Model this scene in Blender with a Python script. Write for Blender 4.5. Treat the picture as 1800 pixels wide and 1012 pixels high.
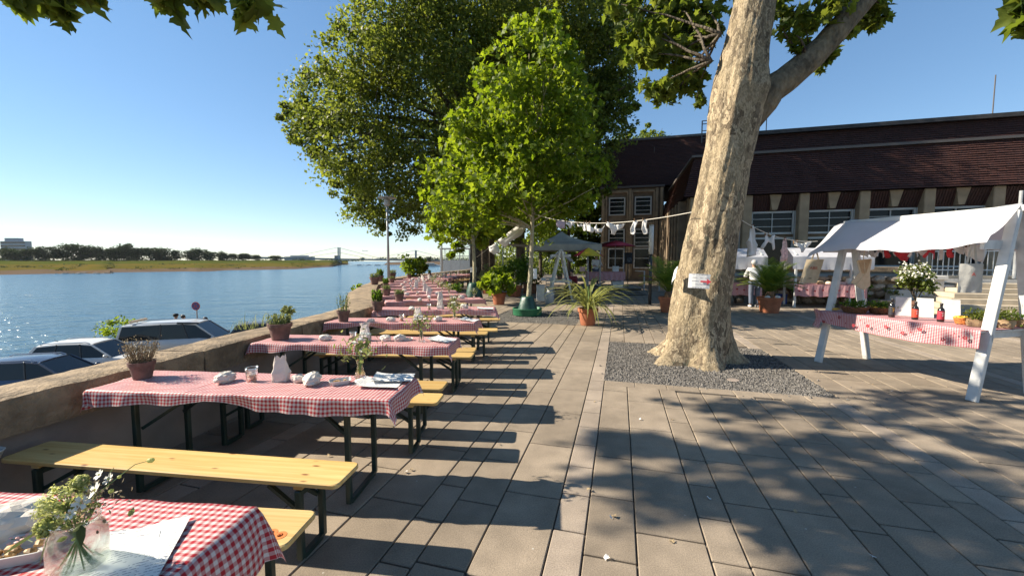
import bpy, bmesh, math, random
import numpy as np
from mathutils import Vector, Matrix, Euler, noise
R = math.radians
rnd = random.Random(7)
rng = np.random.default_rng(11)
scene = bpy.context.scene
for o in list(bpy.data.objects): bpy.data.objects.remove(o)
col = scene.collection

# ------------------------------------------------------------------ camera, sky, sun, exposure
EYE = 1.68; FPX = 700.0; PITCH = math.atan(49 / FPX)
cd = bpy.data.cameras.new('camera'); cam = bpy.data.objects.new('camera', cd); col.objects.link(cam)
cd.sensor_width = 36; cd.lens = 36 * FPX / 1800; cd.clip_start = .05; cd.clip_end = 6000
cam.location = (0, 0, EYE); cam.rotation_euler = (R(90) - PITCH, 0, 0)
scene.camera = cam
SUN_EL = R(34.6); SUN_AZ = (-.992, .125)            # where the sun stands (x, y)
w = bpy.data.worlds.new('World'); scene.world = w; w.use_nodes = True
nt = w.node_tree; nt.nodes.clear()
sky = nt.nodes.new('ShaderNodeTexSky'); sky.sky_type = 'NISHITA'; sky.sun_disc = False
sky.sun_elevation = SUN_EL; sky.sun_rotation = math.atan2(SUN_AZ[0], SUN_AZ[1])
sky.altitude = 0; sky.air_density = .85; sky.dust_density = .0; sky.ozone_density = 2.8
bg = nt.nodes.new('ShaderNodeBackground'); bg.inputs[1].default_value = .115
wo = nt.nodes.new('ShaderNodeOutputWorld')
hs_ = nt.nodes.new('ShaderNodeHueSaturation'); hs_.inputs['Saturation'].default_value = 1.30; hs_.inputs['Value'].default_value = 1.10
gm_ = nt.nodes.new('ShaderNodeGamma'); gm_.inputs[1].default_value = .67
nt.links.new(sky.outputs[0], gm_.inputs[0]); nt.links.new(gm_.outputs[0], hs_.inputs['Color']); nt.links.new(hs_.outputs[0], bg.inputs[0]); nt.links.new(bg.outputs[0], wo.inputs[0])
sl = bpy.data.lights.new('sun', 'SUN'); sl.energy = 5.0; sl.angle = R(.53); sl.color = (1, .90, .735)
so = bpy.data.objects.new('sun', sl); col.objects.link(so)
sd = Vector((SUN_AZ[0] * math.cos(SUN_EL), SUN_AZ[1] * math.cos(SUN_EL), math.sin(SUN_EL)))
so.rotation_euler = (-sd).to_track_quat('-Z', 'Y').to_euler()
so.location = (-20, 3, 30)
scene.view_settings.view_transform = 'Standard'; scene.view_settings.look = 'None'
scene.view_settings.exposure = 1.2; scene.view_settings.gamma = 1
scene.cycles.max_bounces = 8; scene.cycles.transparent_max_bounces = 12
scene.cycles.sample_clamp_indirect = 6

# ------------------------------------------------------------------ helpers
def at(px, py, Y):
    x = (px - 900) / FPX; v = (506 - py) / FPX
    dy = math.cos(PITCH) + v * math.sin(PITCH); dz = -math.sin(PITCH) + v * math.cos(PITCH)
    return Vector((x * Y / dy, Y, EYE + dz * Y / dy))
def G(px, py, z=0.0):
    x = (px - 900) / FPX; v = (506 - py) / FPX
    dy = math.cos(PITCH) + v * math.sin(PITCH); dz = -math.sin(PITCH) + v * math.cos(PITCH)
    t = (z - EYE) / dz
    return Vector((x * t, dy * t, z))
TH = math.atan(189 / FPX)
E1 = Vector((math.cos(TH), -math.sin(TH), 0)); E2 = Vector((math.sin(TH), math.cos(TH), 0))
def ab(a, b, z=0.0): return E1 * a + E2 * b + Vector((0, 0, z))

def tag(o, label=None, cat=None, group=None, kind=None):
    if label: o['label'] = label
    if cat: o['category'] = cat
    if group: o['group'] = group
    if kind: o['kind'] = kind
    return o
def empty(name, loc, label, cat, group=None, rz=0.0):
    o = bpy.data.objects.new(name, None); col.objects.link(o)
    o.empty_display_size = .1; o.location = loc; o.rotation_euler = (0, 0, rz)
    return tag(o, label, cat, group)
KIDS = {}
def link_mesh(name, me, parent=None):
    o = bpy.data.objects.new(name, me); col.objects.link(o)
    if parent is not None:
        o.parent = parent; KIDS.setdefault(parent.name, []).append(o)
    return o
def dup(o, loc=None, rz=None, label=None, parent=None, scale=None, group=None):
    c = o.copy(); col.objects.link(c)
    if parent is not None:
        c.parent = parent; KIDS.setdefault(parent.name, []).append(c)
    if loc is not None: c.location = loc
    if rz is not None: c.rotation_euler = (0, 0, rz)
    if scale is not None: c.scale = (scale,) * 3 if isinstance(scale, (int, float)) else scale
    if label: c['label'] = label
    if group: c['group'] = group
    for k in list(KIDS.get(o.name, [])): dup(k, parent=c)
    return c

class MB:
    def __init__(s): s.v = []; s.f = []; s.uv = None
    def add(s, vs, fs):
        n = len(s.v); s.v += [tuple(p) for p in vs]; s.f += [tuple(i + n for i in f) for f in fs]
        return s
    def box(s, c, size, rot=None, bev=0.0):
        hx, hy, hz = size[0] / 2, size[1] / 2, size[2] / 2
        m = Matrix.Identity(3) if rot is None else (rot if isinstance(rot, Matrix) else Euler(rot).to_matrix())
        c = Vector(c)
        if bev <= 0:
            vs = [Vector((x, y, z)) for x in (-hx, hx) for y in (-hy, hy) for z in (-hz, hz)]
            fs = [(0, 1, 3, 2), (4, 6, 7, 5), (0, 4, 5, 1), (2, 3, 7, 6), (0, 2, 6, 4), (1, 5, 7, 3)]
        else:
            b = min(bev, hx * .9, hy * .9, hz * .9); vs = []; idx = {}
            for sx in (-1, 1):
                for sy in (-1, 1):
                    for sz in (-1, 1):
                        for ax in range(3):
                            p = [sx * (hx - b), sy * (hy - b), sz * (hz - b)]
                            p[ax] = (sx * hx, sy * hy, sz * hz)[ax]
                            idx[(sx, sy, sz, ax)] = len(vs); vs.append(Vector(p))
            I = lambda *k: idx[k]; fs = []
            for sg in (-1, 1):
                q = [I(sg, -1, -1, 0), I(sg, 1, -1, 0), I(sg, 1, 1, 0), I(sg, -1, 1, 0)]; fs.append(q if sg > 0 else q[::-1])
                q = [I(-1, sg, -1, 1), I(-1, sg, 1, 1), I(1, sg, 1, 1), I(1, sg, -1, 1)]; fs.append(q if sg > 0 else q[::-1])
                q = [I(-1, -1, sg, 2), I(1, -1, sg, 2), I(1, 1, sg, 2), I(-1, 1, sg, 2)]; fs.append(q if sg > 0 else q[::-1])
            for s1 in (-1, 1):
                for s2 in (-1, 1):
                    q = [I(-1, s1, s2, 1), I(1, s1, s2, 1), I(1, s1, s2, 2), I(-1, s1, s2, 2)]; fs.append(q if s1 * s2 < 0 else q[::-1])
                    q = [I(s1, -1, s2, 0), I(s1, 1, s2, 0), I(s1, 1, s2, 2), I(s1, -1, s2, 2)]; fs.append(q[::-1] if s1 * s2 < 0 else q)
                    q = [I(s1, s2, -1, 0), I(s1, s2, 1, 0), I(s1, s2, 1, 1), I(s1, s2, -1, 1)]; fs.append(q if s1 * s2 < 0 else q[::-1])
                    for s3 in (-1, 1):
                        t = [I(s1, s2, s3, 0), I(s1, s2, s3, 1), I(s1, s2, s3, 2)]; fs.append(t if s1 * s2 * s3 > 0 else t[::-1])
        return s.add([c + m @ p for p in vs], fs)
    def bar(s, p, q, wx, wy=None, up=(0, 0, 1), bev=0.0):
        p, q = Vector(p), Vector(q); d = q - p; L = d.length; d.normalize()
        u = Vector(up)
        if abs(d.dot(u)) > .95: u = Vector((1, 0, 0))
        x = u.cross(d).normalized(); y = d.cross(x)
        return s.box((p + q) / 2, (wx, wy or wx, L), Matrix((x, y, d)).transposed(), bev)
    def tube(s, pts, r, n=6, cap=True):
        pts = [Vector(p) for p in pts]; rs = r if hasattr(r, '__len__') else [r] * len(pts)
        vs = []; fs = []; px = None
        for i, p in enumerate(pts):
            d = (pts[min(i + 1, len(pts) - 1)] - pts[max(i - 1, 0)]).normalized()
            if px is None:
                px = (Vector((1, 0, 0)) if abs(d.x) < .8 else Vector((0, 1, 0)))
            px = (px - d * px.dot(d)).normalized(); py = d.cross(px)
            for k in range(n):
                a = 2 * math.pi * k / n
                vs.append(p + (px * math.cos(a) + py * math.sin(a)) * rs[i])
        for i in range(len(pts) - 1):
            for k in range(n):
                k2 = (k + 1) % n
                fs.append((i * n + k, i * n + k2, (i + 1) * n + k2, (i + 1) * n + k))
        if cap:
            fs.append(tuple(range(n))[::-1]); fs.append(tuple((len(pts) - 1) * n + k for k in range(n)))
        return s.add(vs, fs)
    def lathe(s, prof, n=20, c=(0, 0, 0)):
        c = Vector(c); vs = []; fs = []; m = len(prof)
        for r, z in prof:
            for k in range(n):
                a = 2 * math.pi * k / n; vs.append(c + Vector((r * math.cos(a), r * math.sin(a), z)))
        for i in range(m - 1):
            for k in range(n):
                k2 = (k + 1) % n; fs.append((i * n + k, i * n + k2, (i + 1) * n + k2, (i + 1) * n + k))
        if prof[0][0] > 1e-5: fs.append(tuple(range(n))[::-1])
        if prof[-1][0] > 1e-5: fs.append(tuple((m - 1) * n + k for k in range(n)))
        return s.add(vs, fs)
    def prism(s, outline, thick, m=None):
        n = len(outline)
        vs = [Vector((x, y, -thick / 2)) for x, y in outline] + [Vector((x, y, thick / 2)) for x, y in outline]
        if m is not None: vs = [m @ v for v in vs]
        fs = [tuple(range(n))[::-1], tuple(range(n, 2 * n))] + [(i, (i + 1) % n, n + (i + 1) % n, n + i) for i in range(n)]
        return s.add(vs, fs)
    def ball(s, c, r, sub=1, jit=0.0, sq=(1, 1, 1), seed=0):
        b = bmesh.new(); bmesh.ops.create_icosphere(b, subdivisions=sub, radius=1)
        q = random.Random(seed); c = Vector(c)
        vs = []
        for v in b.verts:
            k = r * (1 + q.uniform(-jit, jit)); vs.append(c + Vector((v.co.x * sq[0], v.co.y * sq[1], v.co.z * sq[2])) * k)
        fs = [[v.index for v in f.verts] for f in b.faces]; b.free()
        return s.add(vs, fs)
    def obj(s, name, m, parent=None, smooth=False, world=False, uv=None):
        me = bpy.data.meshes.new(name); vs = s.v
        if world and parent is not None:
            ox, oy, oz = parent.location
            c, sn = math.cos(-parent.rotation_euler.z), math.sin(-parent.rotation_euler.z)
            vs = [((x - ox) * c - (y - oy) * sn, (x - ox) * sn + (y - oy) * c, z - oz) for x, y, z in vs]
        me.from_pydata(vs, [], s.f); me.materials.append(m)
        if smooth: me.polygons.foreach_set('use_smooth', [True] * len(me.polygons))
        if uv is not None:
            l = me.uv_layers.new(name='UVMap')
            for lp in me.loops: l.data[lp.index].uv = uv[lp.vertex_index]
        me.update()
        return link_mesh(name, me, parent)
def smooth_by_angle(o, deg=35):
    me = o.data
    me.polygons.foreach_set('use_smooth', [True] * len(me.polygons))
    try: me.set_sharp_from_angle(angle=R(deg))
    except Exception: pass
    return o

# ------------------------------------------------------------------ materials
MATS = {}
def nodes(m): return m.node_tree.nodes, m.node_tree.links
def newmat(name):
    m = bpy.data.materials.new(name); m.use_nodes = True; return m
def pm(name, colr, rough=.6, var=0.0, vscale=8.0, bump=0.0, bscale=60.0, metal=0.0, spec=.5, trans=0.0, rand=0.0, coord='Object', col2=None, detail=4.0, island=0.0, stretch=None):
    if name in MATS: return MATS[name]
    m = newmat(name); N, L = nodes(m); b = N['Principled BSDF']
    b.inputs['Base Color'].default_value = (*colr, 1); b.inputs['Roughness'].default_value = rough
    b.inputs['Metallic'].default_value = metal; b.inputs['Specular IOR Level'].default_value = spec
    b.inputs['Transmission Weight'].default_value = trans
    src = N.new('ShaderNodeNewGeometry').outputs['Position'] if coord == 'World' else N.new('ShaderNodeTexCoord').outputs[coord]
    if stretch:
        mp = N.new('ShaderNodeMapping'); mp.inputs['Scale'].default_value = stretch
        L.new(src, mp.inputs[0]); src = mp.outputs[0]
    cur = None
    if var > 0:
        n = N.new('ShaderNodeTexNoise'); n.inputs['Scale'].default_value = vscale; n.inputs['Detail'].default_value = detail
        L.new(src, n.inputs[0])
        r = N.new('ShaderNodeValToRGB')
        c2 = col2 or tuple(c * (1 - var) for c in colr); c1 = colr if col2 else tuple(min(1, c * (1 + var)) for c in colr)
        r.color_ramp.elements[0].color = (*c2, 1); r.color_ramp.elements[1].color = (*c1, 1)
        r.color_ramp.elements[0].position = .32; r.color_ramp.elements[1].position = .68
        L.new(n.outputs[0], r.inputs[0]); cur = r.outputs[0]
    if coord == 'World' and cur is not None:      # broad stains, fine speckle and pale specks
        for sc_, lo_, hi_, d_ in ((.9, .80, 1.10, 5), (3.7, .90, 1.06, 4), (130, .78, 1.2, 2)):
            n = N.new('ShaderNodeTexNoise'); n.inputs['Scale'].default_value = sc_; n.inputs['Detail'].default_value = d_; L.new(src, n.inputs[0])
            mr = N.new('ShaderNodeMapRange'); mr.inputs['From Min'].default_value = .3; mr.inputs['From Max'].default_value = .7; mr.inputs['To Min'].default_value = lo_; mr.inputs['To Max'].default_value = hi_; L.new(n.outputs[0], mr.inputs[0])
            mm = N.new('ShaderNodeMixRGB'); mm.blend_type = 'MULTIPLY'; mm.inputs[0].default_value = 1; L.new(cur, mm.inputs[1]); L.new(mr.outputs[0], mm.inputs[2]); cur = mm.outputs[0]
        v = N.new('ShaderNodeTexVoronoi'); v.inputs['Scale'].default_value = 7; L.new(src, v.inputs[0])
        lt = N.new('ShaderNodeMath'); lt.operation = 'LESS_THAN'; lt.inputs[1].default_value = .045; L.new(v.outputs['Distance'], lt.inputs[0])
        sc2 = N.new('ShaderNodeSeparateColor'); L.new(v.outputs['Color'], sc2.inputs[0]); g2 = N.new('ShaderNodeMath'); g2.operation = 'GREATER_THAN'; g2.inputs[1].default_value = .72; L.new(sc2.outputs[0], g2.inputs[0])
        ml = N.new('ShaderNodeMath'); ml.operation = 'MULTIPLY'; L.new(lt.outputs[0], ml.inputs[0]); L.new(g2.outputs[0], ml.inputs[1])
        mm = N.new('ShaderNodeMixRGB'); mm.inputs[2].default_value = (.40, .37, .32, 1); L.new(ml.outputs[0], mm.inputs[0]); L.new(cur, mm.inputs[1]); cur = mm.outputs[0]
    if rand > 0 or island > 0:
        h = N.new('ShaderNodeHueSaturation')
        if rand > 0: src2 = N.new('ShaderNodeObjectInfo').outputs['Random']; amt = rand
        else: src2 = N.new('ShaderNodeNewGeometry').outputs['Random Per Island']; amt = island
        mr = N.new('ShaderNodeMapRange'); mr.inputs['To Min'].default_value = 1 - amt; mr.inputs['To Max'].default_value = 1 + amt
        L.new(src2, mr.inputs[0]); L.new(mr.outputs[0], h.inputs['Value'])
        if cur is not None: L.new(cur, h.inputs['Color'])
        else: h.inputs['Color'].default_value = (*colr, 1)
        cur = h.outputs[0]
    if cur is not None: L.new(cur, b.inputs['Base Color'])
    if bump > 0:
        n = N.new('ShaderNodeTexNoise'); n.inputs['Scale'].default_value = bscale; n.inputs['Detail'].default_value = 6
        L.new(src, n.inputs[0])
        bp = N.new('ShaderNodeBump'); bp.inputs['Strength'].default_value = bump; bp.inputs['Distance'].default_value = .02
        L.new(n.outputs[0], bp.inputs['Height']); L.new(bp.outputs[0], b.inputs['Normal'])
    MATS[name] = m; return m
def leafmat(name, dark, light, transl=.45, rough=.52, hue=0.0):
    if name in MATS: return MATS[name]
    m = newmat(name); N, L = nodes(m); b = N['Principled BSDF']
    g = N.new('ShaderNodeNewGeometry'); r = N.new('ShaderNodeValToRGB')
    r.color_ramp.elements[0].color = (*dark, 1); r.color_ramp.elements[1].color = (*light, 1)
    L.new(g.outputs['Random Per Island'], r.inputs[0]); L.new(r.outputs[0], b.inputs['Base Color'])
    b.inputs['Roughness'].default_value = rough; b.inputs['Specular IOR Level'].default_value = .22
    t = N.new('ShaderNodeBsdfTranslucent'); h = N.new('ShaderNodeHueSaturation')
    h.inputs['Hue'].default_value = .485; h.inputs['Saturation'].default_value = 1.1; h.inputs['Value'].default_value = 2.15
    L.new(r.outputs[0], h.inputs['Color']); L.new(h.outputs[0], t.inputs[0])
    mx = N.new('ShaderNodeMixShader'); mx.inputs[0].default_value = transl
    L.new(b.outputs[0], mx.inputs[1]); L.new(t.outputs[0], mx.inputs[2]); L.new(mx.outputs[0], N['Material Output'].inputs[0])
    MATS[name] = m; return m
def glassmat(name, tint=(.95, .98, .96), rough=.02):
    if name in MATS: return MATS[name]
    m = newmat(name); N, L = nodes(m); b = N['Principled BSDF']
    b.inputs['Base Color'].default_value = (*tint, 1); b.inputs['Roughness'].default_value = rough
    b.inputs['Transmission Weight'].default_value = 1; b.inputs['IOR'].default_value = 1.3
    t = N.new('ShaderNodeBsdfTransparent'); t.inputs[0].default_value = (*tint, 1)
    mx = N.new('ShaderNodeMixShader'); mx.inputs[0].default_value = .55
    L.new(b.outputs[0], mx.inputs[1]); L.new(t.outputs[0], mx.inputs[2]); L.new(mx.outputs[0], N['Material Output'].inputs[0])
    MATS[name] = m; return m
def gingham(name, period, red=(.42, .016, .028), white=(.66, .60, .58), transl=.18, motif=False):
    if name in MATS: return MATS[name]
    m = newmat(name); N, L = nodes(m); b = N['Principled BSDF']
    tc = N.new('ShaderNodeTexCoord'); sx = N.new('ShaderNodeSeparateXYZ'); L.new(tc.outputs['UV'], sx.inputs[0])
    outs = []
    for i in (0, 1):
        a = N.new('ShaderNodeMath'); a.operation = 'DIVIDE'; a.inputs[1].default_value = period; L.new(sx.outputs[i], a.inputs[0])
        f = N.new('ShaderNodeMath'); f.operation = 'FRACT'; L.new(a.outputs[0], f.inputs[0])
        g = N.new('ShaderNodeMath'); g.operation = 'LESS_THAN'; g.inputs[1].default_value = .5; L.new(f.outputs[0], g.inputs[0])
        outs.append(g)
    ad = N.new('ShaderNodeMath'); ad.operation = 'ADD'; L.new(outs[0].outputs[0], ad.inputs[0]); L.new(outs[1].outputs[0], ad.inputs[1])
    hf = N.new('ShaderNodeMath'); hf.operation = 'MULTIPLY'; hf.inputs[1].default_value = .5; L.new(ad.outputs[0], hf.inputs[0])
    r = N.new('ShaderNodeValToRGB'); r.color_ramp.interpolation = 'LINEAR'
    r.color_ramp.elements[0].color = (*white, 1); r.color_ramp.elements[1].color = (*red, 1)
    e = r.color_ramp.elements.new(.5); e.color = tuple((w_ * .42 + r_ * .58) for w_, r_ in zip(white, red)) + (1,)
    L.new(hf.outputs[0], r.inputs[0]); L.new(r.outputs[0], b.inputs['Base Color'])
    b.inputs['Roughness'].default_value = .55; b.inputs['Specular IOR Level'].default_value = .3
    n = N.new('ShaderNodeTexNoise'); n.inputs['Scale'].default_value = 9; n.inputs['Detail'].default_value = 3; L.new(tc.outputs['UV'], n.inputs[0])
    bp = N.new('ShaderNodeBump'); bp.inputs['Strength'].default_value = .35; bp.inputs['Distance'].default_value = .02
    L.new(n.outputs[0], bp.inputs['Height']); L.new(bp.outputs[0], b.inputs['Normal'])
    t = N.new('ShaderNodeBsdfTranslucent'); L.new(r.outputs[0], t.inputs[0])
    mx = N.new('ShaderNodeMixShader'); mx.inputs[0].default_value = transl
    L.new(b.outputs[0], mx.inputs[1]); L.new(t.outputs[0], mx.inputs[2]); L.new(mx.outputs[0], N['Material Output'].inputs[0])
    MATS[name] = m; return m
def paper(name, lines=True, white=(.68, .67, .65), ink=(.25, .25, .28), period=.012):
    if name in MATS: return MATS[name]
    m = newmat(name); N, L = nodes(m); b = N['Principled BSDF']; b.inputs['Roughness'].default_value = .7
    b.inputs['Base Color'].default_value = (*white, 1)
    if lines:
        tc = N.new('ShaderNodeTexCoord'); s = N.new('ShaderNodeSeparateXYZ'); L.new(tc.outputs['UV'], s.inputs[0])
        a = N.new('ShaderNodeMath'); a.operation = 'DIVIDE'; a.inputs[1].default_value = period; L.new(s.outputs[1], a.inputs[0])
        f = N.new('ShaderNodeMath'); f.operation = 'FRACT'; L.new(a.outputs[0], f.inputs[0])
        g = N.new('ShaderNodeMath'); g.operation = 'LESS_THAN'; g.inputs[1].default_value = .3; L.new(f.outputs[0], g.inputs[0])
        n = N.new('ShaderNodeTexNoise'); n.inputs['Scale'].default_value = 120; L.new(tc.outputs['UV'], n.inputs[0])
        g2 = N.new('ShaderNodeMath'); g2.operation = 'GREATER_THAN'; g2.inputs[1].default_value = .47; L.new(n.outputs[0], g2.inputs[0])
        n3 = N.new('ShaderNodeTexNoise'); n3.inputs['Scale'].default_value = 14; L.new(tc.outputs['UV'], n3.inputs[0])
        g3 = N.new('ShaderNodeMath'); g3.operation = 'GREATER_THAN'; g3.inputs[1].default_value = .46; L.new(n3.outputs[0], g3.inputs[0])
        mu = N.new('ShaderNodeMath'); mu.operation = 'MULTIPLY'; L.new(g.outputs[0], mu.inputs[0]); L.new(g2.outputs[0], mu.inputs[1])
        m2 = N.new('ShaderNodeMath'); m2.operation = 'MULTIPLY'; L.new(mu.outputs[0], m2.inputs[0]); L.new(g3.outputs[0], m2.inputs[1])
        r = N.new('ShaderNodeMixRGB'); r.inputs[1].default_value = (*white, 1); r.inputs[2].default_value = (*ink, 1)
        L.new(m2.outputs[0], r.inputs[0]); L.new(r.outputs[0], b.inputs['Base Color'])
    MATS[name] = m; return m
def pinemat():
    if 'pine' in MATS: return MATS['pine']
    m = newmat('pine'); N, L = nodes(m); b = N['Principled BSDF']
    tc = N.new('ShaderNodeTexCoord'); oi = N.new('ShaderNodeObjectInfo')
    ad = N.new('ShaderNodeVectorMath'); ad.operation = 'ADD'; cx = N.new('ShaderNodeCombineXYZ')
    mu = N.new('ShaderNodeMath'); mu.operation = 'MULTIPLY'; mu.inputs[1].default_value = 37; L.new(oi.outputs['Random'], mu.inputs[0])
    L.new(mu.outputs[0], cx.inputs[0]); L.new(mu.outputs[0], cx.inputs[1])
    L.new(tc.outputs['Object'], ad.inputs[0]); L.new(cx.outputs[0], ad.inputs[1])
    mp = N.new('ShaderNodeMapping'); mp.inputs['Scale'].default_value = (.7, 18, 1); L.new(ad.outputs[0], mp.inputs[0])
    n = N.new('ShaderNodeTexNoise'); n.inputs['Scale'].default_value = 2.5; n.inputs['Detail'].default_value = 5; n.inputs['Distortion'].default_value = .8; L.new(mp.outputs[0], n.inputs[0])
    r = N.new('ShaderNodeValToRGB'); r.color_ramp.elements[0].position = .35; r.color_ramp.elements[1].position = .7
    r.color_ramp.elements[0].color = (.54, .33, .11, 1); r.color_ramp.elements[1].color = (.63, .455, .19, 1); L.new(n.outputs[0], r.inputs[0])
    # knots: sparse dark brown spots
    mp2 = N.new('ShaderNodeMapping'); mp2.inputs['Scale'].default_value = (4.5, 13, 1); L.new(ad.outputs[0], mp2.inputs[0])
    v = N.new('ShaderNodeTexVoronoi'); v.inputs['Scale'].default_value = 1.2; L.new(mp2.outputs[0], v.inputs[0])
    k = N.new('ShaderNodeValToRGB'); k.color_ramp.elements[0].position = .06; k.color_ramp.elements[1].position = .17
    k.color_ramp.elements[0].color = (1, 1, 1, 1); k.color_ramp.elements[1].color = (0, 0, 0, 1); L.new(v.outputs['Distance'], k.inputs[0])
    sp = N.new('ShaderNodeSeparateColor'); L.new(v.outputs['Color'], sp.inputs[0])
    gt = N.new('ShaderNodeMath'); gt.operation = 'GREATER_THAN'; gt.inputs[1].default_value = .3; L.new(sp.outputs[0], gt.inputs[0])
    m3 = N.new('ShaderNodeMath'); m3.operation = 'MULTIPLY'; L.new(gt.outputs[0], m3.inputs[0]); L.new(k.outputs[0], m3.inputs[1])
    mix = N.new('ShaderNodeMixRGB'); mix.inputs[2].default_value = (.18, .065, .02, 1); L.new(m3.outputs[0], mix.inputs[0]); L.new(r.outputs[0], mix.inputs[1])
    hs = N.new('ShaderNodeHueSaturation'); mr = N.new('ShaderNodeMapRange'); mr.inputs['To Min'].default_value = .82; mr.inputs['To Max'].default_value = 1.08
    L.new(oi.outputs['Random'], mr.inputs[0]); L.new(mr.outputs[0], hs.inputs['Value']); L.new(mix.outputs[0], hs.inputs['Color'])
    L.new(hs.outputs[0], b.inputs['Base Color']); b.inputs['Roughness'].default_value = .33
    b.inputs['Coat Weight'].default_value = .15; b.inputs['Coat Roughness'].default_value = .2
    MATS['pine'] = m; return m
def barkmat(name, base, patches, scale=3.0, bump=.5, base_rough_z=1.6):
    if name in MATS: return MATS[name]
    m = newmat(name); N, L = nodes(m); b = N['Principled BSDF']; b.inputs['Roughness'].default_value = .85; b.inputs['Specular IOR Level'].default_value = .2
    tc = N.new('ShaderNodeTexCoord'); mp = N.new('ShaderNodeMapping'); mp.inputs['Scale'].default_value = (1, 1, .55); L.new(tc.outputs['Object'], mp.inputs[0])
    n0 = N.new('ShaderNodeTexNoise'); n0.inputs['Scale'].default_value = scale * 2.2; n0.inputs['Detail'].default_value = 6; n0.inputs['Roughness'].default_value = .65; L.new(mp.outputs[0], n0.inputs[0])
    r = N.new('ShaderNodeValToRGB'); r.color_ramp.interpolation = 'EASE'
    cs = [base] + patches; r.color_ramp.elements[0].color = (*cs[0], 1); r.color_ramp.elements[0].position = .38
    r.color_ramp.elements[1].color = (*cs[-1], 1); r.color_ramp.elements[1].position = .62
    for i, c in enumerate(cs[1:-1]):
        e = r.color_ramp.elements.new(.38 + .24 * (i + 1) / (len(cs) - 1)); e.color = (*c, 1)
    L.new(n0.outputs[0], r.inputs[0])
    n1 = N.new('ShaderNodeTexNoise'); n1.inputs['Scale'].default_value = scale * 11; n1.inputs['Detail'].default_value = 5; L.new(mp.outputs[0], n1.inputs[0])
    mx = N.new('ShaderNodeMixRGB'); mx.blend_type = 'OVERLAY'; mx.inputs[0].default_value = .7; L.new(r.outputs[0], mx.inputs[1]); L.new(n1.outputs[0], mx.inputs[2])
    L.new(mx.outputs[0], b.inputs['Base Color'])
    v = N.new('ShaderNodeTexVoronoi'); v.inputs['Scale'].default_value = scale * 9; L.new(mp.outputs[0], v.inputs[0])
    ad = N.new('ShaderNodeMath'); ad.operation = 'ADD'; L.new(n1.outputs[0], ad.inputs[0]); L.new(v.outputs['Distance'], ad.inputs[1])
    a2 = N.new('ShaderNodeMath'); a2.operation = 'ADD'; L.new(ad.outputs[0], a2.inputs[0]); L.new(n0.outputs[0], a2.inputs[1])
    bp = N.new('ShaderNodeBump'); bp.inputs['Strength'].default_value = bump; bp.inputs['Distance'].default_value = .03
    L.new(a2.outputs[0], bp.inputs['Height']); L.new(bp.outputs[0], b.inputs['Normal'])
    MATS[name] = m; return m

# ------------------------------------------------------------------ foliage
KITE = (np.array([(0, 0, 0), (.36, .45, .07), (0, 1, 0), (-.36, .45, .07)], float), [(0, 1, 2, 3)])
_lh = [(.03, .02), (.15, .07), (.24, .0), (.44, .05), (.36, .14), (.46, .22), (.36, .30), (.50, .38), (.60, .56), (.44, .54), (.33, .60), (.22, .60), (.24, .74), (.13, .82)]
_lo = _lh + [(0, 1.04)] + [(-x, y) for x, y in _lh[::-1]]
NL = len(_lo)
LOBED = (np.array([(x, y, .22 * abs(x) - .26 * y * y + .05 * math.sin(9 * x + 5 * y)) for x, y in _lo] + [(0, .40, -.05)], float), [(i, (i + 1) % NL, NL) for i in range(NL)])
_ls = [(0, 0), (.16, .10), (.46, .04), (.34, .28), (.56, .52), (.26, .56), (.20, .74), (0, 1.02), (-.20, .74), (-.26, .56), (-.56, .52), (-.34, .28), (-.46, .04), (-.16, .10)]
LOBE5 = (np.array([(x, y, .2 * abs(x) - .2 * y * y) for x, y in _ls] + [(0, .42, -.07)], float), [(i, (i + 1) % 14, 14) for i in range(14)])
OVAL = (np.array([(0, 0, 0), (.22, .25, .05), (.25, .6, .04), (0, 1, -.08), (-.25, .6, .04), (-.22, .25, .05)], float), [(0, 1, 2, 3), (0, 3, 4, 5)])
def leaves(name, pts, nrm, size, m, parent=None, tmpl=KITE, world=True, droop=None, seed=1):
    g = np.random.default_rng(seed); N = len(pts)
    pts = np.asarray(pts, float)
    if world and parent is not None: pts = pts - np.array(parent.location)
    n = nrm / (np.linalg.norm(nrm, axis=1, keepdims=True) + 1e-9)
    t = g.normal(size=(N, 3))
    if droop is not None: t = t * .8 + np.array(droop)
    t -= n * (t * n).sum(1, keepdims=True); t /= (np.linalg.norm(t, axis=1, keepdims=True) + 1e-9)
    s = np.cross(t, n)
    V, F = tmpl; k = len(V)
    sz = np.asarray(size).reshape(N, 1)
    P = (pts[:, None, :] + (s[:, None, :] * V[None, :, 0:1] + t[:, None, :] * (V[None, :, 1:2] - .3) + n[:, None, :] * V[None, :, 2:3]) * sz[:, None, :])
    me = bpy.data.meshes.new(name); me.vertices.add(N * k); me.vertices.foreach_set('co', P.reshape(-1))
    base = np.arange(N) * k; loops = []; starts = []; tot = []
    fl = [np.array(f) for f in F]; per = sum(len(f) for f in fl)
    idx = np.concatenate(fl); L_ = (base[:, None] + idx[None, :]).reshape(-1)
    lens = np.array([len(f) for f in fl]); off = np.concatenate([[0], np.cumsum(lens)[:-1]])
    st = (np.arange(N)[:, None] * per + off[None, :]).reshape(-1)
    me.loops.add(len(L_)); me.loops.foreach_set('vertex_index', L_.astype(np.int32))
    me.polygons.add(len(st)); me.polygons.foreach_set('loop_start', st.astype(np.int32))
    me.update(calc_edges=True); me.materials.append(m)
    return link_mesh(name, me, parent)
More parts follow.
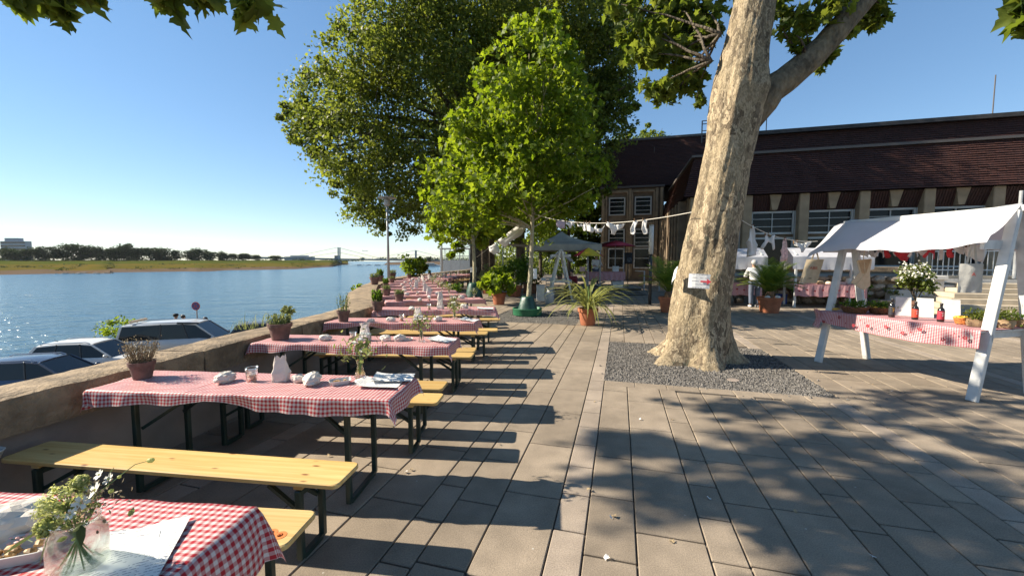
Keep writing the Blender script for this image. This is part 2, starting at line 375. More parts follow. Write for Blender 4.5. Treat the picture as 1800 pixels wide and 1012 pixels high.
def blob_points(blobs, n, seed, clump=.16, per=26, shell=(.45, 1.0), up=.35, nj=.75):
    """leaf sprays spread through ellipsoid blobs (center, radius): the points and the way each leaf faces"""
    g = np.random.default_rng(seed)
    C = np.array([tuple(b[0]) for b in blobs]); Rr = np.array([b[1] for b in blobs]); SQ = np.array([b[2] if len(b) > 2 else 1.0 for b in blobs])
    wgt = Rr ** 2; wgt = wgt / wgt.sum()
    nc = max(4, n // per); bi = g.choice(len(blobs), nc, p=wgt)
    d = g.normal(size=(nc, 3)); d /= np.linalg.norm(d, axis=1, keepdims=True)
    rad = shell[0] + (shell[1] - shell[0]) * g.random(nc) ** .55
    off = d * rad[:, None] * Rr[bi][:, None]; off[:, 2] *= SQ[bi]
    cc = C[bi] + off
    ci = g.integers(0, nc, n); sig = clump * Rr[bi[ci]]
    p = cc[ci] + np.clip(g.normal(size=(n, 3)), -1.5, 1.5) * np.minimum(sig, .50)[:, None] * (.55 + .9 * g.random(nc))[ci][:, None] * np.array([1, 1, .75])
    nr = d[ci] * .6 + np.array([0, 0, up]) + g.normal(size=(n, 3)) * nj
    return p, nr, cc
def limb(mb, p, q, r0, r1, bend=.12, n=7, steps=6, seed=0):
    g = random.Random(seed); p, q = Vector(p), Vector(q); L = (q - p).length
    off = Vector((g.uniform(-1, 1), g.uniform(-1, 1), g.uniform(.0, .9))) * bend * L
    pts = []; rs = []
    for i in range(steps + 1):
        t = i / steps; pts.append(p.lerp(q, t) + off * (4 * t * (1 - t)) * .5 + Vector((g.uniform(-1, 1), g.uniform(-1, 1), g.uniform(-1, 1))) * L * .012 * (0 < i < steps)); rs.append(r0 + (r1 - r0) * t ** .8)
    mb.tube(pts, rs, n); return pts

def planebark(name):
    """flaking bark: crisp irregular plates of cream, tan, grey and olive, scaly and rougher towards the foot"""
    m = newmat(name); N, L = nodes(m); b = N['Principled BSDF']; b.inputs['Roughness'].default_value = .85; b.inputs['Specular IOR Level'].default_value = .2
    tc = N.new('ShaderNodeTexCoord'); mp = N.new('ShaderNodeMapping'); mp.inputs['Scale'].default_value = (1, 1, .5); L.new(tc.outputs['Object'], mp.inputs[0])
    nz = N.new('ShaderNodeTexNoise'); nz.inputs['Scale'].default_value = 9; nz.inputs['Detail'].default_value = 5; L.new(mp.outputs[0], nz.inputs[0])
    sb = N.new('ShaderNodeVectorMath'); sb.operation = 'SUBTRACT'; sb.inputs[1].default_value = (.5, .5, .5); L.new(nz.outputs['Color'], sb.inputs[0])
    sc = N.new('ShaderNodeVectorMath'); sc.operation = 'SCALE'; sc.inputs['Scale'].default_value = .22; L.new(sb.outputs[0], sc.inputs[0])
    ad = N.new('ShaderNodeVectorMath'); ad.operation = 'ADD'; L.new(mp.outputs[0], ad.inputs[0]); L.new(sc.outputs[0], ad.inputs[1])
    cols = []; hs = []
    for s_ in (6.5, 24):
        v = N.new('ShaderNodeTexVoronoi'); v.inputs['Scale'].default_value = s_; L.new(ad.outputs[0], v.inputs[0])
        sp = N.new('ShaderNodeSeparateColor'); L.new(v.outputs['Color'], sp.inputs[0]); cols.append(sp.outputs[0]); hs.append((v.outputs['Distance'], sp.outputs[1]))
    r = N.new('ShaderNodeValToRGB'); r.color_ramp.interpolation = 'CONSTANT'; el = r.color_ramp.elements
    el[0].position = 0; el[0].color = (.33, .26, .165, 1); el[1].position = .30; el[1].color = (.24, .187, .118, 1)
    for p, c in ((.50, (.37, .295, .195)), (.66, (.19, .145, .095)), (.80, (.125, .095, .062)), (.93, (.17, .155, .10))): e = el.new(p); e.color = (*c, 1)
    mxv = N.new('ShaderNodeMath'); mxv.operation = 'MULTIPLY_ADD'; mxv.inputs[1].default_value = .45; L.new(cols[1], mxv.inputs[0])
    h5 = N.new('ShaderNodeMath'); h5.operation = 'MULTIPLY'; h5.inputs[1].default_value = .55; L.new(cols[0], h5.inputs[0]); L.new(h5.outputs[0], mxv.inputs[2]); L.new(mxv.outputs[0], r.inputs[0])
    n1 = N.new('ShaderNodeTexNoise'); n1.inputs['Scale'].default_value = 55; n1.inputs['Detail'].default_value = 6; L.new(mp.outputs[0], n1.inputs[0])
    ov = N.new('ShaderNodeMixRGB'); ov.blend_type = 'OVERLAY'; ov.inputs[0].default_value = .8; L.new(r.outputs[0], ov.inputs[1]); L.new(n1.outputs[0], ov.inputs[2])
    sz = N.new('ShaderNodeSeparateXYZ'); L.new(tc.outputs['Object'], sz.inputs[0]); mr = N.new('ShaderNodeMapRange'); mr.inputs['From Min'].default_value = 0; mr.inputs['From Max'].default_value = .45; mr.inputs['To Min'].default_value = .62; mr.inputs['To Max'].default_value = 1; L.new(sz.outputs[2], mr.inputs[0])
    mu = N.new('ShaderNodeMixRGB'); mu.blend_type = 'MULTIPLY'; mu.inputs[0].default_value = 1; L.new(ov.outputs[0], mu.inputs[1])
    n3 = N.new('ShaderNodeTexNoise'); n3.inputs['Scale'].default_value = 1.7; n3.inputs['Detail'].default_value = 3; L.new(mp.outputs[0], n3.inputs[0])
    m3 = N.new('ShaderNodeMapRange'); m3.inputs['From Min'].default_value = .35; m3.inputs['From Max'].default_value = .65; m3.inputs['To Min'].default_value = .78; m3.inputs['To Max'].default_value = 1.08; L.new(n3.outputs[0], m3.inputs[0])
    L.new(m3.outputs[0], mu.inputs[2]); L.new(mu.outputs[0], b.inputs['Base Color'])
    s1 = N.new('ShaderNodeMath'); s1.operation = 'ADD'; L.new(hs[0][1], s1.inputs[0]); L.new(hs[1][1], s1.inputs[1])
    s2 = N.new('ShaderNodeMath'); s2.operation = 'MULTIPLY_ADD'; s2.inputs[1].default_value = 1.6; L.new(n1.outputs[0], s2.inputs[0]); L.new(s1.outputs[0], s2.inputs[2])
    bp = N.new('ShaderNodeBump'); bp.inputs['Strength'].default_value = .75; bp.inputs['Distance'].default_value = .012; L.new(s2.outputs[0], bp.inputs['Height']); L.new(bp.outputs[0], b.inputs['Normal'])
    return m
# ------------------------------------------------------------------ shared materials
M_slab = pm('slab', (.262, .212, .160), .8, var=.10, vscale=6, bump=.25, bscale=220, spec=.25, rand=.10, coord='World')
M_slab_s = pm('slab_far', (.262, .212, .160), .8, var=.10, vscale=6, bump=.25, bscale=220, spec=.25, island=.10, coord='World')
M_band = pm('slab_light', (.315, .255, .20), .8, var=.10, vscale=6, bump=.2, bscale=220, rand=.08, coord='World')
M_band_s = pm('slab_light_far', (.315, .255, .20), .8, var=.10, vscale=6, bump=.2, bscale=220, island=.08, coord='World')
M_sand = pm('joint_sand', (.085, .072, .06), .95, var=.3, vscale=30)
M_stone = pm('sandstone', (.235, .172, .108), .92, var=.4, vscale=6, bump=1.0, bscale=32, rand=.12)
M_plaster = pm('plaster', (.26, .21, .175), .9, var=.25, vscale=2.2, bump=.3, bscale=25)
M_white = pm('white_paint', (.56, .56, .545), .5, var=.12, vscale=7, detail=8)
M_dkgreen = pm('green_metal', (.012, .028, .022), .42, var=.3, vscale=8)
M_dark = pm('dark_metal', (.03, .03, .032), .45)
M_grey = pm('grey_metal', (.33, .34, .35), .45, var=.1, vscale=5)
M_terra = pm('terracotta', (.33, .112, .052), .85, var=.2, vscale=7, bump=.2, bscale=40, rand=.1)
M_oldpot = pm('weathered_clay', (.15, .085, .068), .85, var=.3, vscale=16, bump=.25, bscale=40, rand=.12)
M_soil = pm('soil', (.035, .024, .016), .95, var=.4, vscale=30, bump=.6, bscale=60)
M_glassd = pm('window_glass', (.008, .009, .010), .10, spec=.22)
M_wood = pm('brown_wood', (.16, .085, .04), .7, var=.35, vscale=9, stretch=(1, 1, .1))
L_plane = leafmat('plane_leaf', (.05, .08, .012), (.145, .18, .034), .5)
L_young = leafmat('young_leaf', (.075, .125, .014), (.155, .205, .028), .55)
L_dark = leafmat('dark_leaf', (.05, .075, .014), (.15, .18, .034), .48)
L_far = leafmat('far_leaf', (.014, .028, .012), (.045, .066, .020), .15, .9)
L_pot = leafmat('pot_leaf', (.04, .085, .012), (.12, .20, .03), .42)
L_herb = leafmat('herb_leaf', (.09, .12, .04), (.21, .23, .09), .35)
L_lav = leafmat('dry_leaf', (.11, .09, .06), (.23, .20, .13), .25)
L_palm = leafmat('palm_leaf', (.05, .095, .016), (.17, .22, .035), .4)
L_flax = leafmat('flax_leaf', (.085, .11, .025), (.30, .31, .11), .35)
B_young = barkmat('young_bark', (.30, .26, .17), [(.40, .36, .24), (.20, .17, .11)], 5, .3)
B_dark = barkmat('dark_bark', (.07, .055, .04), [(.13, .105, .075), (.045, .035, .027)], 3, .6)
B_plane = planebark('plane_bark')

# ------------------------------------------------------------------ the river wall's line
WIN = [(-4.1, -4), (-3.66, -.2), (-3.16, 2.4), (-3.04, 3.1), (-2.92, 4.2), (-2.80, 5.5), (-2.62, 6.7), (-2.62, 7.5), (-2.85, 8.5), (-3.45, 10.1), (-4.12, 12.1), (-4.65, 13.8), (-5.2, 16.7), (-5.4, 18.5), (-5.4, 22), (-5.1, 26), (-4.6, 30), (-3.8, 36), (-3.0, 44)]
WOUT = [(-4.65, -4), (-4.2, -.2), (-3.64, 2.4), (-3.52, 3.1), (-3.38, 4.2), (-3.24, 5.5), (-3.13, 6.7), (-3.16, 7.5), (-3.62, 8.6), (-4.42, 10.7), (-4.85, 12.4), (-5.26, 14.0), (-5.82, 17.0), (-6.0, 18.9), (-5.98, 22), (-5.68, 26), (-5.15, 30), (-4.35, 36), (-3.6, 44)]
def densify(P, step=.22):
    out = []
    for p, q in zip(P[:-1], P[1:]):
        n = max(1, int(round(math.dist(p, q) / step)))
        out += [(p[0] + (q[0] - p[0]) * i / n, p[1] + (q[1] - p[1]) * i / n) for i in range(n)]
    return out + [P[-1]]
def wall_x(y):
    for (x0, y0), (x1, y1) in zip(WIN[:-1], WIN[1:]):
        if y0 <= y <= y1: return x0 + (x1 - x0) * (y - y0) / (y1 - y0)
    return WIN[0][0] if y < WIN[0][1] else WIN[-1][0]

# ground sheet under the slabs, bounded by the wall
mb = MB(); edge = [((a[0] + b[0]) / 2, (a[1] + b[1]) / 2) for a, b in zip(WIN, WOUT)]
for (p, q) in zip(edge[:-1], edge[1:]):
    mb.add([(p[0], p[1], -.02), (60, p[1], -.02), (60, q[1], -.02), (q[0], q[1], -.02)], [(0, 1, 2, 3)])
mb.add([(-5, -14, -.02), (60, -14, -.02), (60, -4, -.02), (-4.3, -4, -.02)], [(0, 1, 2, 3)])
mb.add([(-3.3, 44, -.02), (60, 44, -.02), (90, 160, -.02), (4, 160, -.02)], [(0, 1, 2, 3)])
ground = tag(mb.obj('ground', M_sand), kind='structure')
pave = tag(MB().box((12, -7, -.06), (30, 6, .05)).obj('pavement', M_sand), kind='structure')

BEDS = [(-.17, 2.62, 5.62, 8.42), (-3.62, -1.02, 10.35, 12.95)]
def in_bed(a, b, m=0.0):
    return any(a0 - m < a < a1 + m and b0 - m < b < b1 + m for a0, a1, b0, b1 in BEDS)
rows = []
a = -.174
seq = [.3, .4, .2, .3, .4, .2, .3, .3, .2]
while a < 24:
    for w_ in seq: rows.append((a, w_, False)); a += w_
    rows.append((a, .2, True)); a += .2
a = -.374; rows.append((a, .2, True))
while a > -13:
    for w_ in [.4, .3, .2, .4, .3, .2, .4, .4]: a -= w_; rows.append((a, w_, False))
    a -= .2; rows.append((a, .2, True))
LEN = {.2: .4, .3: .6, .4: .8}
slabs = []
for a0, w_, lt in rows:
    L0 = LEN[w_]; b = -3.0 - rnd.random() * L0
    while b < 31:
        ac, bc = a0 + w_ / 2, b + L0 / 2; p = ab(ac, bc); b += L0
        if p.y < -1.5 or p.x < wall_x(p.y) - .25 or p.y > 33: continue
        if abs(p.x) > p.y * 1.36 + 4.5 or in_bed(ac, bc, .02): continue
        ov = 0
        for A0, A1, B0, B1 in BEDS:
            if A0 - .05 < ac < A1 + .05 and (bc - L0 / 2 < B1 and bc + L0 / 2 > B0): ov = 1
        if ov:   # cut to the bed's edge
            for A0, A1, B0, B1 in BEDS:
                if A0 - .05 < ac < A1 + .05 and (bc - L0 / 2 < B1 and bc + L0 / 2 > B0):
                    lo, hi = (bc - L0 / 2, B0) if bc < (B0 + B1) / 2 else (B1, bc + L0 / 2)
                    if hi - lo > .05: slabs.append((ac, (lo + hi) / 2, w_, hi - lo, lt))
            continue
        slabs.append((ac, bc, w_, L0, lt))
def slab_size(s):
    p = ab(s[0], s[1]); inside = abs(p.x) < p.y * 1.29 and p.y > 1.9
    return (s[2] * s[3] * EYE / max(.5, p.y) ** 3) * (1 if inside else .01)
slabs.sort(key=slab_size, reverse=True)
protos = {}
for i, (ac, bc, w_, l_, lt) in enumerate(slabs[:300]):
    k = (w_, round(l_, 2), lt)
    if k not in protos:
        protos[k] = MB().box((0, 0, -.03), (w_ - .009, l_ - .014, .06), bev=.005).obj('paving_slab', M_band if lt else M_slab, pave)
        o = protos[k]
    else: o = dup(protos[k], parent=pave)
    o.location = ab(ac, bc, rnd.uniform(-.0012, .0012)); o.rotation_euler = (0, 0, -TH)
for lt in (False, True):
    mb = MB(); rm = Matrix.Rotation(-TH, 3, 'Z')
    for (ac, bc, w_, l_, t_) in slabs[300:]:
        if t_ == lt: mb.box(ab(ac, bc, -.03 + rnd.uniform(-.001, .001)), (w_ - .010, l_ - .016, .06), rm, .005)
    tag(mb.obj('paving_slab', M_band_s if lt else M_slab_s, pave), kind='stuff')

# gravel beds under the two nearest trees
M_grav = pm('gravel', (.10, .092, .082), .9, var=.4, vscale=60, bump=.8, bscale=90)
M_gravs = pm('gravel_stone', (.135, .123, .11), .85, island=.5)
for bi, (A0, A1, B0, B1) in enumerate(BEDS):
    mb = MB(); n = 24
    vs = [ab(A0 + (A1 - A0) * i / n, B0 + (B1 - B0) * j / n, -.016 + .012 * noise.noise(Vector((i * .6, j * .6, bi)))) for j in range(n + 1) for i in range(n + 1)]
    fs = [(j * (n + 1) + i, j * (n + 1) + i + 1, (j + 1) * (n + 1) + i + 1, (j + 1) * (n + 1) + i) for j in range(n) for i in range(n)]
    bed = tag(mb.add(vs, fs).obj('gravel_bed', M_grav), kind='structure')
    N = 15000 if bi == 0 else 3000; g = np.random.default_rng(3 + bi)
    octv = np.array([(1, 0, 0), (-1, 0, 0), (0, 1, 0), (0, -1, 0), (0, 0, 1), (0, 0, -1)], float)
    octf = [(0, 2, 4), (2, 1, 4), (1, 3, 4), (3, 0, 4)]
    mb = MB(); P = []; F = []
    for i in range(N):
        aa, bb = A0 + (A1 - A0) * g.random(), B0 + (B1 - B0) * g.random() ** (1.5 if bi == 0 else 1)
        if i % 40 == 0: aa += g.normal() * .25; bb += g.normal() * .18
        c = ab(aa, bb, -.006 if in_bed(aa, bb) else .004); r = (.007 + .013 * g.random() ** 2)
        q = octv * r * (.6 + .8 * g.random((6, 3))); ang = g.random() * 6.28; ca, sa = math.cos(ang), math.sin(ang)
        q = np.stack([q[:, 0] * ca - q[:, 1] * sa, q[:, 0] * sa + q[:, 1] * ca, q[:, 2]], 1) + np.array(c)
        k = len(P); P += [tuple(v) for v in q]; F += [tuple(j + k for j in f) for f in octf]
    mb.v = P; mb.f = F
    tag(mb.obj('gravel', M_gravs), kind='stuff')
mb0 = None
for i in range(7):     # edging slabs in front of the large bed
    o = MB().box((0, 0, -.03), (.39, .2, .062), bev=.004).obj('edging_slab', M_slab, pave) if i == 0 else dup(mb0, parent=pave)
    if i == 0: mb0 = o
    o.location = ab(.03 + .4 * i, 5.515, .003); o.rotation_euler = (0, 0, -TH)

# ------------------------------------------------------------------ the parapet wall: plaster body and rough coping stones
wall = empty('parapet_wall', (-3.2, 2.4, 0), 'long low river wall with rough sandstone coping curving behind the checked tables', 'wall')
def loft(A, B, z0, z1, insA, insB):
    A = [Vector((x, y, 0)) for x, y in A]; B = [Vector((x, y, 0)) for x, y in B]; vs = []; n = len(A)
    for p, q in zip(A, B):
        d = (q - p).normalized(); p2 = p + d * insA; q2 = q - d * insB
        vs += [(p2.x, p2.y, z0), (p2.x, p2.y, z1), (q2.x, q2.y, z1), (q2.x, q2.y, z0)]
    fs = []
    for i in range(n - 1):
        for k in range(4): fs.append((i * 4 + k, (i + 1) * 4 + k, (i + 1) * 4 + (k + 1) % 4, i * 4 + (k + 1) % 4))
    fs += [(0, 1, 2, 3), ((n - 1) * 4 + 3, (n - 1) * 4 + 2, (n - 1) * 4 + 1, (n - 1) * 4)]
    return vs, fs
vs, fs = loft(WIN, WOUT, -3.6, .60, .05, .05)
MB().add(vs, fs).obj('wall_body', M_plaster, wall, world=True)
def path_pt(P, s):
    for p, q in zip(P[:-1], P[1:]):
        L0 = math.dist(p, q)
        if s <= L0: return Vector((p[0] + (q[0] - p[0]) * s / L0, p[1] + (q[1] - p[1]) * s / L0, 0))
        s -= L0
    return Vector((*P[-1], 0))
TOT = sum(math.dist(p, q) for p, q in zip(WIN[:-1], WIN[1:])); TOTO = sum(math.dist(p, q) for p, q in zip(WOUT[:-1], WOUT[1:]))
s = 0; k = 0
while s < TOT - .3:
    L0 = rnd.uniform(1.1, 1.7); e = min(s + L0, TOT)
    nu = max(4, int((e - s) / .09)) if s < 16 else 5; nv, nz = (7, 4) if s < 16 else (3, 2)
    mb = MB(); g = {}
    def P3(i, j, kz):
        t = (s + .006 + (e - s - .012) * i / nu)
        p = path_pt(WIN, t); q = path_pt(WOUT, t / TOT * TOTO)
        c = p.lerp(q, j / nv); z = .575 + .245 * kz / nz
        edge_t = (kz == nz) and (j in (0, nv) or i in (0, nu))
        nn = noise.noise_vector(Vector((c.x * 5, c.y * 5, z * 6 + k))) * .012 + noise.noise_vector(Vector((c.x * 17, c.y * 17, z * 19 + k))) * .006
        c = c + nn; c.z = z + nn.z - (.012 if edge_t else 0)
        if edge_t: c += (q - p).normalized() * (.012 if j == 0 else -.012 if j == nv else 0)
        return c
    def V(i, j, kz):
        if (i, j, kz) not in g: g[(i, j, kz)] = len(mb.v); mb.v.append(tuple(P3(i, j, kz)))
        return g[(i, j, kz)]
    for i in range(nu):
        for j in range(nv):
            mb.f.append((V(i, j, nz), V(i, j + 1, nz), V(i + 1, j + 1, nz), V(i + 1, j, nz)))
            mb.f.append((V(i, j, 0), V(i + 1, j, 0), V(i + 1, j + 1, 0), V(i, j + 1, 0)))
        for kz in range(nz):
            mb.f.append((V(i, 0, kz), V(i, 0, kz + 1), V(i + 1, 0, kz + 1), V(i + 1, 0, kz)))
            mb.f.append((V(i, nv, kz), V(i + 1, nv, kz), V(i + 1, nv, kz + 1), V(i, nv, kz + 1)))
    for kz in range(nz):
        for j in range(nv):
            mb.f.append((V(0, j, kz), V(0, j + 1, kz), V(0, j + 1, kz + 1), V(0, j, kz + 1)))
            mb.f.append((V(nu, j, kz), V(nu, j, kz + 1), V(nu, j + 1, kz + 1), V(nu, j + 1, kz)))
    smooth_by_angle(mb.obj('coping_stone', M_stone, wall, world=True), 40)
    s = e; k += 1

# ------------------------------------------------------------------ quay, river, far bank
M_quay = pm('quay_asphalt', (.16, .15, .14), .9, var=.2, vscale=.6)
QE = [(-60, 2), (-40, 10), (-27.5, 17), (-23, 22.5), (-19.5, 27), (-17.3, 33), (-15, 45), (-13, 70), (-10, 110), (0, 170)]
mb = MB()
for p, q in zip(QE[:-1], QE[1:]):
    mb.add([(p[0], p[1], -3.4), (12, p[1], -3.4), (12, q[1], -3.4), (q[0], q[1], -3.4)], [(0, 1, 2, 3)])
mb.add([(-60, -10, -3.4), (12, -10, -3.4), (12, 2, -3.4), (-60, 2, -3.4)], [(0, 1, 2, 3)])
tag(mb.obj('quay_road', M_quay), kind='structure')
mb = MB()
for p, q in zip(QE[:-1], QE[1:]):
    mb.add([(p[0], p[1], -3.4), (q[0], q[1], -3.4), (q[0] - 5, q[1] + .8, -7.9), (p[0] - 5, p[1] + .8, -7.9)], [(0, 1, 2, 3)])
tag(mb.obj('embankment', pm('revetment', (.2, .19, .17), .9, var=.3, vscale=3, bump=.6, bscale=4)), kind='structure')
m = newmat('river_water'); N, L = nodes(m); b = N['Principled BSDF']
b.inputs['Base Color'].default_value = (.04, .10, .15, 1); b.inputs['Roughness'].default_value = .16; b.inputs['IOR'].default_value = 1.33
tc = N.new('ShaderNodeTexCoord'); hsum = None
for sc_, st_, amp in (((.10, .25, 1), 1, 1.6), ((.45, 1.1, 1), 1, .5), ((1.6, 3.2, 1), 1, .13)):
    mp = N.new('ShaderNodeMapping'); mp.inputs['Scale'].default_value = sc_; mp.inputs['Rotation'].default_value = (0, 0, .25); L.new(tc.outputs['Object'], mp.inputs[0])
    n = N.new('ShaderNodeTexNoise'); n.inputs['Scale'].default_value = 1; n.inputs['Detail'].default_value = 4; L.new(mp.outputs[0], n.inputs[0])
    mu = N.new('ShaderNodeMath'); mu.operation = 'MULTIPLY'; mu.inputs[1].default_value = amp; L.new(n.outputs[0], mu.inputs[0])
    if hsum is None: hsum = mu
    else:
        ad = N.new('ShaderNodeMath'); ad.operation = 'ADD'; L.new(hsum.outputs[0], ad.inputs[0]); L.new(mu.outputs[0], ad.inputs[1]); hsum = ad
bp = N.new('ShaderNodeBump'); bp.inputs['Strength'].default_value = 1; bp.inputs['Distance'].default_value = .7
L.new(hsum.outputs[0], bp.inputs['Height']); L.new(bp.outputs[0], b.inputs['Normal'])
tag(MB().add([(-3600, -300, -7.5), (700, -300, -7.5), (700, 3000, -7.5), (-3600, 3000, -7.5)], [(0, 1, 2, 3)]).obj('river', m), kind='structure')

SH = [(-700, 486), (-300, 484.5), (0, 483), (88, 481.2), (150, 480.8), (193, 481), (200, 478.6), (260, 478), (330, 477), (350, 477.4), (372, 476.8), (400, 475), (470, 474), (520, 473), (560, 470), (584, 469), (600, 465.6), (612, 465.0)]
M_bsand = pm('river_sand', (.125, .09, .064), 1.0, spec=.0, var=.25, vscale=.05, col2=(.11, .08, .055))
M_mead = pm('dry_meadow', (.066, .072, .014), 1.0, spec=.0, var=.3, vscale=.035, col2=(.135, .092, .025), stretch=(1, 2.2, 1))
M_dike = pm('dike_grass', (.045, .066, .013), 1.0, spec=.0, var=.3, vscale=.03, col2=(.085, .085, .02))
colz = []
for px, y in SH:
    Z = 9.18 * FPX / (y - 457); u = (px - 900) / FPX
    far = [(Z, -7.6), (Z + 30, -5.6 - .6 * math.sin(px * .05)), (Z + 52, -4.6), (Z + 100, -1.9), (Z + 118, -.9), (Z + 160, .75), (Z + 1200, .8)]
    colz.append([(u * z_, z_, h) for z_, h in far])
for nm, r0, r1, mm in (('far_bank', 0, 1, M_bsand), ('far_meadow', 1, 3, M_mead), ('far_dike', 3, 6, M_dike)):
    mb = MB(); n = r1 - r0 + 1
    sub = 4; C2 = []
    for c0, c1 in zip(colz[:-1], colz[1:]):
        for t in range(sub):
            f = t / sub; C2.append([tuple(c0[r][k] + (c1[r][k] - c0[r][k]) * f for k in range(3)) for r in range(r0, r1 + 1)])
    C2.append(colz[-1][r0:r1 + 1])
    vs = []
    for i, c in enumerate(C2):
        for r, p in enumerate(c):
            j = noise.noise(Vector((p[0] * .02, p[1] * .02, 3))) * (14 if 0 < r0 + r < 6 else 0)
            vs.append((p[0], p[1] + j, p[2]))
    fs = [(i * n + r, (i + 1) * n + r, (i + 1) * n + r + 1, i * n + r + 1) for i in range(len(C2) - 1) for r in range(n - 1)]
    tag(smooth_by_angle(mb.add(vs, fs).obj(nm, mm), 80), kind='structure')
mb = MB()
mb.add([(-250, 775, -7.6), (40, 740, -7.6), (60, 765, -3), (-250, 800, -3), (-250, 1800, 2), (200, 1800, 2)], [(0, 1, 2, 3), (3, 2, 5, 4)])
tag(mb.obj('opposite_bank', M_bsand), kind='structure')
g_ = random.Random(5)
mb = MB()
for i in range(26):    # groyne stones at the waterline
    Z = 9.18 * FPX / 23.6; px = 120 + g_.random() * 70
    mb.ball(((px - 900) / FPX * Z, Z + g_.uniform(-8, 5), -7.3), g_.uniform(.5, 1.3), 1, .3, (1.4, 1, .6), i)
tag(mb.obj('groyne_stones', pm('groyne', (.10, .095, .09), .9)), kind='stuff')

# trees along the far bank
def far_tree_proto(seed, h=1.0):
    g = random.Random(seed); bl = []
    for i in range(9):
        bl.append((Vector((g.uniform(-.24, .24), g.uniform(-.24, .24), g.uniform(.20, .74))), g.uniform(.20, .28)))
    return bl
FT = [(14, 456, 434, 18), (31, 457, 439, 26), (47, 458, 438, 22), (66, 455, 430.5, 23), (95, 456, 432.5, 21), (130, 459, 428.5, 31), (112, 457, 440, 16), (160, 456, 430.5, 26), (182, 458.5, 434, 25), (202, 458, 434.5, 26), (218, 456, 424.5, 23), (223, 459.5, 436, 18), (243, 458, 435.5, 24), (264, 459.5, 435, 28), (291, 459.5, 436.5, 27), (311, 456, 440, 17), (330, 457, 440, 22), (350, 457, 435.5, 24), (366, 458, 440.5, 20), (386, 459, 441, 20), (399, 457, 445, 15), (409, 455.5, 445, 14), (424, 456, 445.5, 17), (436, 456, 446, 18), (451, 457, 447.5, 15), (483, 459, 449, 17), (78, 458, 443, 18), (148, 457, 440, 14), (235, 457, 441, 18), (280, 457, 441, 16), (752, 459.5, 450.5, 5), (757, 459.5, 450, 5), (637, 458, 452.5, 7)]
adj = ['broad dark', 'low round', 'tall pointed', 'thin pale', 'twin crowned', 'narrow', 'squat', 'wide spreading']
place = 'on the far river bank'
protos_t = []
marks = ['below the pale office block', 'just right of the office block', 'standing alone on the grass slope', 'left of the dense wood', 'in the middle of the wooded bank', 'above the sandy groyne', 'near the bridge end', 'where the meadow narrows']
order = sorted(range(len(FT)), key=lambda i: FT[i][0]); rank = {i: k for k, i in enumerate(order)}
ordw = ['first', 'second', 'third', 'fourth', 'fifth', 'sixth', 'seventh', 'eighth', 'ninth', 'tenth', 'eleventh', 'twelfth', 'thirteenth', 'fourteenth', 'fifteenth', 'sixteenth', 'seventeenth', 'eighteenth', 'nineteenth', 'twentieth']
def nth(k): return ordw[k] if k < 20 else 'twenty-' + ordw[k - 20]
for i, (px, yb, yt, wd) in enumerate(FT):
    Z = 420 + max(0, px - 60) * .30 if px < 600 else 850
    p = at(px, yb, Z); H = (yb - yt) / FPX * Z; W = wd / FPX * Z
    lab = f'{"tall pale" if yt < 426 else "slim poplar" if wd < 6 else "round dark green"} tree on the far bank, {nth(rank[i])} from the left'
    if i < 5:
        t = empty('bank_tree', p, lab, 'tree', 'trees along the far bank')
        bl = far_tree_proto(i + 20); pts, nr, cc = blob_points(bl, 2600, i, clump=.3, per=14)
        leaves('crown', pts, nr, np.full(2600, .058) * (0.7 + rng.random(2600)), L_far, t, world=False)
        MB().tube([(0, 0, -.05), (.01, 0, .2), (0, .01, .5)], [.03, .022, .012], 5).obj('trunk', B_dark, t)
        protos_t.append(t)
    else:
        t = dup(protos_t[rnd.randrange(5)], loc=p, rz=rnd.random() * 6.28, label=lab)
    t.location = p; t.scale = (W * 1.25, W * 1.25, H * 1.02)
# low scrub under them, one mass
pts = []
for i in range(5200):
    px = rnd.uniform(-60, 640); Z = (470 + max(0, px) * .38) + rnd.uniform(-10, 60)
    pts.append(((px - 900) / FPX * Z, Z, rnd.random() ** 1.4 * (5.5 if px < 70 else 4.2) * (.6 + .4 * math.sin(px * .11))))
tag(leaves('far_wood', np.array(pts), rng.normal(size=(len(pts), 3)) + np.array([-.4, -.4, .5]), rng.uniform(1.0, 2.4, len(pts)), L_far), kind='stuff')
pts = []
for i in range(46):      # low bushes and tufts along the strand
    px = rnd.uniform(-40, 560); Zs = 9.18 * FPX / (np.interp(px, [s_[0] for s_ in SH], [s_[1] for s_ in SH]) - 457); z0, h0 = rnd.choice([(22, -6.2), (40, -5.0), (62, -4.2), (84, -3.0)]); Zc = Zs + z0; w0 = rnd.uniform(1.0, 5)
    for _ in range(26): pts.append(((px - 900) / FPX * Zc + rnd.gauss(0, w0), Zc + rnd.gauss(0, 1.5), h0 + rnd.random() * 1.3))
tag(leaves('strand_scrub', np.array(pts), rng.normal(size=(len(pts), 3)) + np.array([-.3, -.4, .6]), rng.uniform(.5, 1.3, len(pts)), L_far), kind='stuff')
pts = [(rnd.uniform(-300, 60), rnd.uniform(830, 960), 2 + rnd.random() ** 1.5 * 5) for i in range(2600)]
tag(leaves('opposite_wood', np.array(pts), rng.normal(size=(len(pts), 3)) + np.array([-.4, -.4, .5]), rng.uniform(1.5, 3.6, len(pts)), L_far), kind='stuff')

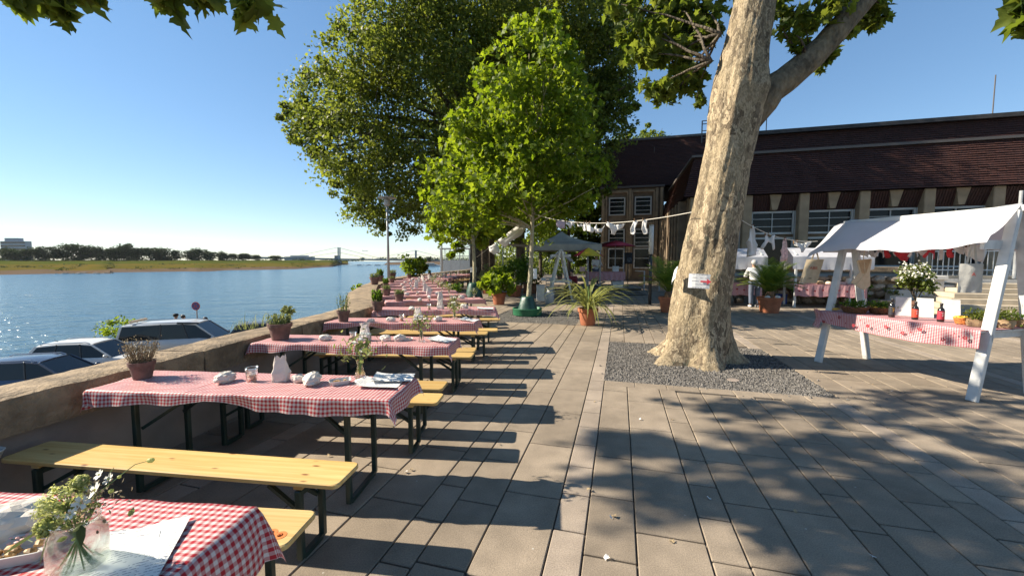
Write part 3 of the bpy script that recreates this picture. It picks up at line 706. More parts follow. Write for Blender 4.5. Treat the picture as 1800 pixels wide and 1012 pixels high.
# far buildings, bridge, boats
M_conc = pm('pale_concrete', (.27, .31, .37), .8); M_conc2 = pm('white_concrete', (.45, .47, .48), .8)
def far_building(name, label, px0, px1, yt, yb, Z, floors, bays, mm, steps=()):
    p = at((px0 + px1) / 2, yb, Z); W = (px1 - px0) / FPX * Z; H = (yb - yt) / FPX * Z
    t = empty(name, p, label, 'building')
    MB().box((0, 6, H / 2), (W, 12, H)).obj('wall', mm, t)
    for (f0, f1, h) in steps:
        MB().box(((f0 + f1 - 1) / 2 * W, 6, H + h / 2), ((f1 - f0) * W, 9, h)).obj('roof_storey', mm, t)
    first = None
    for f in range(floors):
        z = H * (f + .55) / floors
        o = MB().box((0, 0, 0), (W * .96, .3, H / floors * .42)).obj('window', M_glassd, t) if first is None else dup(first, parent=t)
        first = first or o; o.location = (0, -.16, z)
    return t
far_building('office_block', 'pale blue grey office block on the far bank above the trees', 3, 47, 424, 458, 900, 6, 8, M_conc, [(.15, .72, 7)])
far_building('clinic_building', 'long white building behind the bridge on the far bank', 500, 550, 451, 459, 1100, 3, 8, M_conc2, [(.2, .8, 3.5)])
far_building('tower_block', 'small grey tower block beside the bridge pylon', 588, 594, 449, 459, 1050, 5, 3, M_conc, [])
M_br = pm('bridge_steel', (.20, .25, .27), .6)
br = empty('cable_bridge', at(596, 465, 790), 'grey cable stayed bridge with two pylons crossing the river', 'bridge')
dz = []
for px, y, Z in ((440, 452.8, 690), (500, 453.6, 720), (596, 455.6, 790), (731, 457.6, 860), (830, 458.6, 900)): dz.append(at(px, y, Z))
mb = MB()
for p, q in zip(dz[:-1], dz[1:]): mb.bar(p, q, 16, 3.2)
mb.obj('deck', M_br, br, world=True)
for k, (px, yt, Z) in enumerate(((596, 435, 790), (731, 440, 860))):
    d = dz[2 + k]; top = at(px, yt, Z)
    for o_ in (-4, 4): MB().bar((d.x, d.y + o_, d.z - 3), (top.x, d.y + o_, top.z), 1.9, 1.9).obj('pylon', M_br, br, world=True)
    MB().box((d.x, d.y, (d.z - 9) / 2 - 1), (4.5, 10, d.z + 9 - 3)).obj('pier', M_conc, br, world=True)
    for sgn in (-1, 1):
        for hh, rr in ((1.0, 60), (.6, 44)):
            q = Vector(d) + (dz[3] - dz[2]).normalized() * sgn * rr * 1.45
            MB().tube([(d.x, d.y - 4, d.z + (top.z - d.z) * hh), (q.x, q.y - 4, q.z + 1)], .32, 4).obj('cable', M_br, br, world=True)
for px, Z in ((531, 745), (480, 712)):
    p = at(px, 455, Z); MB().box((p.x, p.y, (p.z - 6) / 2 - .5), (4, 12, p.z + 6 - 1)).obj('pier', M_conc, br, world=True)
def boat(px, y, Z, L_, label, decks=1):
    p = at(px, y, Z); p.z = -7.5
    t = empty('river_boat', p, label, 'boat')
    hull = [(-.5, -.1), (.36, -.1), (.5, 0), (.36, .1), (-.5, .1)]
    mb = MB(); n = 5; vs = [(x * L_ * .94, y_ * L_ * .9, -.3) for x, y_ in hull] + [(x * L_, y_ * L_ * 1.1, L_ * .055) for x, y_ in hull]
    mb.add(vs, [(4, 3, 2, 1, 0), (5, 6, 7, 8, 9)] + [(i, (i + 1) % 5, 5 + (i + 1) % 5, 5 + i) for i in range(5)]).obj('hull', M_conc2, t)
    for d in range(decks):
        z = L_ * (.055 + .075 * d)
        MB().box((-L_ * .06 - d * L_ * .05, 0, z + L_ * .036), (L_ * (.62 - .2 * d), L_ * .15, L_ * .07), bev=L_ * .01).obj('cabin', M_white, t)
        MB().box((-L_ * .06 - d * L_ * .05, 0, z + L_ * .042), (L_ * (.58 - .2 * d), L_ * .156, L_ * .028)).obj('window', M_glassd, t)
    MB().bar((L_ * .1, 0, L_ * .1), (L_ * .1, 0, L_ * .25), L_ * .008).obj('mast', M_dark, t)
boat(760, 467, 560, 26, 'white passenger boat with two decks near the bridge', 2)
boat(632, 465.4, 690, 11, 'small white boat moored left of two others by the bridge')
boat(648, 465.4, 690, 10, 'small white boat between two others by the bridge')
boat(664, 465.6, 680, 12, 'small white boat right of two others by the bridge')
pl = empty('airliner', at(642, 441, 2400), 'tiny white airliner low in the sky above the bridge', 'airplane')
MB().tube([(-18, 0, 0), (-15, 0, 0), (14, 0, 0), (19, 0, -.6)], [.3, 1.9, 1.9, .4], 8).obj('fuselage', M_white, pl)
MB().prism([(-5, -17), (-2, -17), (5, 0), (-2, 17), (-5, 17), (-1, 0)], .4).obj('wing', M_white, pl)
MB().prism([(-18, 0), (-13, 0), (-17, 6), (-19, 6)], .4, Matrix(((1, 0, 0), (0, 0, 1), (0, 1, 0)))).obj('tail', M_white, pl)

# ------------------------------------------------------------------ the hall
M_tile = pm('roof_tile', (.046, .015, .010), .75, var=.35, vscale=14, bump=.6, bscale=30, island=.12, stretch=(1, 1, .5))
M_hall = pm('hall_stone', (.19, .138, .09), .9, var=.25, vscale=2, bump=.3, bscale=20)
M_pil = pm('pillar_stone', (.31, .225, .14), .9, var=.2, vscale=2.5, bump=.3, bscale=24)
M_gut = pm('gutter_metal', (.10, .085, .075), .6)
hall = empty('brick_hall', ab(11, 28), 'long low hall with dark red tiled roof, stone pillars and dark windows', 'building')
rmz = Matrix.Rotation(-TH, 3, 'Z')
def bbox(a0, a1, b0, b1, z0, z1, bev=0): return (ab((a0 + a1) / 2, (b0 + b1) / 2, (z0 + z1) / 2), (a1 - a0, b1 - b0, z1 - z0), rmz, bev)
def hb(name, a0, a1, b0, b1, z0, z1, m, parent=hall, bev=0):
    return MB().box(*bbox(a0, a1, b0, b1, z0, z1, bev)).obj(name, m, parent, world=True)
FB = 22.7; BAY = 2.46; A0 = 3.38; A1 = A0 + BAY * 9
hb('wall', A0 + .1, A1, FB + .45, 44, 0, 5.0, M_hall)
hb('plinth', A0, A1, FB - .02, FB + .44, 0, 1.28, M_hall)
hb('roof_slab', A0 + .7, A1, FB + .75, 44, 5.0, 7.05, M_tile)
def slope(name, p_lo0, p_lo1, p_hi0, p_hi1, n, m=M_tile, lift=.035, kind=True, parent=hall):
    """overlapping tile courses: each a thin wedge proud at its lower edge"""
    mb = MB(); p_lo0, p_lo1, p_hi0, p_hi1 = map(Vector, (p_lo0, p_lo1, p_hi0, p_hi1))
    nv = (p_lo1 - p_lo0).cross(p_hi0 - p_lo0).normalized()
    L_ = (p_lo1 - p_lo0).length; k = max(2, int(L_ / .32))
    for i in range(n):
        t0, t1 = i / n, (i + 1) / n
        a0, b0 = p_lo0.lerp(p_hi0, t0), p_lo1.lerp(p_hi1, t0); a1, b1 = p_lo0.lerp(p_hi0, t1), p_lo1.lerp(p_hi1, t1)
        for j in range(k):
            u0, u1 = (j + .004) / k, (j + .996) / k; dj = lift * 1.4 * (1 + .25 * rnd.uniform(-1, 1))
            q = [a0.lerp(b0, u0), a0.lerp(b0, u1), a1.lerp(b1, u1), a1.lerp(b1, u0)]
            mb.add([q[0], q[1], q[1] + nv * dj, q[0] + nv * dj, q[3] + nv * .003, q[2] + nv * .003], [(0, 1, 2, 3), (3, 2, 5, 4)])
    o = mb.obj(name, m, parent, world=True)
    return tag(o, kind='stuff')
slope('roof_tiles', ab(A0 - .25, FB - .25, 4.93), ab(A1, FB - .25, 4.93), ab(A0 + .35, FB + .55, 7.05), ab(A1, FB + .55, 7.05), 20)
slope('roof_tiles', ab(A0 - .25, 34, 4.93), ab(A0 - .25, FB - .25, 4.93), ab(A0 + .35, 34, 7.05), ab(A0 + .35, FB + .55, 7.05), 20)
hb('gutter', A0 + .2, A1, FB + .42, FB + .62, 7.05, 7.17, M_gut)
hb('gutter', A0 + .2, A0 + .4, FB + .63, 34, 7.05, 7.17, M_gut)
hb('upper_roof', A0 + 2.2, A1, 25.1, 44, 7.06, 8.45, M_tile)
slope('roof_tiles', ab(A0 + 2.1, 25.0, 7.1), ab(A1, 25.0, 7.1), ab(A0 + 2.1, 25.09, 8.45), ab(A1, 25.09, 8.45), 13)
hb('roof_edge', A0 + 1.9, A1, 24.85, 44, 8.46, 8.66, pm('roof_felt', (.05, .045, .042), .8, var=.3, vscale=3))
hb('flat_roof', A0 + 12, A1, 31, 46, 8.67, 9.9, M_hall)
# pillars, brackets, little tiled aprons and windows, bay by bay
M_wf = pm('window_frame', (.46, .45, .42), .5, var=.08, vscale=4)
pil0 = None; brk0 = None; win0 = None; apr0 = None
for i in range(9):
    ac = A0 + .32 + BAY * i
    o = MB().box((0, 0, 0), (.42, .6, 4.9), bev=.03).obj('pillar', M_pil, hall) if pil0 is None else dup(pil0, parent=hall)
    pil0 = pil0 or o; o.location = ab(ac, FB + .2, 2.47) - hall.location; o.rotation_euler = (0, 0, -TH)
    cx = ac + BAY / 2
    if brk0 is None:
        mb = MB(); vs = [(-.26, 0, .38), (.26, 0, .38), (.26, .45, .38), (-.26, .45, .38), (-.11, .06, -.36), (.11, .06, -.36), (.11, .45, -.36), (-.11, .45, -.36)]
        o = mb.add(vs, [(0, 1, 2, 3), (7, 6, 5, 4), (0, 4, 5, 1), (1, 5, 6, 2), (2, 6, 7, 3), (3, 7, 4, 0)]).obj('bracket', M_pil, hall); brk0 = o
    else: o = dup(brk0, parent=hall)
    o.location = ab(cx, FB - .03, 4.53) - hall.location; o.rotation_euler = (0, 0, -TH)
    if apr0 is None:
        mb = MB(); n = 17
        for sg in (-1, 1):
            for k in range(n // 2):
                x0 = .2 + .105 * k
                sh = .12 * (k / 8)
                mb.bar((sg * (x0 + .05), .02, .38), (sg * (x0 - .05 * 0 + .05 + .02 * k * .3 - .06), .36, -.38), .085, .05, up=(0, 1, 0))
        o = tag(mb.obj('tiled_apron', M_tile, hall), kind='stuff'); apr0 = o
    else: o = dup(apr0, parent=hall)
    o.location = ab(cx, FB - .02, 4.52) - hall.location; o.rotation_euler = (0, 0, -TH)
    if win0 is None:
        mb = MB(); W2 = .92
        for z0, z1, nx, nz in ((2.98, 4.12, 2, 3), (1.34, 2.82, 1, 1)):
            for xx in (-W2, W2): mb.box((xx, 0, (z0 + z1) / 2), (.07, .1, z1 - z0))
            for zz in (z0 + .045, z1 - .045): mb.box((0, .004, zz), (2 * W2 - .1, .1, .09))
            for k in range(1, nx): mb.box((-W2 + 2 * W2 * k / nx, .006, (z0 + z1) / 2), (.035, .06, z1 - z0 - .18))
            for k in range(1, nz): mb.box((0, .008, z0 + (z1 - z0) * k / nz), (2 * W2 - .1, .05, .03))
        mb.box((W2 + .14, .01, 2.73), (.16, .12, 2.78))
        o = mb.obj('window', M_wf, hall); win0 = o
        MB().box((0, .06, 3.55), (1.8, .02, 1.1)).obj('pane', M_glassd, o)
        MB().box((0, .06, 2.08), (1.8, .02, 1.44)).obj('pane', M_glassd, o)
    else: o = dup(win0, parent=hall)
    o.location = ab(cx, FB + .34, 0) - hall.location; o.rotation_euler = (0, 0, -TH)
# fins of the side wall
fin0 = None
for i in range(8):
    o = MB().box((0, 0, 0), (.5, .42, 4.9), bev=.03).obj('pillar', M_hall, hall) if fin0 is None else dup(fin0, parent=hall)
    fin0 = fin0 or o; o.location = ab(A0 - .05, FB + 1.3 + 1.35 * i, 2.46) - hall.location; o.rotation_euler = (0, 0, -TH)
# rooftop pieces
for a_, b_, h_ in ((7.85, 26, 3.6), (17.5, 25.5, 2.0), (2.5, 34.3, 2.0)):
    p = ab(a_, b_, 8.66); MB().tube([p, p + Vector((0, 0, h_))], .025, 5).obj('lightning_rod', M_gut, hall, world=True)
mb = MB(); p = ab(4.6, 26.5, 8.66)
for dx in (0, .45): mb.bar(p + E1 * dx, p + E1 * dx + Vector((0, 0, 1.3)), .05)
for z_ in (.3, .7, 1.1, 1.28): mb.bar(p + Vector((0, 0, z_)), p + E1 * .45 + Vector((0, 0, z_)), .04)
mb.obj('roof_ladder', M_gut, hall, world=True)
# the taller end block
LB = 34.0; LA0, LA1 = -1.55, 3.3
hb('end_wall', LA0, LA1, LB, LB + 9, 0, 7.5, M_hall)
hb('end_roof', LA0 + .3, LA1 + 6, LB + .5, LB + 9, 7.5, 11.3, M_tile)
slope('roof_tiles', ab(LA0 - .1, LB - .15, 7.55), ab(LA1 + 6, LB - .15, 7.55), ab(LA0 + .3, LB + .49, 11.3), ab(LA1 + 6, LB + .49, 11.3), 34)
hb('roof_edge', LA0 + .2, LA1 + 6, LB + .4, LB + 9, 11.31, 11.48, M_gut)
hb('gutter', LA0 - .1, LA1, LB - .28, LB - .16, 7.45, 7.6, M_gut)
wn = None
for ac in (-.3, 1.72):
    for w_, d_ in ((.95, .10), (.83, .18)):      # stepped mouldings round each window bay
        for sg in (-1, 1): hb('moulding', ac + sg * w_ - .05, ac + sg * w_ + .05, LB - d_, LB - .002, .4, 7.1, M_pil)
        hb('moulding', ac - w_ - .05, ac + w_ + .05, LB - d_ - .01, LB - .003, 7.1 + (w_ - .83), 7.2 + (w_ - .83), M_pil)
    hb('moulding', ac - .75, ac + .75, LB - .12, LB - .004, 4.5, 4.75, M_pil)
    for z0, z1, nz in ((5.3, 6.75, 4), (2.75, 4.2, 4), (1.0, 2.65, 2)):
        mb = MB(); h = (z1 - z0)
        for xx in (-.6, .6): mb.box((xx, 0, h / 2), (.1, .08, h))
        for zz in (.05, h - .05): mb.box((0, .004, zz), (1.1, .08, .1))
        for k in range(1, nz): mb.box((0, .006, h * k / nz), (1.1, .05, .05))
        o = mb.obj('window', M_wf, hall); o.location = ab(ac, LB - .06, z0) - hall.location; o.rotation_euler = (0, 0, -TH)
        MB().box((0, .03, h / 2), (1.1, .02, h - .1)).obj('pane', M_glassd, o)
for ac in (-1.4, .72, 2.75, 3.1): hb('pilaster', ac - .1, ac + .1, LB - .22, LB - .001, .2, 7.4, M_pil)

# ------------------------------------------------------------------ terrace in front of the hall
TB = 17.6
tag(MB().box(*bbox(4.6, 28, TB + .35, FB - .03, -.1, 1.04)).obj('terrace', pm('terrace_stone', (.30, .26, .21), .85, var=.15, vscale=2)), kind='structure')
tw = empty('terrace_wall', ab(8, TB), 'low retaining wall of rough boulders in front of the hall windows', 'wall')
hb('wall_core', 4.6, 10.38, TB + .12, TB + .34, 0, 1.0, M_stone, tw)
prot = []
for i in range(4):
    o = MB().ball((0, 0, 0), 1, 2, .12, (1, .8, .62), i).obj('stone', pm('boulder', (.36, .29, .22), .9, var=.3, vscale=3, bump=.5, bscale=9, rand=.3), tw); prot.append(o)
n_ = 0
for r in range(4):
    a_ = 4.7 + .15 * r
    while a_ < 10.3:
        s_ = rnd.uniform(.19, .29)
        o = prot[n_] if n_ < 4 else dup(prot[n_ % 4], parent=tw)
        o.location = ab(a_, TB + .02, .15 + .27 * r + rnd.uniform(-.03, .03)) - tw.location; o.scale = (s_, s_ * .9, s_ * .8)
        o.rotation_euler = (rnd.uniform(-.3, .3), rnd.uniform(-.3, .3), rnd.random() * 6.28); a_ += s_ * 1.75; n_ += 1
hb('cap_stone', 4.6, 10.38, TB - .12, TB + .36, 1.25, 1.43, M_stone, tw, .02)
M_lime = pm('pale_limestone', (.43, .36, .265), .85, var=.15, vscale=3)
M_wplast = pm('white_plaster', (.52, .50, .465), .85, var=.12, vscale=3)
st = empty('stone_stairs', ab(12.5, 16), 'broad pale stone steps up to the hall terrace', 'stairs')
stp = None
for i in range(6):
    b0 = 15.1 + .36 * i
    hb('step', 9.6 + .3 * i, 20, b0, 17.59 - .002 * i, .15 * i + .001 * i, .15 * (i + 1), M_lime, st, .012)
pr = empty('stair_pier', ab(10.6, 17.3), 'white plastered pier with square cap beside the stone steps', 'pier')
hb('block', 10.42, 10.78, 17.05, 17.5, 0, 1.0, M_wplast, pr, .01); hb('cap', 10.36, 10.84, 16.98, 17.56, 1.001, 1.14, M_wplast, pr, .015)
hb('side_wall', 10.782, 11.25, 17.1, 17.4, 0, .82, M_wplast, pr); hb('side_wall', 9.3, 10.418, 17.12, 17.4, 0, .62, M_wplast, pr)
hb('low_curb', 8.6, 9.59, 16.4, 16.7, .0, .30, M_plaster, pr)
tf = empty('terrace_edge_wall', ab(16, TB), 'plain concrete terrace edge with long flat cap beside the steps', 'wall')
hb('wall', 10.4, 28, TB, TB + .34, 0, 1.0, M_wplast, tf); hb('cap', 10.41, 28, TB + .42, TB + .76, 1.041, 1.12, M_lime, tf)
rl = empty('terrace_railing', ab(16, TB + 1.2, 1.04), 'white metal railing along the terrace above the steps', 'railing')
first = None
for zz in (.25, .95): hb('rail', 11.3, 22, TB + 1.18, TB + 1.22, 1.04 + zz, 1.08 + zz, M_white, rl)
for k in range(64):
    o = MB().box((0, 0, .5), (.022, .022, 1.0)).obj('baluster', M_white, rl) if first is None else dup(first, parent=rl)
    first = first or o; o.location = ab(11.3 + .165 * k, TB + 1.2, 1.04) - rl.location
gp = empty('grey_post', ab(14.1, TB + 1.6, 1.04), 'grey ribbed metal column standing behind the terrace railing', 'post')
MB().lathe([(.2, 0), (.2, 1.3), (.17, 1.32), (.17, 1.36), (.0, 1.37)], 12).obj('column', M_grey, gp)
# ------------------------------------------------------------------ trees
def blobs_px(lst, Y, jy=0.0, seed=0, sq=1.0):
    g = random.Random(seed); out = []
    for b in lst:
        px, py, r = b[:3]; y = b[3] if len(b) > 3 else Y + g.uniform(-jy, jy)
        out.append((at(px, py, y), r / FPX * y, sq))
    return out
def trunk_mesh(name, prof, m, parent, lobes=0.0, nseg=40, jit=.02, seed=0, flare=1.2):
    """prof: (center, radius) upwards; a bark-skinned trunk with root lobes at its foot"""
    mb = MB(); n = len(prof)
    for i, (c, r) in enumerate(prof):
        z = c.z
        for k in range(nseg):
            a = 2 * math.pi * k / nseg; fl = max(0, 1 - z / flare) ** 2
            lb = 1 + lobes * fl * (.9 * math.cos(5 * a + 1.1 + seed) + .5 * math.cos(3 * a + .4)) + .035 * math.sin(4 * a + z * .9) + .03 * math.sin(7 * a - z * 1.3 + 2)
            d = Vector((math.cos(a), math.sin(a), 0))
            nn = noise.noise(Vector((d.x * 2.2, d.y * 2.2, z * .9 + seed))) * jit * 1.3 + noise.noise(Vector((d.x * 7, d.y * 7, z * 1.5 + seed))) * jit * 1.1 + noise.noise(Vector((d.x * 5, d.y * 5, z * 9))) * jit * .35 + noise.noise(Vector((d.x * 20, d.y * 20, z * 9))) * jit * .3
            mb.v.append(tuple(c + d * r * (lb + nn)))
    for i in range(n - 1):
        for k in range(nseg):
            k2 = (k + 1) % nseg; mb.f.append((i * nseg + k, i * nseg + k2, (i + 1) * nseg + k2, (i + 1) * nseg + k))
    mb.f.append(tuple((n - 1) * nseg + k for k in range(nseg)))
    return mb.obj(name, m, parent, smooth=True, world=True)
def interp(prof, step):
    out = []
    for (c0, r0), (c1, r1) in zip(prof[:-1], prof[1:]):
        n = max(1, int((c1 - c0).length / step))
        for i in range(n): t = i / n; out.append((c0.lerp(c1, t), r0 + (r1 - r0) * t))
    return out + [prof[-1]]

# the large plane tree in the gravel bed
Yt = 6.55
pt = empty('plane_tree', (3.05, Yt, 0), 'large plane tree with mottled cream trunk and paper arrow notice', 'tree')
rows_t = [(604, 1164, 1290), (566, 1170, 1286), (528, 1179, 1285), (490, 1188, 1290), (452, 1198, 1294), (402, 1208, 1299), (352, 1221, 1308), (301, 1231, 1314), (251, 1241, 1325), (200, 1246, 1338), (165, 1251, 1350), (130, 1259, 1347), (100, 1268, 1347), (50, 1281, 1355), (0, 1292, 1361), (-60, 1302, 1366)]
prof = []
for y, l, r in rows_t:
    Yr = Yt + .15 * max(0, (y - 300) / 300); prof.append((at((l + r) / 2, y, Yr), (r - l) / 2 / FPX * Yr * .885))
c0 = prof[0][0]
foot = [(Vector((c0.x - .06, c0.y, -.08)), .72), (Vector((c0.x - .05, c0.y, .04)), .64), (Vector((c0.x - .03, c0.y, .14)), .57)]
trunk_mesh('trunk', interp(foot + prof, .04), B_plane, pt, lobes=.24, nseg=120, jit=.048, flare=.8)
mb = MB(); limb_px = [(1318, 215, .20), (1338, 182, .26), (1352, 160, .25), (1378, 143, .235), (1415, 112, .225), (1450, 78, .205), (1485, 38, .19), (1520, 0, .175), (1570, -60, .15), (1640, -130, .1)]
pts = [at(x, y, Yt - .02 * i) for i, (x, y, r) in enumerate(limb_px)]
tp = interp([(p, l[2]) for p, l in zip(pts, limb_px)], .06)
P_, R_ = [], []
for p, r in tp:
    P_.append(p); R_.append(r * .87 * (1 + .06 * noise.noise(p * 3)))
MB().tube(P_, R_, 18).obj('limb', barkmat('plane_bark_limb', (.20, .16, .105), [(.15, .12, .08), (.08, .065, .045)], 2, .7), pt, smooth=True, world=True)  # bark darker than the trunk's: the limb's shaded underside put into the colour
left_b = [(1092, 8, 28), (1120, 28, 40), (1160, 55, 48), (1135, 95, 34), (1180, 108, 42), (1215, 60, 42), (1238, 18, 40), (1190, 18, 46), (1205, 148, 30), (1160, 148, 26), (1226, 125, 26), (1180, 172, 18), (1225, 172, 14), (1140, 60, 30), (1245, 60, 22)]
right_b = [(1385, 18, 26), (1420, 36, 30), (1402, 64, 18), (1450, 12, 36), (1500, 14, 36), (1530, 8, 30), (1540, 32, 16), (1492, 48, 18), (1444, 94, 20), (1450, 112, 11), (1441, 127, 9), (1376, 50, 14), (1545, 5, 18), (1420, 75, 12)]
bl = blobs_px(left_b, 7.6, .45, 1) + blobs_px(right_b, 6.7, .5, 2)
pts, nr, cc = blob_points(bl, 2600, 4, clump=.22, per=9, shell=(.1, 1), up=.3)
hi = [(Vector((x, y, z)), r) for x, y, z, r in ((2, 7.5, 9.2, 1.3), (4, 6, 9.6, 1.5), (6, 7, 9.5, 1.6), (5, 9, 10.4, 1.6), (3, 9.4, 10.6, 1.6), (7.6, 5.6, 9.2, 1.3), (1.6, 5.4, 8.8, 1.0), (5.6, 4.6, 9.0, 1.2), (8.4, 8, 9.4, 1.4), (4, 7.5, 11.8, 1.8))]
p2, n2, _ = blob_points(hi, 5200, 5, clump=.16, per=18)
leaves('crown', np.concatenate([pts, p2]), np.concatenate([nr, n2]), rng.uniform(.11, .19, len(pts) + len(p2)), L_plane, pt, LOBED, droop=(0, 0, -.7), seed=6)
mb = MB()
root_l = at(1250, 108, Yt)
for i, b in enumerate(bl[:15]):
    q = limb(mb, root_l if i % 2 else at(1266, 60, Yt), b[0], .028, .008, .2, 6, 7, i)
for i, c in enumerate(cc[::5]):
    src = min((b[0] for b in bl), key=lambda v: (v - Vector(c)).length); limb(mb, src, c, .014, .005, .15, 4, 3, i)
for i, b in enumerate(bl[15:]):
    src = min(pts_ for pts_ in [(( p - b[0]).length, k) for k, p in enumerate(P_)])[1]
    limb(mb, P_[src], b[0], .04, .01, .2, 6, 5, 40 + i)
for i, b in enumerate(hi): limb(mb, prof[-1][0] if i % 2 else P_[-1], b[0], .14, .04, .15, 7, 5, 90 + i)
mb.obj('twigs', B_dark, pt, smooth=True, world=True)

# the tree whose branches hang over the camera from behind and throw the leafy shade at the right
ot = empty('plane_tree', (-1.2, -5.0, 0), 'overhanging plane tree branches with leaves hanging along the top left edge', 'tree')
trunk_mesh('trunk', interp([(Vector((-1.2, -5, -.05)), .7), (Vector((-1.25, -5, 1.2)), .48), (Vector((-1.5, -4.8, 4.5)), .40), (Vector((-1.9, -4.2, 8)), .28)], .3), B_plane, ot, .2, 24)
SH_PX = [(1085, 772), (1120, 780), (1160, 792), (1200, 800), (1245, 792), (1150, 848), (1195, 862), (1240, 876), (1270, 850), (1330, 805), (1330, 862), (1390, 868), (1450, 838), (1395, 915), (1500, 898), (1560, 955), (1610, 905), (1700, 935), (1750, 860), (1650, 822), (1550, 795), (1450, 775), (1385, 732), (1300, 712), (1345, 722), (1480, 722), (1560, 742), (1650, 758), (1740, 772), (1780, 704), (1700, 722), (1620, 696), (1550, 850), (1790, 955), (1700, 995), (1480, 975), (1690, 880), (1420, 800), (1350, 770), (1590, 700), (1500, 820), (1640, 860), (1600, 1000), (1780, 900), (1260, 905), (1790, 800), (1790, 740)]
sunv = Vector((-SUN_AZ[0], -SUN_AZ[1], 0)).normalized() * (1 / math.tan(SUN_EL))
P_l, N_l = [], []; ends = []
gg = np.random.default_rng(21)
for i, (px, py) in enumerate(SH_PX):
    if i % 6 == 4: continue
    S = G(px, py); h = 6.2 + 2.6 * gg.random(); c = S - sunv * h + Vector((0, 0, h)); ends.append(c)
    near = py > 840
    k = 32 if py < 760 else 26
    off = gg.normal(size=(k, 3)) * np.array([.25, .12, .12]) * (1.25 if py < 760 else 1)
    P_l.append(np.array(c) + off); N_l.append(gg.normal(size=(k, 3)) * .8 + np.array([-.4, .1, .8]))
top_l = [(60, -6, 26, 3.0), (95, 6, 22, 3.1), (118, 22, 14, 3.1), (140, -12, 18, 3.2), (275, -4, 20, 3.3), (298, 8, 14, 3.3), (345, 2, 20, 3.4), (372, 2, 18, 3.4), (428, 14, 20, 3.5), (455, 6, 22, 3.5), (440, 28, 10, 3.5), (22, -4, 14, 2.9), (1798, 30, 14, 3.4), (1806, 52, 10, 3.4), (1794, 8, 10, 3.4), (160, -10, 18, 3.2)]
NSH = len(ends); tb = blobs_px(top_l, 3.2); ends += [b[0] for b in tb]
for b in tb:
    k = 7; off = gg.normal(size=(k, 3)) * b[1] * .5; P_l.append(np.array(b[0]) + off); N_l.append(gg.normal(size=(k, 3)) + np.array([0, -.5, .5]))
P_l = np.concatenate(P_l); N_l = np.concatenate(N_l)
leaves('crown', P_l, N_l, gg.uniform(.13, .21, len(P_l)), L_plane, ot, LOBED, droop=(0, 0, -.9), seed=9)
mb = MB()
hubs = [Vector((-5.2, .2, 8.0)), Vector((-6.0, 2.2, 8.4)), Vector((-4.4, 1.0, 7.6)), Vector((-7.4, 1.4, 8.8)), Vector((-4.6, 3.6, 9.2)), Vector((-3.0, 1.2, 6.8)), Vector((4.6, 1.2, 6.2))]
TW = []
for i, h in enumerate(hubs): limb(mb, (-1.6, -4.7, 5.2), h, .13, .05, .12, 7, 7, i)
for i, e in enumerate(ends):
    h = min(hubs, key=lambda v: (v - e).length); tw = limb(mb, h, e, .022, .006, .32, 5, 7, 50 + i); TW.append((tw, i >= NSH))
mb.obj('limb', B_dark, ot, smooth=True, world=True)
ex = []
for tw, near_ in TW:
    for a_, b_ in zip(tw[1:-1], tw[2:]):
        for _ in range(5 if near_ else 0):
            q_ = a_.lerp(b_, gg.random()); q_ = np.array(q_) + gg.normal(size=3) * .13
            if q_[2] > EYE + .70 * q_[1] + .12: ex.append(q_)
ex = np.array(ex); leaves('crown', ex, gg.normal(size=ex.shape) * .8 + np.array([-.3, 0, .7]), gg.uniform(.12, .2, len(ex)), L_plane, ot, LOBED, droop=(0, 0, -.8), seed=10)

# young plane trees
def young(px, pyb, Yb, lab, blobs, nl, seed, lean=0.0, top=20, rad=.075, size=(.12, .22)):
    p = G(px, pyb); t = empty('young_plane_tree', p, lab, 'tree', 'young plane trees on the terrace')
    bl = blobs_px(blobs, p.y, 1.1, seed)
    tp_ = at(px + lean, top, p.y)
    pr = [(p.lerp(tp_, f) + Vector((.04 * math.sin(f * 9), 0, 0)), rad * (1 - .85 * f)) for f in [i / 24 for i in range(25)]]
    trunk_mesh('trunk', pr, B_young, t, 0, 14, .04, seed)
    pts, nr, cc = blob_points(bl, nl, seed, clump=.24, per=34, shell=(.2, 1.12), up=.25)
    leaves('crown', pts, nr, np.random.default_rng(seed).uniform(*size, len(pts)), L_young, t, LOBE5, droop=(0, 0, -.7), seed=seed)
    mb = MB()
    for i, b in enumerate(bl):
        f = min(.92, max(.3, (b[0].z - p.z) / (tp_.z - p.z) * .75)); src = p.lerp(tp_, f); limb(mb, src, b[0], rad * .35, .008, .12, 5, 5, i)
    mb.obj('limb', B_young, t, smooth=True, world=True)
    return t
young(926, 553, 12, 'bright young plane tree standing in the round green planter ring',
      [(960, 28, 18), (830, 195, 28), (955, 60, 32), (930, 95, 45), (985, 90, 32), (900, 130, 50), (955, 140, 55), (1005, 135, 36), (870, 190, 50), (920, 200, 60), (980, 200, 58), (1025, 190, 36), (850, 250, 50), (905, 265, 60), (965, 265, 62), (1020, 255, 42), (850, 315, 52), (905, 325, 60), (965, 325, 62), (1025, 315, 40), (815, 240, 36), (795, 290, 36), (785, 345, 36), (780, 385, 30), (820, 345, 40), (830, 395, 36), (770, 370, 18), (890, 375, 42), (950, 370, 46), (1010, 365, 40), (1045, 330, 20), (1000, 240, 40), (865, 370, 36)], 13500, 31, 30, 30, size=(.10, .19))
young(833, 528, 17, 'slender young plane tree beside a dark green watering bag, left of the planter ring',
      [(815, 190, 20), (820, 220, 30), (800, 250, 34), (835, 260, 40), (790, 300, 36), (825, 310, 44), (770, 350, 30), (800, 355, 46), (845, 350, 44), (780, 395, 32), (815, 400, 38), (850, 398, 34), (760, 405, 14), (800, 430, 18), (835, 425, 20), (788, 445, 10), (862, 300, 30), (870, 380, 24)], 4600, 32, -5, 200, .08, (.16, .27))

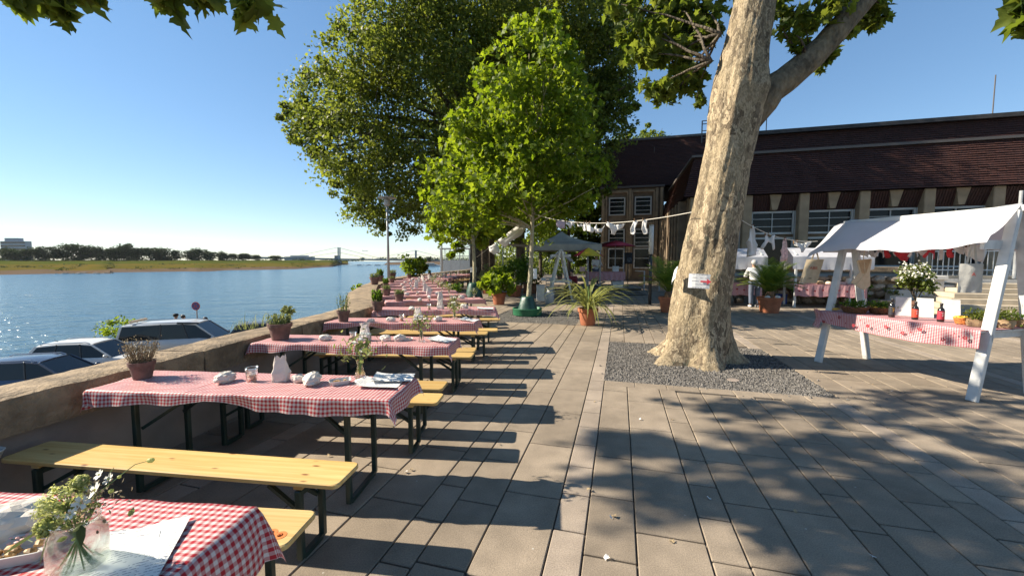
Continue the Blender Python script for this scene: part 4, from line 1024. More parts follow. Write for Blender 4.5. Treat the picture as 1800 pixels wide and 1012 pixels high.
# the old trees behind them
def old_tree(px, pyb, lab, blobs, nl, seed, Yc, size, m=L_dark, rad=.28, split=300, jy=2.0, sq=1.0, per=95):
    p = G(px, pyb); t = empty('old_plane_tree', p, lab, 'tree', 'old trees behind the terrace')
    bl = blobs_px(blobs, Yc, jy, seed, sq)
    sp = at(px, split, p.y)
    pr = interp([(p + Vector((0, 0, -.1)), rad * 1.35), (p + Vector((0, 0, .5)), rad * 1.05), (p.lerp(sp, .6), rad * .9), (sp, rad * .8)], .4)
    trunk_mesh('trunk', pr, B_dark, t, .1, 18, .05, seed)
    pts, nr, cc = blob_points(bl, nl, seed, clump=.17, per=per, shell=(.5, 1.04))
    leaves('crown', pts, nr, np.random.default_rng(seed).uniform(*size, len(pts)), m, t, KITE, droop=(0, 0, -.5), seed=seed)
    mb = MB()
    for i, b in enumerate(bl):
        limb(mb, sp - Vector((0, 0, (i % 4) * .4)), b[0], rad * .55, .03, .15, 7, 6, i)
        for k in range(3): limb(mb, b[0], Vector(cc[(i * 7 + k * 13) % len(cc)]) if (Vector(cc[(i * 7 + k * 13) % len(cc)]) - b[0]).length < b[1] * 1.6 else b[0] + Vector((rnd.uniform(-1, 1), rnd.uniform(-1, 1), 1)) * b[1] * .6, .04, .012, .15, 5, 4, i * 3 + k)
    mb.obj('limb', B_dark, t, smooth=True, world=True)
    return t
old_tree(836, 510, 'huge dark plane tree whose crown hangs out over the river wall',
         [(690, 20, 62), (710, 70, 95), (640, 110, 72), (592, 185, 66), (535, 205, 36), (508, 198, 20), (560, 235, 42), (640, 250, 84), (690, 320, 78, 22.5), (760, 140, 110), (755, 290, 90), (800, 30, 105), (650, 375, 40, 22.5), (715, 388, 32, 22.5),  (622, 320, 42, 22), (672, 402, 16, 22.5), (560, 128, 22), (580, 260, 40), (790, -60, 110)], 80000, 41, 20.0, (.11, .22), jy=1.8, split=230, rad=.3)
old_tree(862, 500, 'dark old tree standing between the huge one and the tent',
         [(860, 110, 80), (870, 190, 100), (850, 310, 80), (810, 380, 50), (880, 390, 50), (930, 330, 70), (840, -20, 50)], 26000, 42, 25, (.15, .3), split=330, rad=.3)
old_tree(915, 500, 'tall dark old tree with broad crown reaching over the end of the hall',
         [(960, 10, 100), (1035, 40, 78), (1075, 95, 52), (1085, 165, 45), (1060, 225, 48), (980, 130, 110), (1010, 240, 75), (1096, 40, 34), (1112, 145, 20), (1035, 310, 42), (950, 250, 80), (1105, 185, 16), (1045, -40, 80), (960, -40, 70), (1065, 270, 26)], 52000, 43, 23, (.12, .25), split=260, rad=.3)
old_tree(850, 502, 'old tree with ridged dark trunk standing third along the river promenade', [(860, 360, 46), (820, 330, 46), (830, 150, 70), (900, 100, 80), (960, 130, 80), (1000, 200, 66), (900, 220, 80), (950, 280, 60), (1020, 290, 50)], 22000, 44, 35, (.26, .42), split=380, rad=.34)  # crown set far back and enlarged, hidden, to shade the hall's end block
for i, (px, pyb, bl, lab) in enumerate((
    (1000, 489, [(985, 340, 46), (1020, 350, 44), (1000, 300, 50), (965, 390, 34), (1035, 395, 34), (1000, 420, 26)], 'slim tree directly behind the peak of the grey tent'),
    (950, 488, [(945, 350, 46), (930, 400, 36), (960, 420, 30), (905, 370, 36), (950, 300, 44)], 'slim tree behind the left edge of the grey tent'),
    (1036, 487, [(1040, 350, 36), (1045, 410, 36), (1025, 440, 24), (1050, 300, 40)], 'slim leafy tree between the tent and the end of the hall'),
    (1165, 484, [(1100, 243, 22), (1130, 238, 22), (1160, 240, 18), (1180, 246, 12), (1115, 260, 26), (1150, 262, 26)], 'pale green tree top showing above the roof of the hall'))):
    old_tree(px, pyb, lab, bl, 7000 if i < 3 else 5000, 50 + i, 38 if i < 3 else 58, (.24, .42), L_plane if i != 1 else L_dark, rad=.16, split=400, jy=1.5)
# a low hedge-like mass far behind the stalls
pts = [(rnd.uniform(-4, 12), rnd.uniform(46, 60), rnd.random() ** 1.3 * 4.0) for i in range(7000)]
tag(leaves('undergrowth', np.array(pts), rng.normal(size=(len(pts), 3)) + np.array([-.4, -.3, .6]), rng.uniform(.25, .5, len(pts)), L_dark), kind='stuff')
# planter ring and watering bags
M_plan = pm('green_plastic', (.03, .16, .075), .5, var=.12, vscale=5)
ring = empty('planter_ring', G(927, 553), 'low round green plastic ring around the foot of the bright young tree', 'planter')
MB().lathe([(.43, 0), (.44, .02), (.45, .2), (.46, .21), (.435, .215), (.425, .2), (.415, .02), (.0, .015)], 40).obj('ring', M_plan, ring, smooth=True)
MB().lathe([(.41, .03), (.2, .05), (.0, .06)], 20).obj('soil', M_soil, ring)
MB().box((-.45, 0, .1), (.012, .1, .2)).obj('overlap_flap', M_plan, ring)
M_bag = pm('green_tarp', (.016, .06, .042), .45, var=.3, vscale=9, bump=.4, bscale=9)
def wbag(p, lab, h, r):
    t = empty('watering_bag', p, lab, 'watering bag', 'watering bags at the young trees')
    mb = MB(); n = 22; prf = [(r, 0), (r * 1.05, .05), (r * .95, h * .3), (r * .8, h * .6), (r * .62, h * .9), (r * .5, h), (r * .42, h * .99)]
    for rr, z in prf:
        for k in range(n):
            a = 2 * math.pi * k / n; q = rr * (1 + .06 * math.sin(5 * a + z * 9) + .03 * math.sin(9 * a)); mb.v.append((q * math.cos(a), q * math.sin(a), z))
    for i in range(len(prf) - 1):
        for k in range(n): k2 = (k + 1) % n; mb.f.append((i * n + k, i * n + k2, (i + 1) * n + k2, (i + 1) * n + k))
    mb.obj('bag', M_bag, t, smooth=True)
    MB().bar((r * .55, -.02, h * .92), (r * 1.06, -.02, .06), .02, .015).obj('zip', M_dark, t)
    return t
wbag(G(927, 553) + Vector((0, 0, .06)), 'dark green watering bag wrapped round the bright young tree in the ring', .52, .30)
wbag(G(833, 528), 'dark green watering bag wrapped round the slender young tree', .75, .36)
# ------------------------------------------------------------------ beer tables, benches, cloths
M_pine = pinemat()
L_T, W_T, H_T = 2.2, .5, .77
def leg_frame(parent, sx, H, W, inset, reach):
    """folding steel end frame: two legs, foot bar, top bar, diagonal braces"""
    x = sx * inset
    for sy in (-1, 1):
        MB().box((x, sy * W, (H - .03) / 2 + .012), (.035, .035, H - .055), bev=.004).obj('leg', M_dkgreen, parent)
        MB().bar((x - sx * .01, sy * W * .82, H - .36 * H), (x - sx * reach, sy * W * .5, H - .045), .022, .022).obj('brace', M_dkgreen, parent)
    MB().box((x, 0, .03), (.03, W * 2 - .036, .03)).obj('foot_bar', M_dkgreen, parent)
    MB().box((x, 0, H - .05), (.03, W * 2 - .036, .03)).obj('top_bar', M_dkgreen, parent)
def rounded(Lx, Ly, r, n=5):
    out = []
    for cx, cy, a0 in ((Lx / 2 - r, Ly / 2 - r, 0), (-Lx / 2 + r, Ly / 2 - r, 90), (-Lx / 2 + r, -Ly / 2 + r, 180), (Lx / 2 - r, -Ly / 2 + r, 270)):
        for k in range(n + 1):
            a = R(a0 + 90 * k / n); out.append((cx + r * math.cos(a), cy + r * math.sin(a)))
    return out
def board(L_, W_, t, r=.03, bev=.005):
    o1 = rounded(L_, W_, r); k = len(o1)
    sc = lambda o, d: [(x * (1 - 2 * d / L_), y * (1 - 2 * d / W_)) for x, y in o]
    mb = MB(); rings = [(sc(o1, bev), 0), (o1, bev), (o1, t - bev), (sc(o1, bev), t)]
    for o, z in rings: mb.v += [(x, y, z) for x, y in o]
    for i in range(3):
        for j in range(k): mb.f.append((i * k + j, i * k + (j + 1) % k, (i + 1) * k + (j + 1) % k, (i + 1) * k + j))
    mb.f += [tuple(range(k))[::-1], tuple(3 * k + j for j in range(k))]
    return mb
TABLES = [(-2.06, 1.25, -5), (-1.87, 2.88, -5), (-1.74, 4.47, -4.5), (-1.62, 5.95, -1.5), (-1.42, 7.45, 2), (-1.75, 9.1, 18), (-2.3, 10.3, 14), (-2.72, 11.5, 11), (-3.1, 12.75, 8), (-3.5, 14.2, 5), (-3.85, 15.8, 3), (-4.05, 17.2, 1),
          (-4.2, 18.5, -1), (-4.2, 19.7, -3), (-4.15, 20.9, -4), (-4.05, 22.1, -5), (-3.95, 23.3, -6), (-3.8, 24.5, -7), (-3.6, 25.7, -8)]
TN = ['nearest'] + [nth(k) for k in range(1, 19)]
def tname(i): return 'nearest checked table' if i == 0 else f'{TN[i]} checked table from the camera'
tb0 = empty('beer_table', (0, 0, 0), 'x', 'table', 'folding tables along the river wall')
board(L_T, W_T, .027, .02).obj('tabletop', M_pine, tb0).location = (0, 0, H_T - .027)
for sx in (-1, 1): leg_frame(tb0, sx, H_T - .025, .20, .78, .34)
bn0 = empty('beer_bench', (0, 0, 0), 'x', 'bench', 'folding benches along the river wall')
board(L_T, .25, .028, .035).obj('seat', M_pine, bn0).location = (0, 0, .452)
for sx in (-1, 1):
    leg_frame(bn0, sx, .452, .10, .86, .22)
    MB().box((sx * .86, 0, .44), (.05, .22, .022)).obj('cleat', M_pine, bn0)
M_ging = gingham('gingham', .027)
def make_cloth(seed, drop, res=1.0):
    g = random.Random(seed); dx, dy = drop + .03, drop
    nu, nv = int(96 * res), int(38 * res); mb = MB(); uv = []
    ph = [g.uniform(0, 6.28) for _ in range(8)]; l1 = g.uniform(-.7, .7)
    for j in range(nv + 1):
        for i in range(nu + 1):
            x = -L_T / 2 - dx + (L_T + 2 * dx) * i / nu; y = -W_T / 2 - dy + (W_T + 2 * dy) * j / nv
            X, Y = max(-L_T / 2, min(L_T / 2, x)), max(-W_T / 2, min(W_T / 2, y))
            ox, oy = x - X, y - Y; d = math.hypot(ox, oy); z = .004 + .005 * noise.noise(Vector((x * 3.5, y * 5, seed))) + .003 * noise.noise(Vector((x * 13, y * 13, seed))) + .003 * math.exp(-((x + .35 + .02 * seed % .3) / .02) ** 2) + .003 * math.exp(-((x - .38) / .02) ** 2) + .0025 * math.exp(-(y / .015) ** 2)
            if d > 1e-6:
                lift = 1 - .45 * math.exp(-((X - l1) / .3) ** 2) * (ox == 0) * (oy < 0) - .10 * math.sin(X * 3.1 + ph[0]) - .05 * math.sin(X * 11 + ph[6])
                ux, uy = ox / d, oy / d
                wv = (.011 * math.sin(X * 9 + ph[1] + math.sin(X * 3 + ph[4])) + .009 * math.sin(X * 23 + ph[2] + 2 * math.sin(X * 4 + ph[5])) + .013 * math.sin(Y * 19 + ph[3])) * min(1, d / .1)
                out = .008 + wv + (.30 if ox and oy else .10) * d
                X += ux * out; Y += uy * out; z -= max(0, d * lift * .96 - .004)
            mb.v.append((X, Y, z)); uv.append((x, y))
    for j in range(nv):
        for i in range(nu): mb.f.append((j * (nu + 1) + i, j * (nu + 1) + i + 1, (j + 1) * (nu + 1) + i + 1, (j + 1) * (nu + 1) + i))
    return mb.obj('tablecloth', M_ging, smooth=True, uv=uv)
cloths = []
HB = .62
for i, (cx, cy, rz) in enumerate(TABLES):
    rz = R(rz); ux, uy = math.cos(rz), math.sin(rz)
    lab = f'folding table with green steel legs under the cloth, the {tname(i)}'
    t = tb0 if i == 0 else dup(tb0, label=lab); t['label'] = lab
    t.location = (cx, cy, 0); t.rotation_euler = (0, 0, rz)
    if i < 6: c = make_cloth(60 + i, .155 if i == 0 else .115, 1 if i < 3 else .7); cloths.append(c)
    else: c = dup(cloths[3 + i % 3])
    c.location = (cx, cy, H_T + .001); c.rotation_euler = (0, 0, rz)
    tag(c, f'red and white checked cloth over the {tname(i)}', 'tablecloth', 'checked tablecloths along the wall')
    hb = HB if i < 5 else .52
    for sd_ in (-1, 1):
        if i == 0 and sd_ < 0: continue
        x, y = cx - uy * hb * sd_ + (.05 if sd_ < 0 else .1) * ux, cy + ux * hb * sd_
        if i == 0: x, y = -2.04, 1.81
        if i == 1 and sd_ < 0: x, y = -2.01, 2.315
        lab = f'pale yellow pine bench on the {"far" if sd_ > 0 else "near"} side of the {tname(i)}'
        b = bn0 if (i == 0) else dup(bn0, label=lab); b['label'] = lab
        b.location = (x, y, 0); b.rotation_euler = (0, 0, R(-7.5) if (i < 2 and sd_ < 0) else rz)
# two orange burnt rings on the end of the nearest bench
M_burn = pm('orange_stamp', (.62, .19, .05), .5)
nb = bn0
for k in (0, 1):
    MB().lathe([(.012, 0), (.026, 0), (.026, .0012), (.012, .0012), (.012, 0)], 20).obj('stamp_ring', M_burn, nb, smooth=False).location = (1.02 + .0, -.05 + .0 - .055 * k * 0, .4805)
    KIDS[nb.name][-1].location = (.985 + .05 * k, -.045 - .012 * k, .4802)
    MB().tube([(-.006, -.004, .0006), (.0, .008, .0006), (.006, .0, .0006)], .0035, 5).obj('stamp_mark', M_burn, nb).location = (.985 + .05 * k, -.045 - .012 * k, .4802)

# ------------------------------------------------------------------ things on the tables
M_bagp = pm('paper_bag', (.62, .56, .49), .8, var=.08, vscale=20, bump=.3, bscale=45)
M_clear = glassmat('clear_glass'); M_plastic = glassmat('clear_cup', (.97, .95, .93), .08)
M_stem = pm('stem_green', (.10, .16, .04), .6); M_petal = pm('white_petal', (.64, .62, .54), .6, island=.12)
M_umb = leafmat('umbel_green', (.26, .30, .09), (.48, .49, .23), .35)
M_paper = paper('menu_paper'); M_tray = pm('food_tray', (.58, .56, .53), .6, var=.06, vscale=10)
M_food = pm('food', (.30, .17, .06), .6, island=.6); M_pinkdot = pm('pink_print', (.55, .13, .13), .7)
def bag_standing(seed):
    g = random.Random(seed); mb = MB(); n = 20; rows_ = [(0, .052, .034), (.03, .057, .036), (.06, .054, .031), (.09, .050, .024), (.12, .045, .016), (.145, .041, .010), (.175, .037 if seed == 1 else .056, .006)]
    for z, rx, ry in rows_:
        for k in range(n):
            a = 2 * math.pi * k / n; q = 1 + .22 * noise.noise(Vector((math.cos(a) * 2, math.sin(a) * 2, z * 25 + seed))) + g.uniform(-.06, .06)
            sx = abs(math.cos(a)) ** .6 * math.copysign(1, math.cos(a)); sy = abs(math.sin(a)) ** .6 * math.copysign(1, math.sin(a))
            mb.v.append((rx * sx * q, ry * sy * q, z + (g.uniform(-.012, .02) if z > .15 else 0)))
    for i in range(len(rows_) - 1):
        for k in range(n): k2 = (k + 1) % n; mb.f.append((i * n + k, i * n + k2, (i + 1) * n + k2, (i + 1) * n + k))
    mb.f.append(tuple(range(n))[::-1])
    o = mb.obj('paper_bag', M_bagp); o['category'] = 'paper bag'; o['group'] = 'standing paper bags on the tables'
    return o
def bag_crumpled(seed):
    g = random.Random(seed); b = bmesh.new(); bmesh.ops.create_icosphere(b, subdivisions=3, radius=1)
    for v in b.verts:
        q = 1 + .22 * noise.noise(v.co * 2.1 + Vector((seed, 0, 0))) + .16 * noise.noise(v.co * 5 + Vector((0, seed, 0))) + g.uniform(-.05, .05)
        v.co = Vector((v.co.x * .075 * q, v.co.y * .05 * q, v.co.z * .045 * q))
        if v.co.z < -.032: v.co.z = -.032
        v.co.z += .032
    me = bpy.data.meshes.new('crumpled_bag'); b.to_mesh(me); b.free(); me.materials.append(M_bagp)
    o = link_mesh('crumpled_bag', me); o['category'] = 'paper bag'; o['group'] = 'crumpled paper bags on the tables'; return o
def cup():
    t = empty('plastic_cup', (0, 0, 0), 'x', 'cup', 'clear cups on the tables')
    MB().lathe([(.0, .003), (.028, .003), (.038, .095), (.0395, .096), (.039, .09), (.03, 0), (0, 0)], 18).obj('cup', M_plastic, t, smooth=True)
    MB().lathe([(0, .008), (.027, .008), (.031, .05), (0, .05)], 16).obj('drink', pm('pale_drink', (.62, .42, .33), .3), t, smooth=True)
    return t
def blooms(t, n, R_, zc, seed, r=.016):
    g = random.Random(seed)
    for k in range(n):
        a = g.uniform(0, 6.28); q = R_ * math.sqrt(g.random()); p = (q * math.cos(a), q * math.sin(a), zc + g.uniform(-.03, .07))
        mb = MB()
        for j in range(7):
            b = j * .9; mb.ball((p[0] + r * .7 * math.cos(b), p[1] + r * .7 * math.sin(b), p[2] + .004 * (j % 2)), r * .62, 1, .15, (1, 1, .7), k * 9 + j)
        mb.ball((p[0], p[1], p[2] + r * .4), r * .55, 1, .1, (1, 1, 1), k)
        mb.obj('flower', M_petal, t)
def vase(seed, full=True):
    g = random.Random(seed); t = empty('flower_vase', (0, 0, 0), 'x', 'vase', 'flower vases on the tables')
    MB().lathe([(0, 0), (.030, 0), (.034, .012), (.022, .05), (.016, .085), (.02, .105), (.024, .112), (.021, .11), (.013, .085), (.018, .05), (.028, .014), (0, .01)], 16).obj('vase', M_clear, t, smooth=True)
    mb = MB()
    for k in range(12):
        a = g.uniform(0, 6.28); r = g.uniform(.02, .11); mb.tube([(0, 0, .015), (r * .2 * math.cos(a), r * .2 * math.sin(a), .11), (r * math.cos(a), r * math.sin(a), g.uniform(.17, .27))], .0018, 4)
    mb.obj('stem', M_stem, t)
    blooms(t, 5 if full else 3, .07, .2, seed)
    pts = np.random.default_rng(seed).normal(size=(130 if full else 60, 3)) * np.array([.065, .065, .045]) + np.array([0, 0, .19])
    leaves('foliage', pts, np.random.default_rng(seed).normal(size=(len(pts), 3)), np.random.default_rng(seed).uniform(.018, .042, len(pts)), L_herb, t, OVAL, world=False)
    return t
def menu_sheet(seed, w_=.21, h_=.297, curl=.03):
    mb = MB(); uv = []; nx, ny = 8, 8; g = random.Random(seed); ph = g.uniform(0, 6)
    for j in range(ny + 1):
        for i in range(nx + 1):
            x, y = (i / nx - .5) * w_, (j / ny - .5) * h_
            z = .003 + curl * (abs(x / w_ * 2) ** 2.5 * .5 + max(0, y / h_ * 2) ** 3 * .6) + .003 * math.sin(x * 40 + ph)
            mb.v.append((x, y, z)); uv.append((x, y))
    for j in range(ny):
        for i in range(nx): mb.f.append((j * (nx + 1) + i, j * (nx + 1) + i + 1, (j + 1) * (nx + 1) + i + 1, (j + 1) * (nx + 1) + i))
    o = mb.obj('menu_sheet', M_paper, smooth=True, uv=uv); o['category'] = 'menu sheet'; o['group'] = 'printed menu sheets on the tables'
    return o
def tray(w_=.15, h_=.10):
    t = empty('food_tray', (0, 0, 0), 'x', 'food tray', 'paper food trays on the tables')
    mb = MB(); o_ = rounded(w_, h_, .02, 4); i_ = [(x * .82, y * .78) for x, y in o_]; k = len(o_)
    rings = [([(x * .8, y * .76) for x, y in o_], 0), (o_, .03), ([(x * .975, y * .96) for x, y in o_], .031), (i_, .005)]
    for o, z in rings: mb.v += [(x, y, z) for x, y in o]
    for r_ in range(3):
        for j in range(k): mb.f.append((r_ * k + j, r_ * k + (j + 1) % k, (r_ + 1) * k + (j + 1) % k, (r_ + 1) * k + j))
    mb.f += [tuple(range(k))[::-1], tuple(3 * k + j for j in range(k))]
    smooth_by_angle(mb.obj('tray', M_tray, t), 40)
    mb = MB(); g = random.Random(4)
    for q in range(16): mb.ball((g.uniform(-.3, .3) * w_, g.uniform(-.25, .25) * h_, .012 + g.random() * .012), g.uniform(.006, .014), 1, .3, (1, 1, .7), q)
    tag(mb.obj('food', M_food, t), kind='stuff')
    return t
def pot_plant(kind, seed, r=.095, h=.15, m=M_oldpot, ph=.18, cat='potted plant', group='potted herbs along the wall'):
    g = random.Random(seed); q = np.random.default_rng(seed); t = empty('potted_herb', (0, 0, 0), 'x', cat, group)
    MB().lathe([(0, 0), (r * .68, 0), (r * .9, h * .78), (r * 1.0, h * .78), (r * 1.02, h), (r * .9, h), (r * .86, h * .86), (0, h * .86)], 24).obj('pot', m, t, smooth=False)
    smooth_by_angle(KIDS[t.name][-1], 30)
    MB().lathe([(r * .86, h * .87), (0, h * .9)], 14).obj('soil', M_soil, t)
    mb = MB(); tips = []
    n = {'lavender': 110, 'thyme': 40, 'spike': 44, 'sparse': 26}[kind]
    for k in range(n):
        a = g.uniform(0, 6.28); r0 = r * .7 * math.sqrt(g.random()); sp = {'lavender': 2.3, 'thyme': 1.35, 'spike': 1.2, 'sparse': 1.5}[kind]
        L_ = ph * g.uniform(.55, 1.1); p0 = Vector((r0 * math.cos(a), r0 * math.sin(a), h * .85)); p1 = Vector((r0 * sp * math.cos(a) + g.uniform(-.02, .02), r0 * sp * math.sin(a) + g.uniform(-.02, .02), h + L_))
        mid = p0.lerp(p1, .5) + Vector((g.uniform(-.012, .012), g.uniform(-.012, .012), 0))
        mb.tube([p0, mid, p1], [.0022, .0018, .001], 3); tips += [(p0, mid, p1)]
    mb.obj('stem', M_stem if kind != 'lavender' else pm('dry_stem', (.17, .13, .08), .8), t)
    pts = []; 
    for p0, mid, p1 in tips:
        k_ = {'lavender': 9, 'thyme': 16, 'spike': 18, 'sparse': 8}[kind]
        for _ in range(k_):
            f = g.uniform(.25, 1.05)
            pts.append(p0.lerp(p1, f) + Vector((g.uniform(-1, 1), g.uniform(-1, 1), g.uniform(-1, 1))) * (.02 if kind == 'lavender' else .012))
    m_ = {'lavender': L_lav, 'thyme': L_herb, 'spike': L_pot, 'sparse': L_herb}[kind]; sz = {'lavender': (.008, .02), 'thyme': (.014, .028), 'spike': (.02, .05), 'sparse': (.015, .03)}[kind]
    leaves('foliage', np.array([tuple(p) for p in pts]), q.normal(size=(len(pts), 3)) + np.array([0, 0, .3]), q.uniform(*sz, len(pts)), m_, t, OVAL, world=False, droop=(0, 0, 1.5) if kind == 'spike' else None, seed=seed)
    return t
used = set()
def put(o, p, rz, lab, s=1.0):
    n = o if o.name not in used else dup(o)
    used.add(o.name); n.location = p; n.rotation_euler = (0, 0, rz); n.scale = (s, s, s); n['label'] = lab; return n
BS = [bag_standing(1), bag_standing(2)]; BC = [bag_crumpled(3), bag_crumpled(8), bag_crumpled(15)]; CUP = cup(); VS = [vase(5), vase(6), vase(9, False)]; TR = tray(); SHEETS = [menu_sheet(1), menu_sheet(2), menu_sheet(3)]
PT = {'lavender': pot_plant('lavender', 11), 'thyme': pot_plant('thyme', 12, .115, .17, ph=.1), 'spike': pot_plant('spike', 13, .10, .15, ph=.16), 'sparse': pot_plant('sparse', 14, .085, .15, ph=.22)}
ZT = H_T + .006
def T(px, py): return G(px, py, ZT)
plant_words = {'lavender': 'clay pot of dry grey lavender', 'thyme': 'clay pot of bushy pale herbs', 'spike': 'clay pot of upright green leaves', 'sparse': 'clay pot of thin wispy stems'}
def crumple_words(k): return ['crumpled white paper bag', 'twisted white paper bag', 'scrunched white napkin bag'][k]
ITEMS = {
 1: [('pot', 'lavender', 251, 664, .88), ('c', 0, 396, 671, 1), ('cup', 0, 443, 670, 1.1), ('s', 0, 494, 669, 1.05), ('c', 2, 524, 671, .75), ('c', 1, 549, 675, 1.15), ('tray', 0, 598, 674, 1), ('vase', 0, 633, 664, 1.25), ('sheet', 0, 668, 676, 1), ('sheet', 1, 690, 668, 1)],
 2: [('pot', 'thyme', 493, 596, 1.1), ('c', 1, 572, 598, .9), ('cup', 0, 621, 598, 1), ('s', 1, 642, 598, 1.1), ('c', 0, 677, 599, .9), ('c', 2, 703, 599, .95), ('tray', 0, 716, 598, .8), ('vase', 1, 741, 600, 1.15), ('sheet', 2, 775, 598, 1)],
 3: [('pot', 'sparse', 604, 565, 1.1), ('c', 0, 652, 566, .7), ('c', 1, 687, 565, .9), ('cup', 0, 706, 564, 1), ('s', 0, 735, 563, 1.1), ('c', 2, 748, 565, .8), ('c', 0, 770, 564, 1), ('vase', 0, 799, 561, 1), ('sheet', 1, 822, 563, 1)],
 4: [('pot', 'spike', 664, 545, 1.1), ('c', 1, 724, 545, .9), ('cup', 0, 754, 544, 1), ('s', 1, 774, 543, 1.1), ('vase', 1, 798, 544, 1), ('c', 0, 815, 542, 1.1), ('sheet', 2, 852, 543, 1)],
 5: [('pot', 'thyme', 702, 529, .95), ('c', 2, 738, 529, .9), ('cup', 0, 754, 528, 1), ('s', 0, 774, 527, 1.1), ('c', 1, 800, 526, .9), ('c', 0, 811, 525, 1.1), ('vase', 2, 833, 524, 1)],
}
for i, (cx, cy, rz) in enumerate(TABLES):
    if i in ITEMS or i == 0: continue
    r = R(rz); u = Vector((math.cos(r), math.sin(r), 0)); v = Vector((-u.y, u.x, 0)); c = Vector((cx, cy, ZT)); L_ = []
    if i in (6, 8, 10, 13, 16): L_.append(('pot', 'thyme' if i % 4 else 'spike', c - u * .92 + v * .05, 1))
    L_ += [('c', i % 3, c - u * (.42 - .04 * (i % 3)), .95), ('cup', 0, c - u * .15, 1), ('s', i % 2, c + u * (.02 + .06 * (i % 4)), 1.15), ('c', (i + 1) % 3, c + u * .36, 1.05), ('vase', 2 if i > 7 else i % 2, c + u * (.66 + .03 * (i % 3)), 1.05)]
    ITEMS[i] = L_
for i in sorted(ITEMS):
    cnt = {}
    for it in ITEMS[i]:
        k, sub = it[0], it[1]
        p, s_ = (it[2], it[3]) if not isinstance(it[2], (int, float)) else (T(it[2], it[3]), it[4])
        cnt[k] = cnt.get(k, 0) + 1; on = f'on the {tname(i)}'; rz = rnd.uniform(-.5, .5)
        if k == 'pot': put(PT[sub], p, rz, f'{plant_words[sub]} {on}', s_)
        elif k == 'c':
            tot = sum(1 for q in ITEMS[i] if q[0] == 'c'); w_ = '' if tot == 1 else ['leftmost ', 'rightmost '][cnt[k] - 1] if tot == 2 else (['leftmost ', 'middle ', 'rightmost '] if tot == 3 else ['leftmost ', 'second from left ', 'third from left ', 'rightmost '])[cnt[k] - 1]
            put(BC[sub], p, rz * 3, f'{w_}crumpled white paper bag lying {on}', s_)
        elif k == 's': put(BS[sub], p, rz, f'white paper bag standing upright {on}', s_)
        elif k == 'cup': put(CUP, p, rz, f'clear plastic cup with pale drink {on}', s_)
        elif k == 'vase': put(VS[sub], p, rz * 4, f'small glass vase of white flowers {on}', s_)
        elif k == 'tray': put(TR, p, rz, f'white paper tray with food scraps {on}', s_)
        elif k == 'sheet':
            tot = sum(1 for q in ITEMS[i] if q[0] == 'sheet'); w_ = '' if tot == 1 else ['lower sheet of ', 'upper sheet of '][cnt[k] - 1]
            put(SHEETS[sub], p + Vector((0, 0, .004 * (cnt[k] - 1))), R(80) + rz, f'{w_}white printed menu paper lying {on}', s_)
# saucer under the vase of the second table
sc_ = MB().lathe([(0, 0), (.05, 0), (.07, .008), (.068, .011), (.05, .004), (0, .004)], 24).obj('saucer', M_white, smooth=True); sc_.location = T(640, 667) + Vector((.02, -.05, .001)); tag(sc_, 'small white saucer beside the vase on the second checked table', 'saucer')

# ------------------------------------------------------------------ the nearest table: flower jar, tray, papers
jar = empty('glass_jar', G(140, 998, ZT), 'large glass jar of green umbels and white flowers on the nearest checked table', 'jar')
pr = [(0, 0), (.066, 0), (.073, .01), (.074, .11), (.068, .135), (.058, .15), (.058, .17), (.061, .172), (.0605, .166), (.055, .166), (.055, .15), (.064, .132), (.069, .11), (.068, .014), (0, .008)]
MB().lathe(pr, 36).obj('jar', M_clear, jar, smooth=True)
g = random.Random(77); mb = MB()
for k in range(16):
    a = g.uniform(0, 6.28); r = g.uniform(.01, .05); b = a + g.uniform(-.6, .6); mb.tube([(r * math.cos(a + 3), r * math.sin(a + 3), .014), (.01 * math.cos(b), .01 * math.sin(b), .12), (.05 * math.cos(b), .05 * math.sin(b), .2)], .0022, 5)
mb.obj('stem', M_stem, jar)
def umbel(c, Ru, seed):
    g = random.Random(seed); c = Vector(c); mb = MB(); fl = []
    for k in range(90):
        d = Vector((g.gauss(0, 1), g.gauss(0, 1), g.gauss(.25, 1))).normalized(); e = c + d * Ru * g.uniform(.78, 1.0); mb.tube([c - d * 0 + Vector((0, 0, -Ru * .2)), c + d * Ru * .5, e], .0011, 3, False)
        for _ in range(14): fl.append(e + Vector((g.gauss(0, 1), g.gauss(0, 1), g.gauss(0, 1))) * Ru * .085)
    mb.obj('umbel_ray', pm('ray_green', (.22, .28, .08), .7), jar)
    P = np.array([tuple(p) for p in fl]); leaves('umbel', P, P - np.array(c) + np.random.default_rng(seed).normal(size=P.shape) * .02, np.random.default_rng(seed).uniform(.006, .012, len(P)), M_umb, jar, KITE, world=False, seed=seed)
umbel((-.025, .0, .215), .072, 5); umbel((-.06, -.03, .16), .03, 6); umbel((-.01, .03, .275), .022, 7)
def cosmos(p, r, seed, mt=M_petal):
    g = random.Random(seed); p = Vector(p); mb = MB(); n = Vector((g.uniform(-.6, .6), -.7, .6)).normalized(); u = n.cross(Vector((0, 0, 1))).normalized(); v = n.cross(u)
    for k in range(6):
        a = k * math.pi / 3 + g.uniform(-.1, .1); d = u * math.cos(a) + v * math.sin(a); s_ = n.cross(d)
        q = [p, p + d * r * .6 + s_ * r * .3 + n * r * .1, p + d * r * 1.05 + s_ * r * .22 + n * r * .22, p + d * r * 1.0 + n * r * .2, p + d * r * 1.05 - s_ * r * .22 + n * r * .22, p + d * r * .6 - s_ * r * .3 + n * r * .1]
        mb.add(q, [(0, 1, 2, 3, 4, 5)])
    mb.obj('flower', mt, jar); MB().ball(p + n * r * .12, r * .2, 1, .1).obj('flower_eye', M_umb, jar)
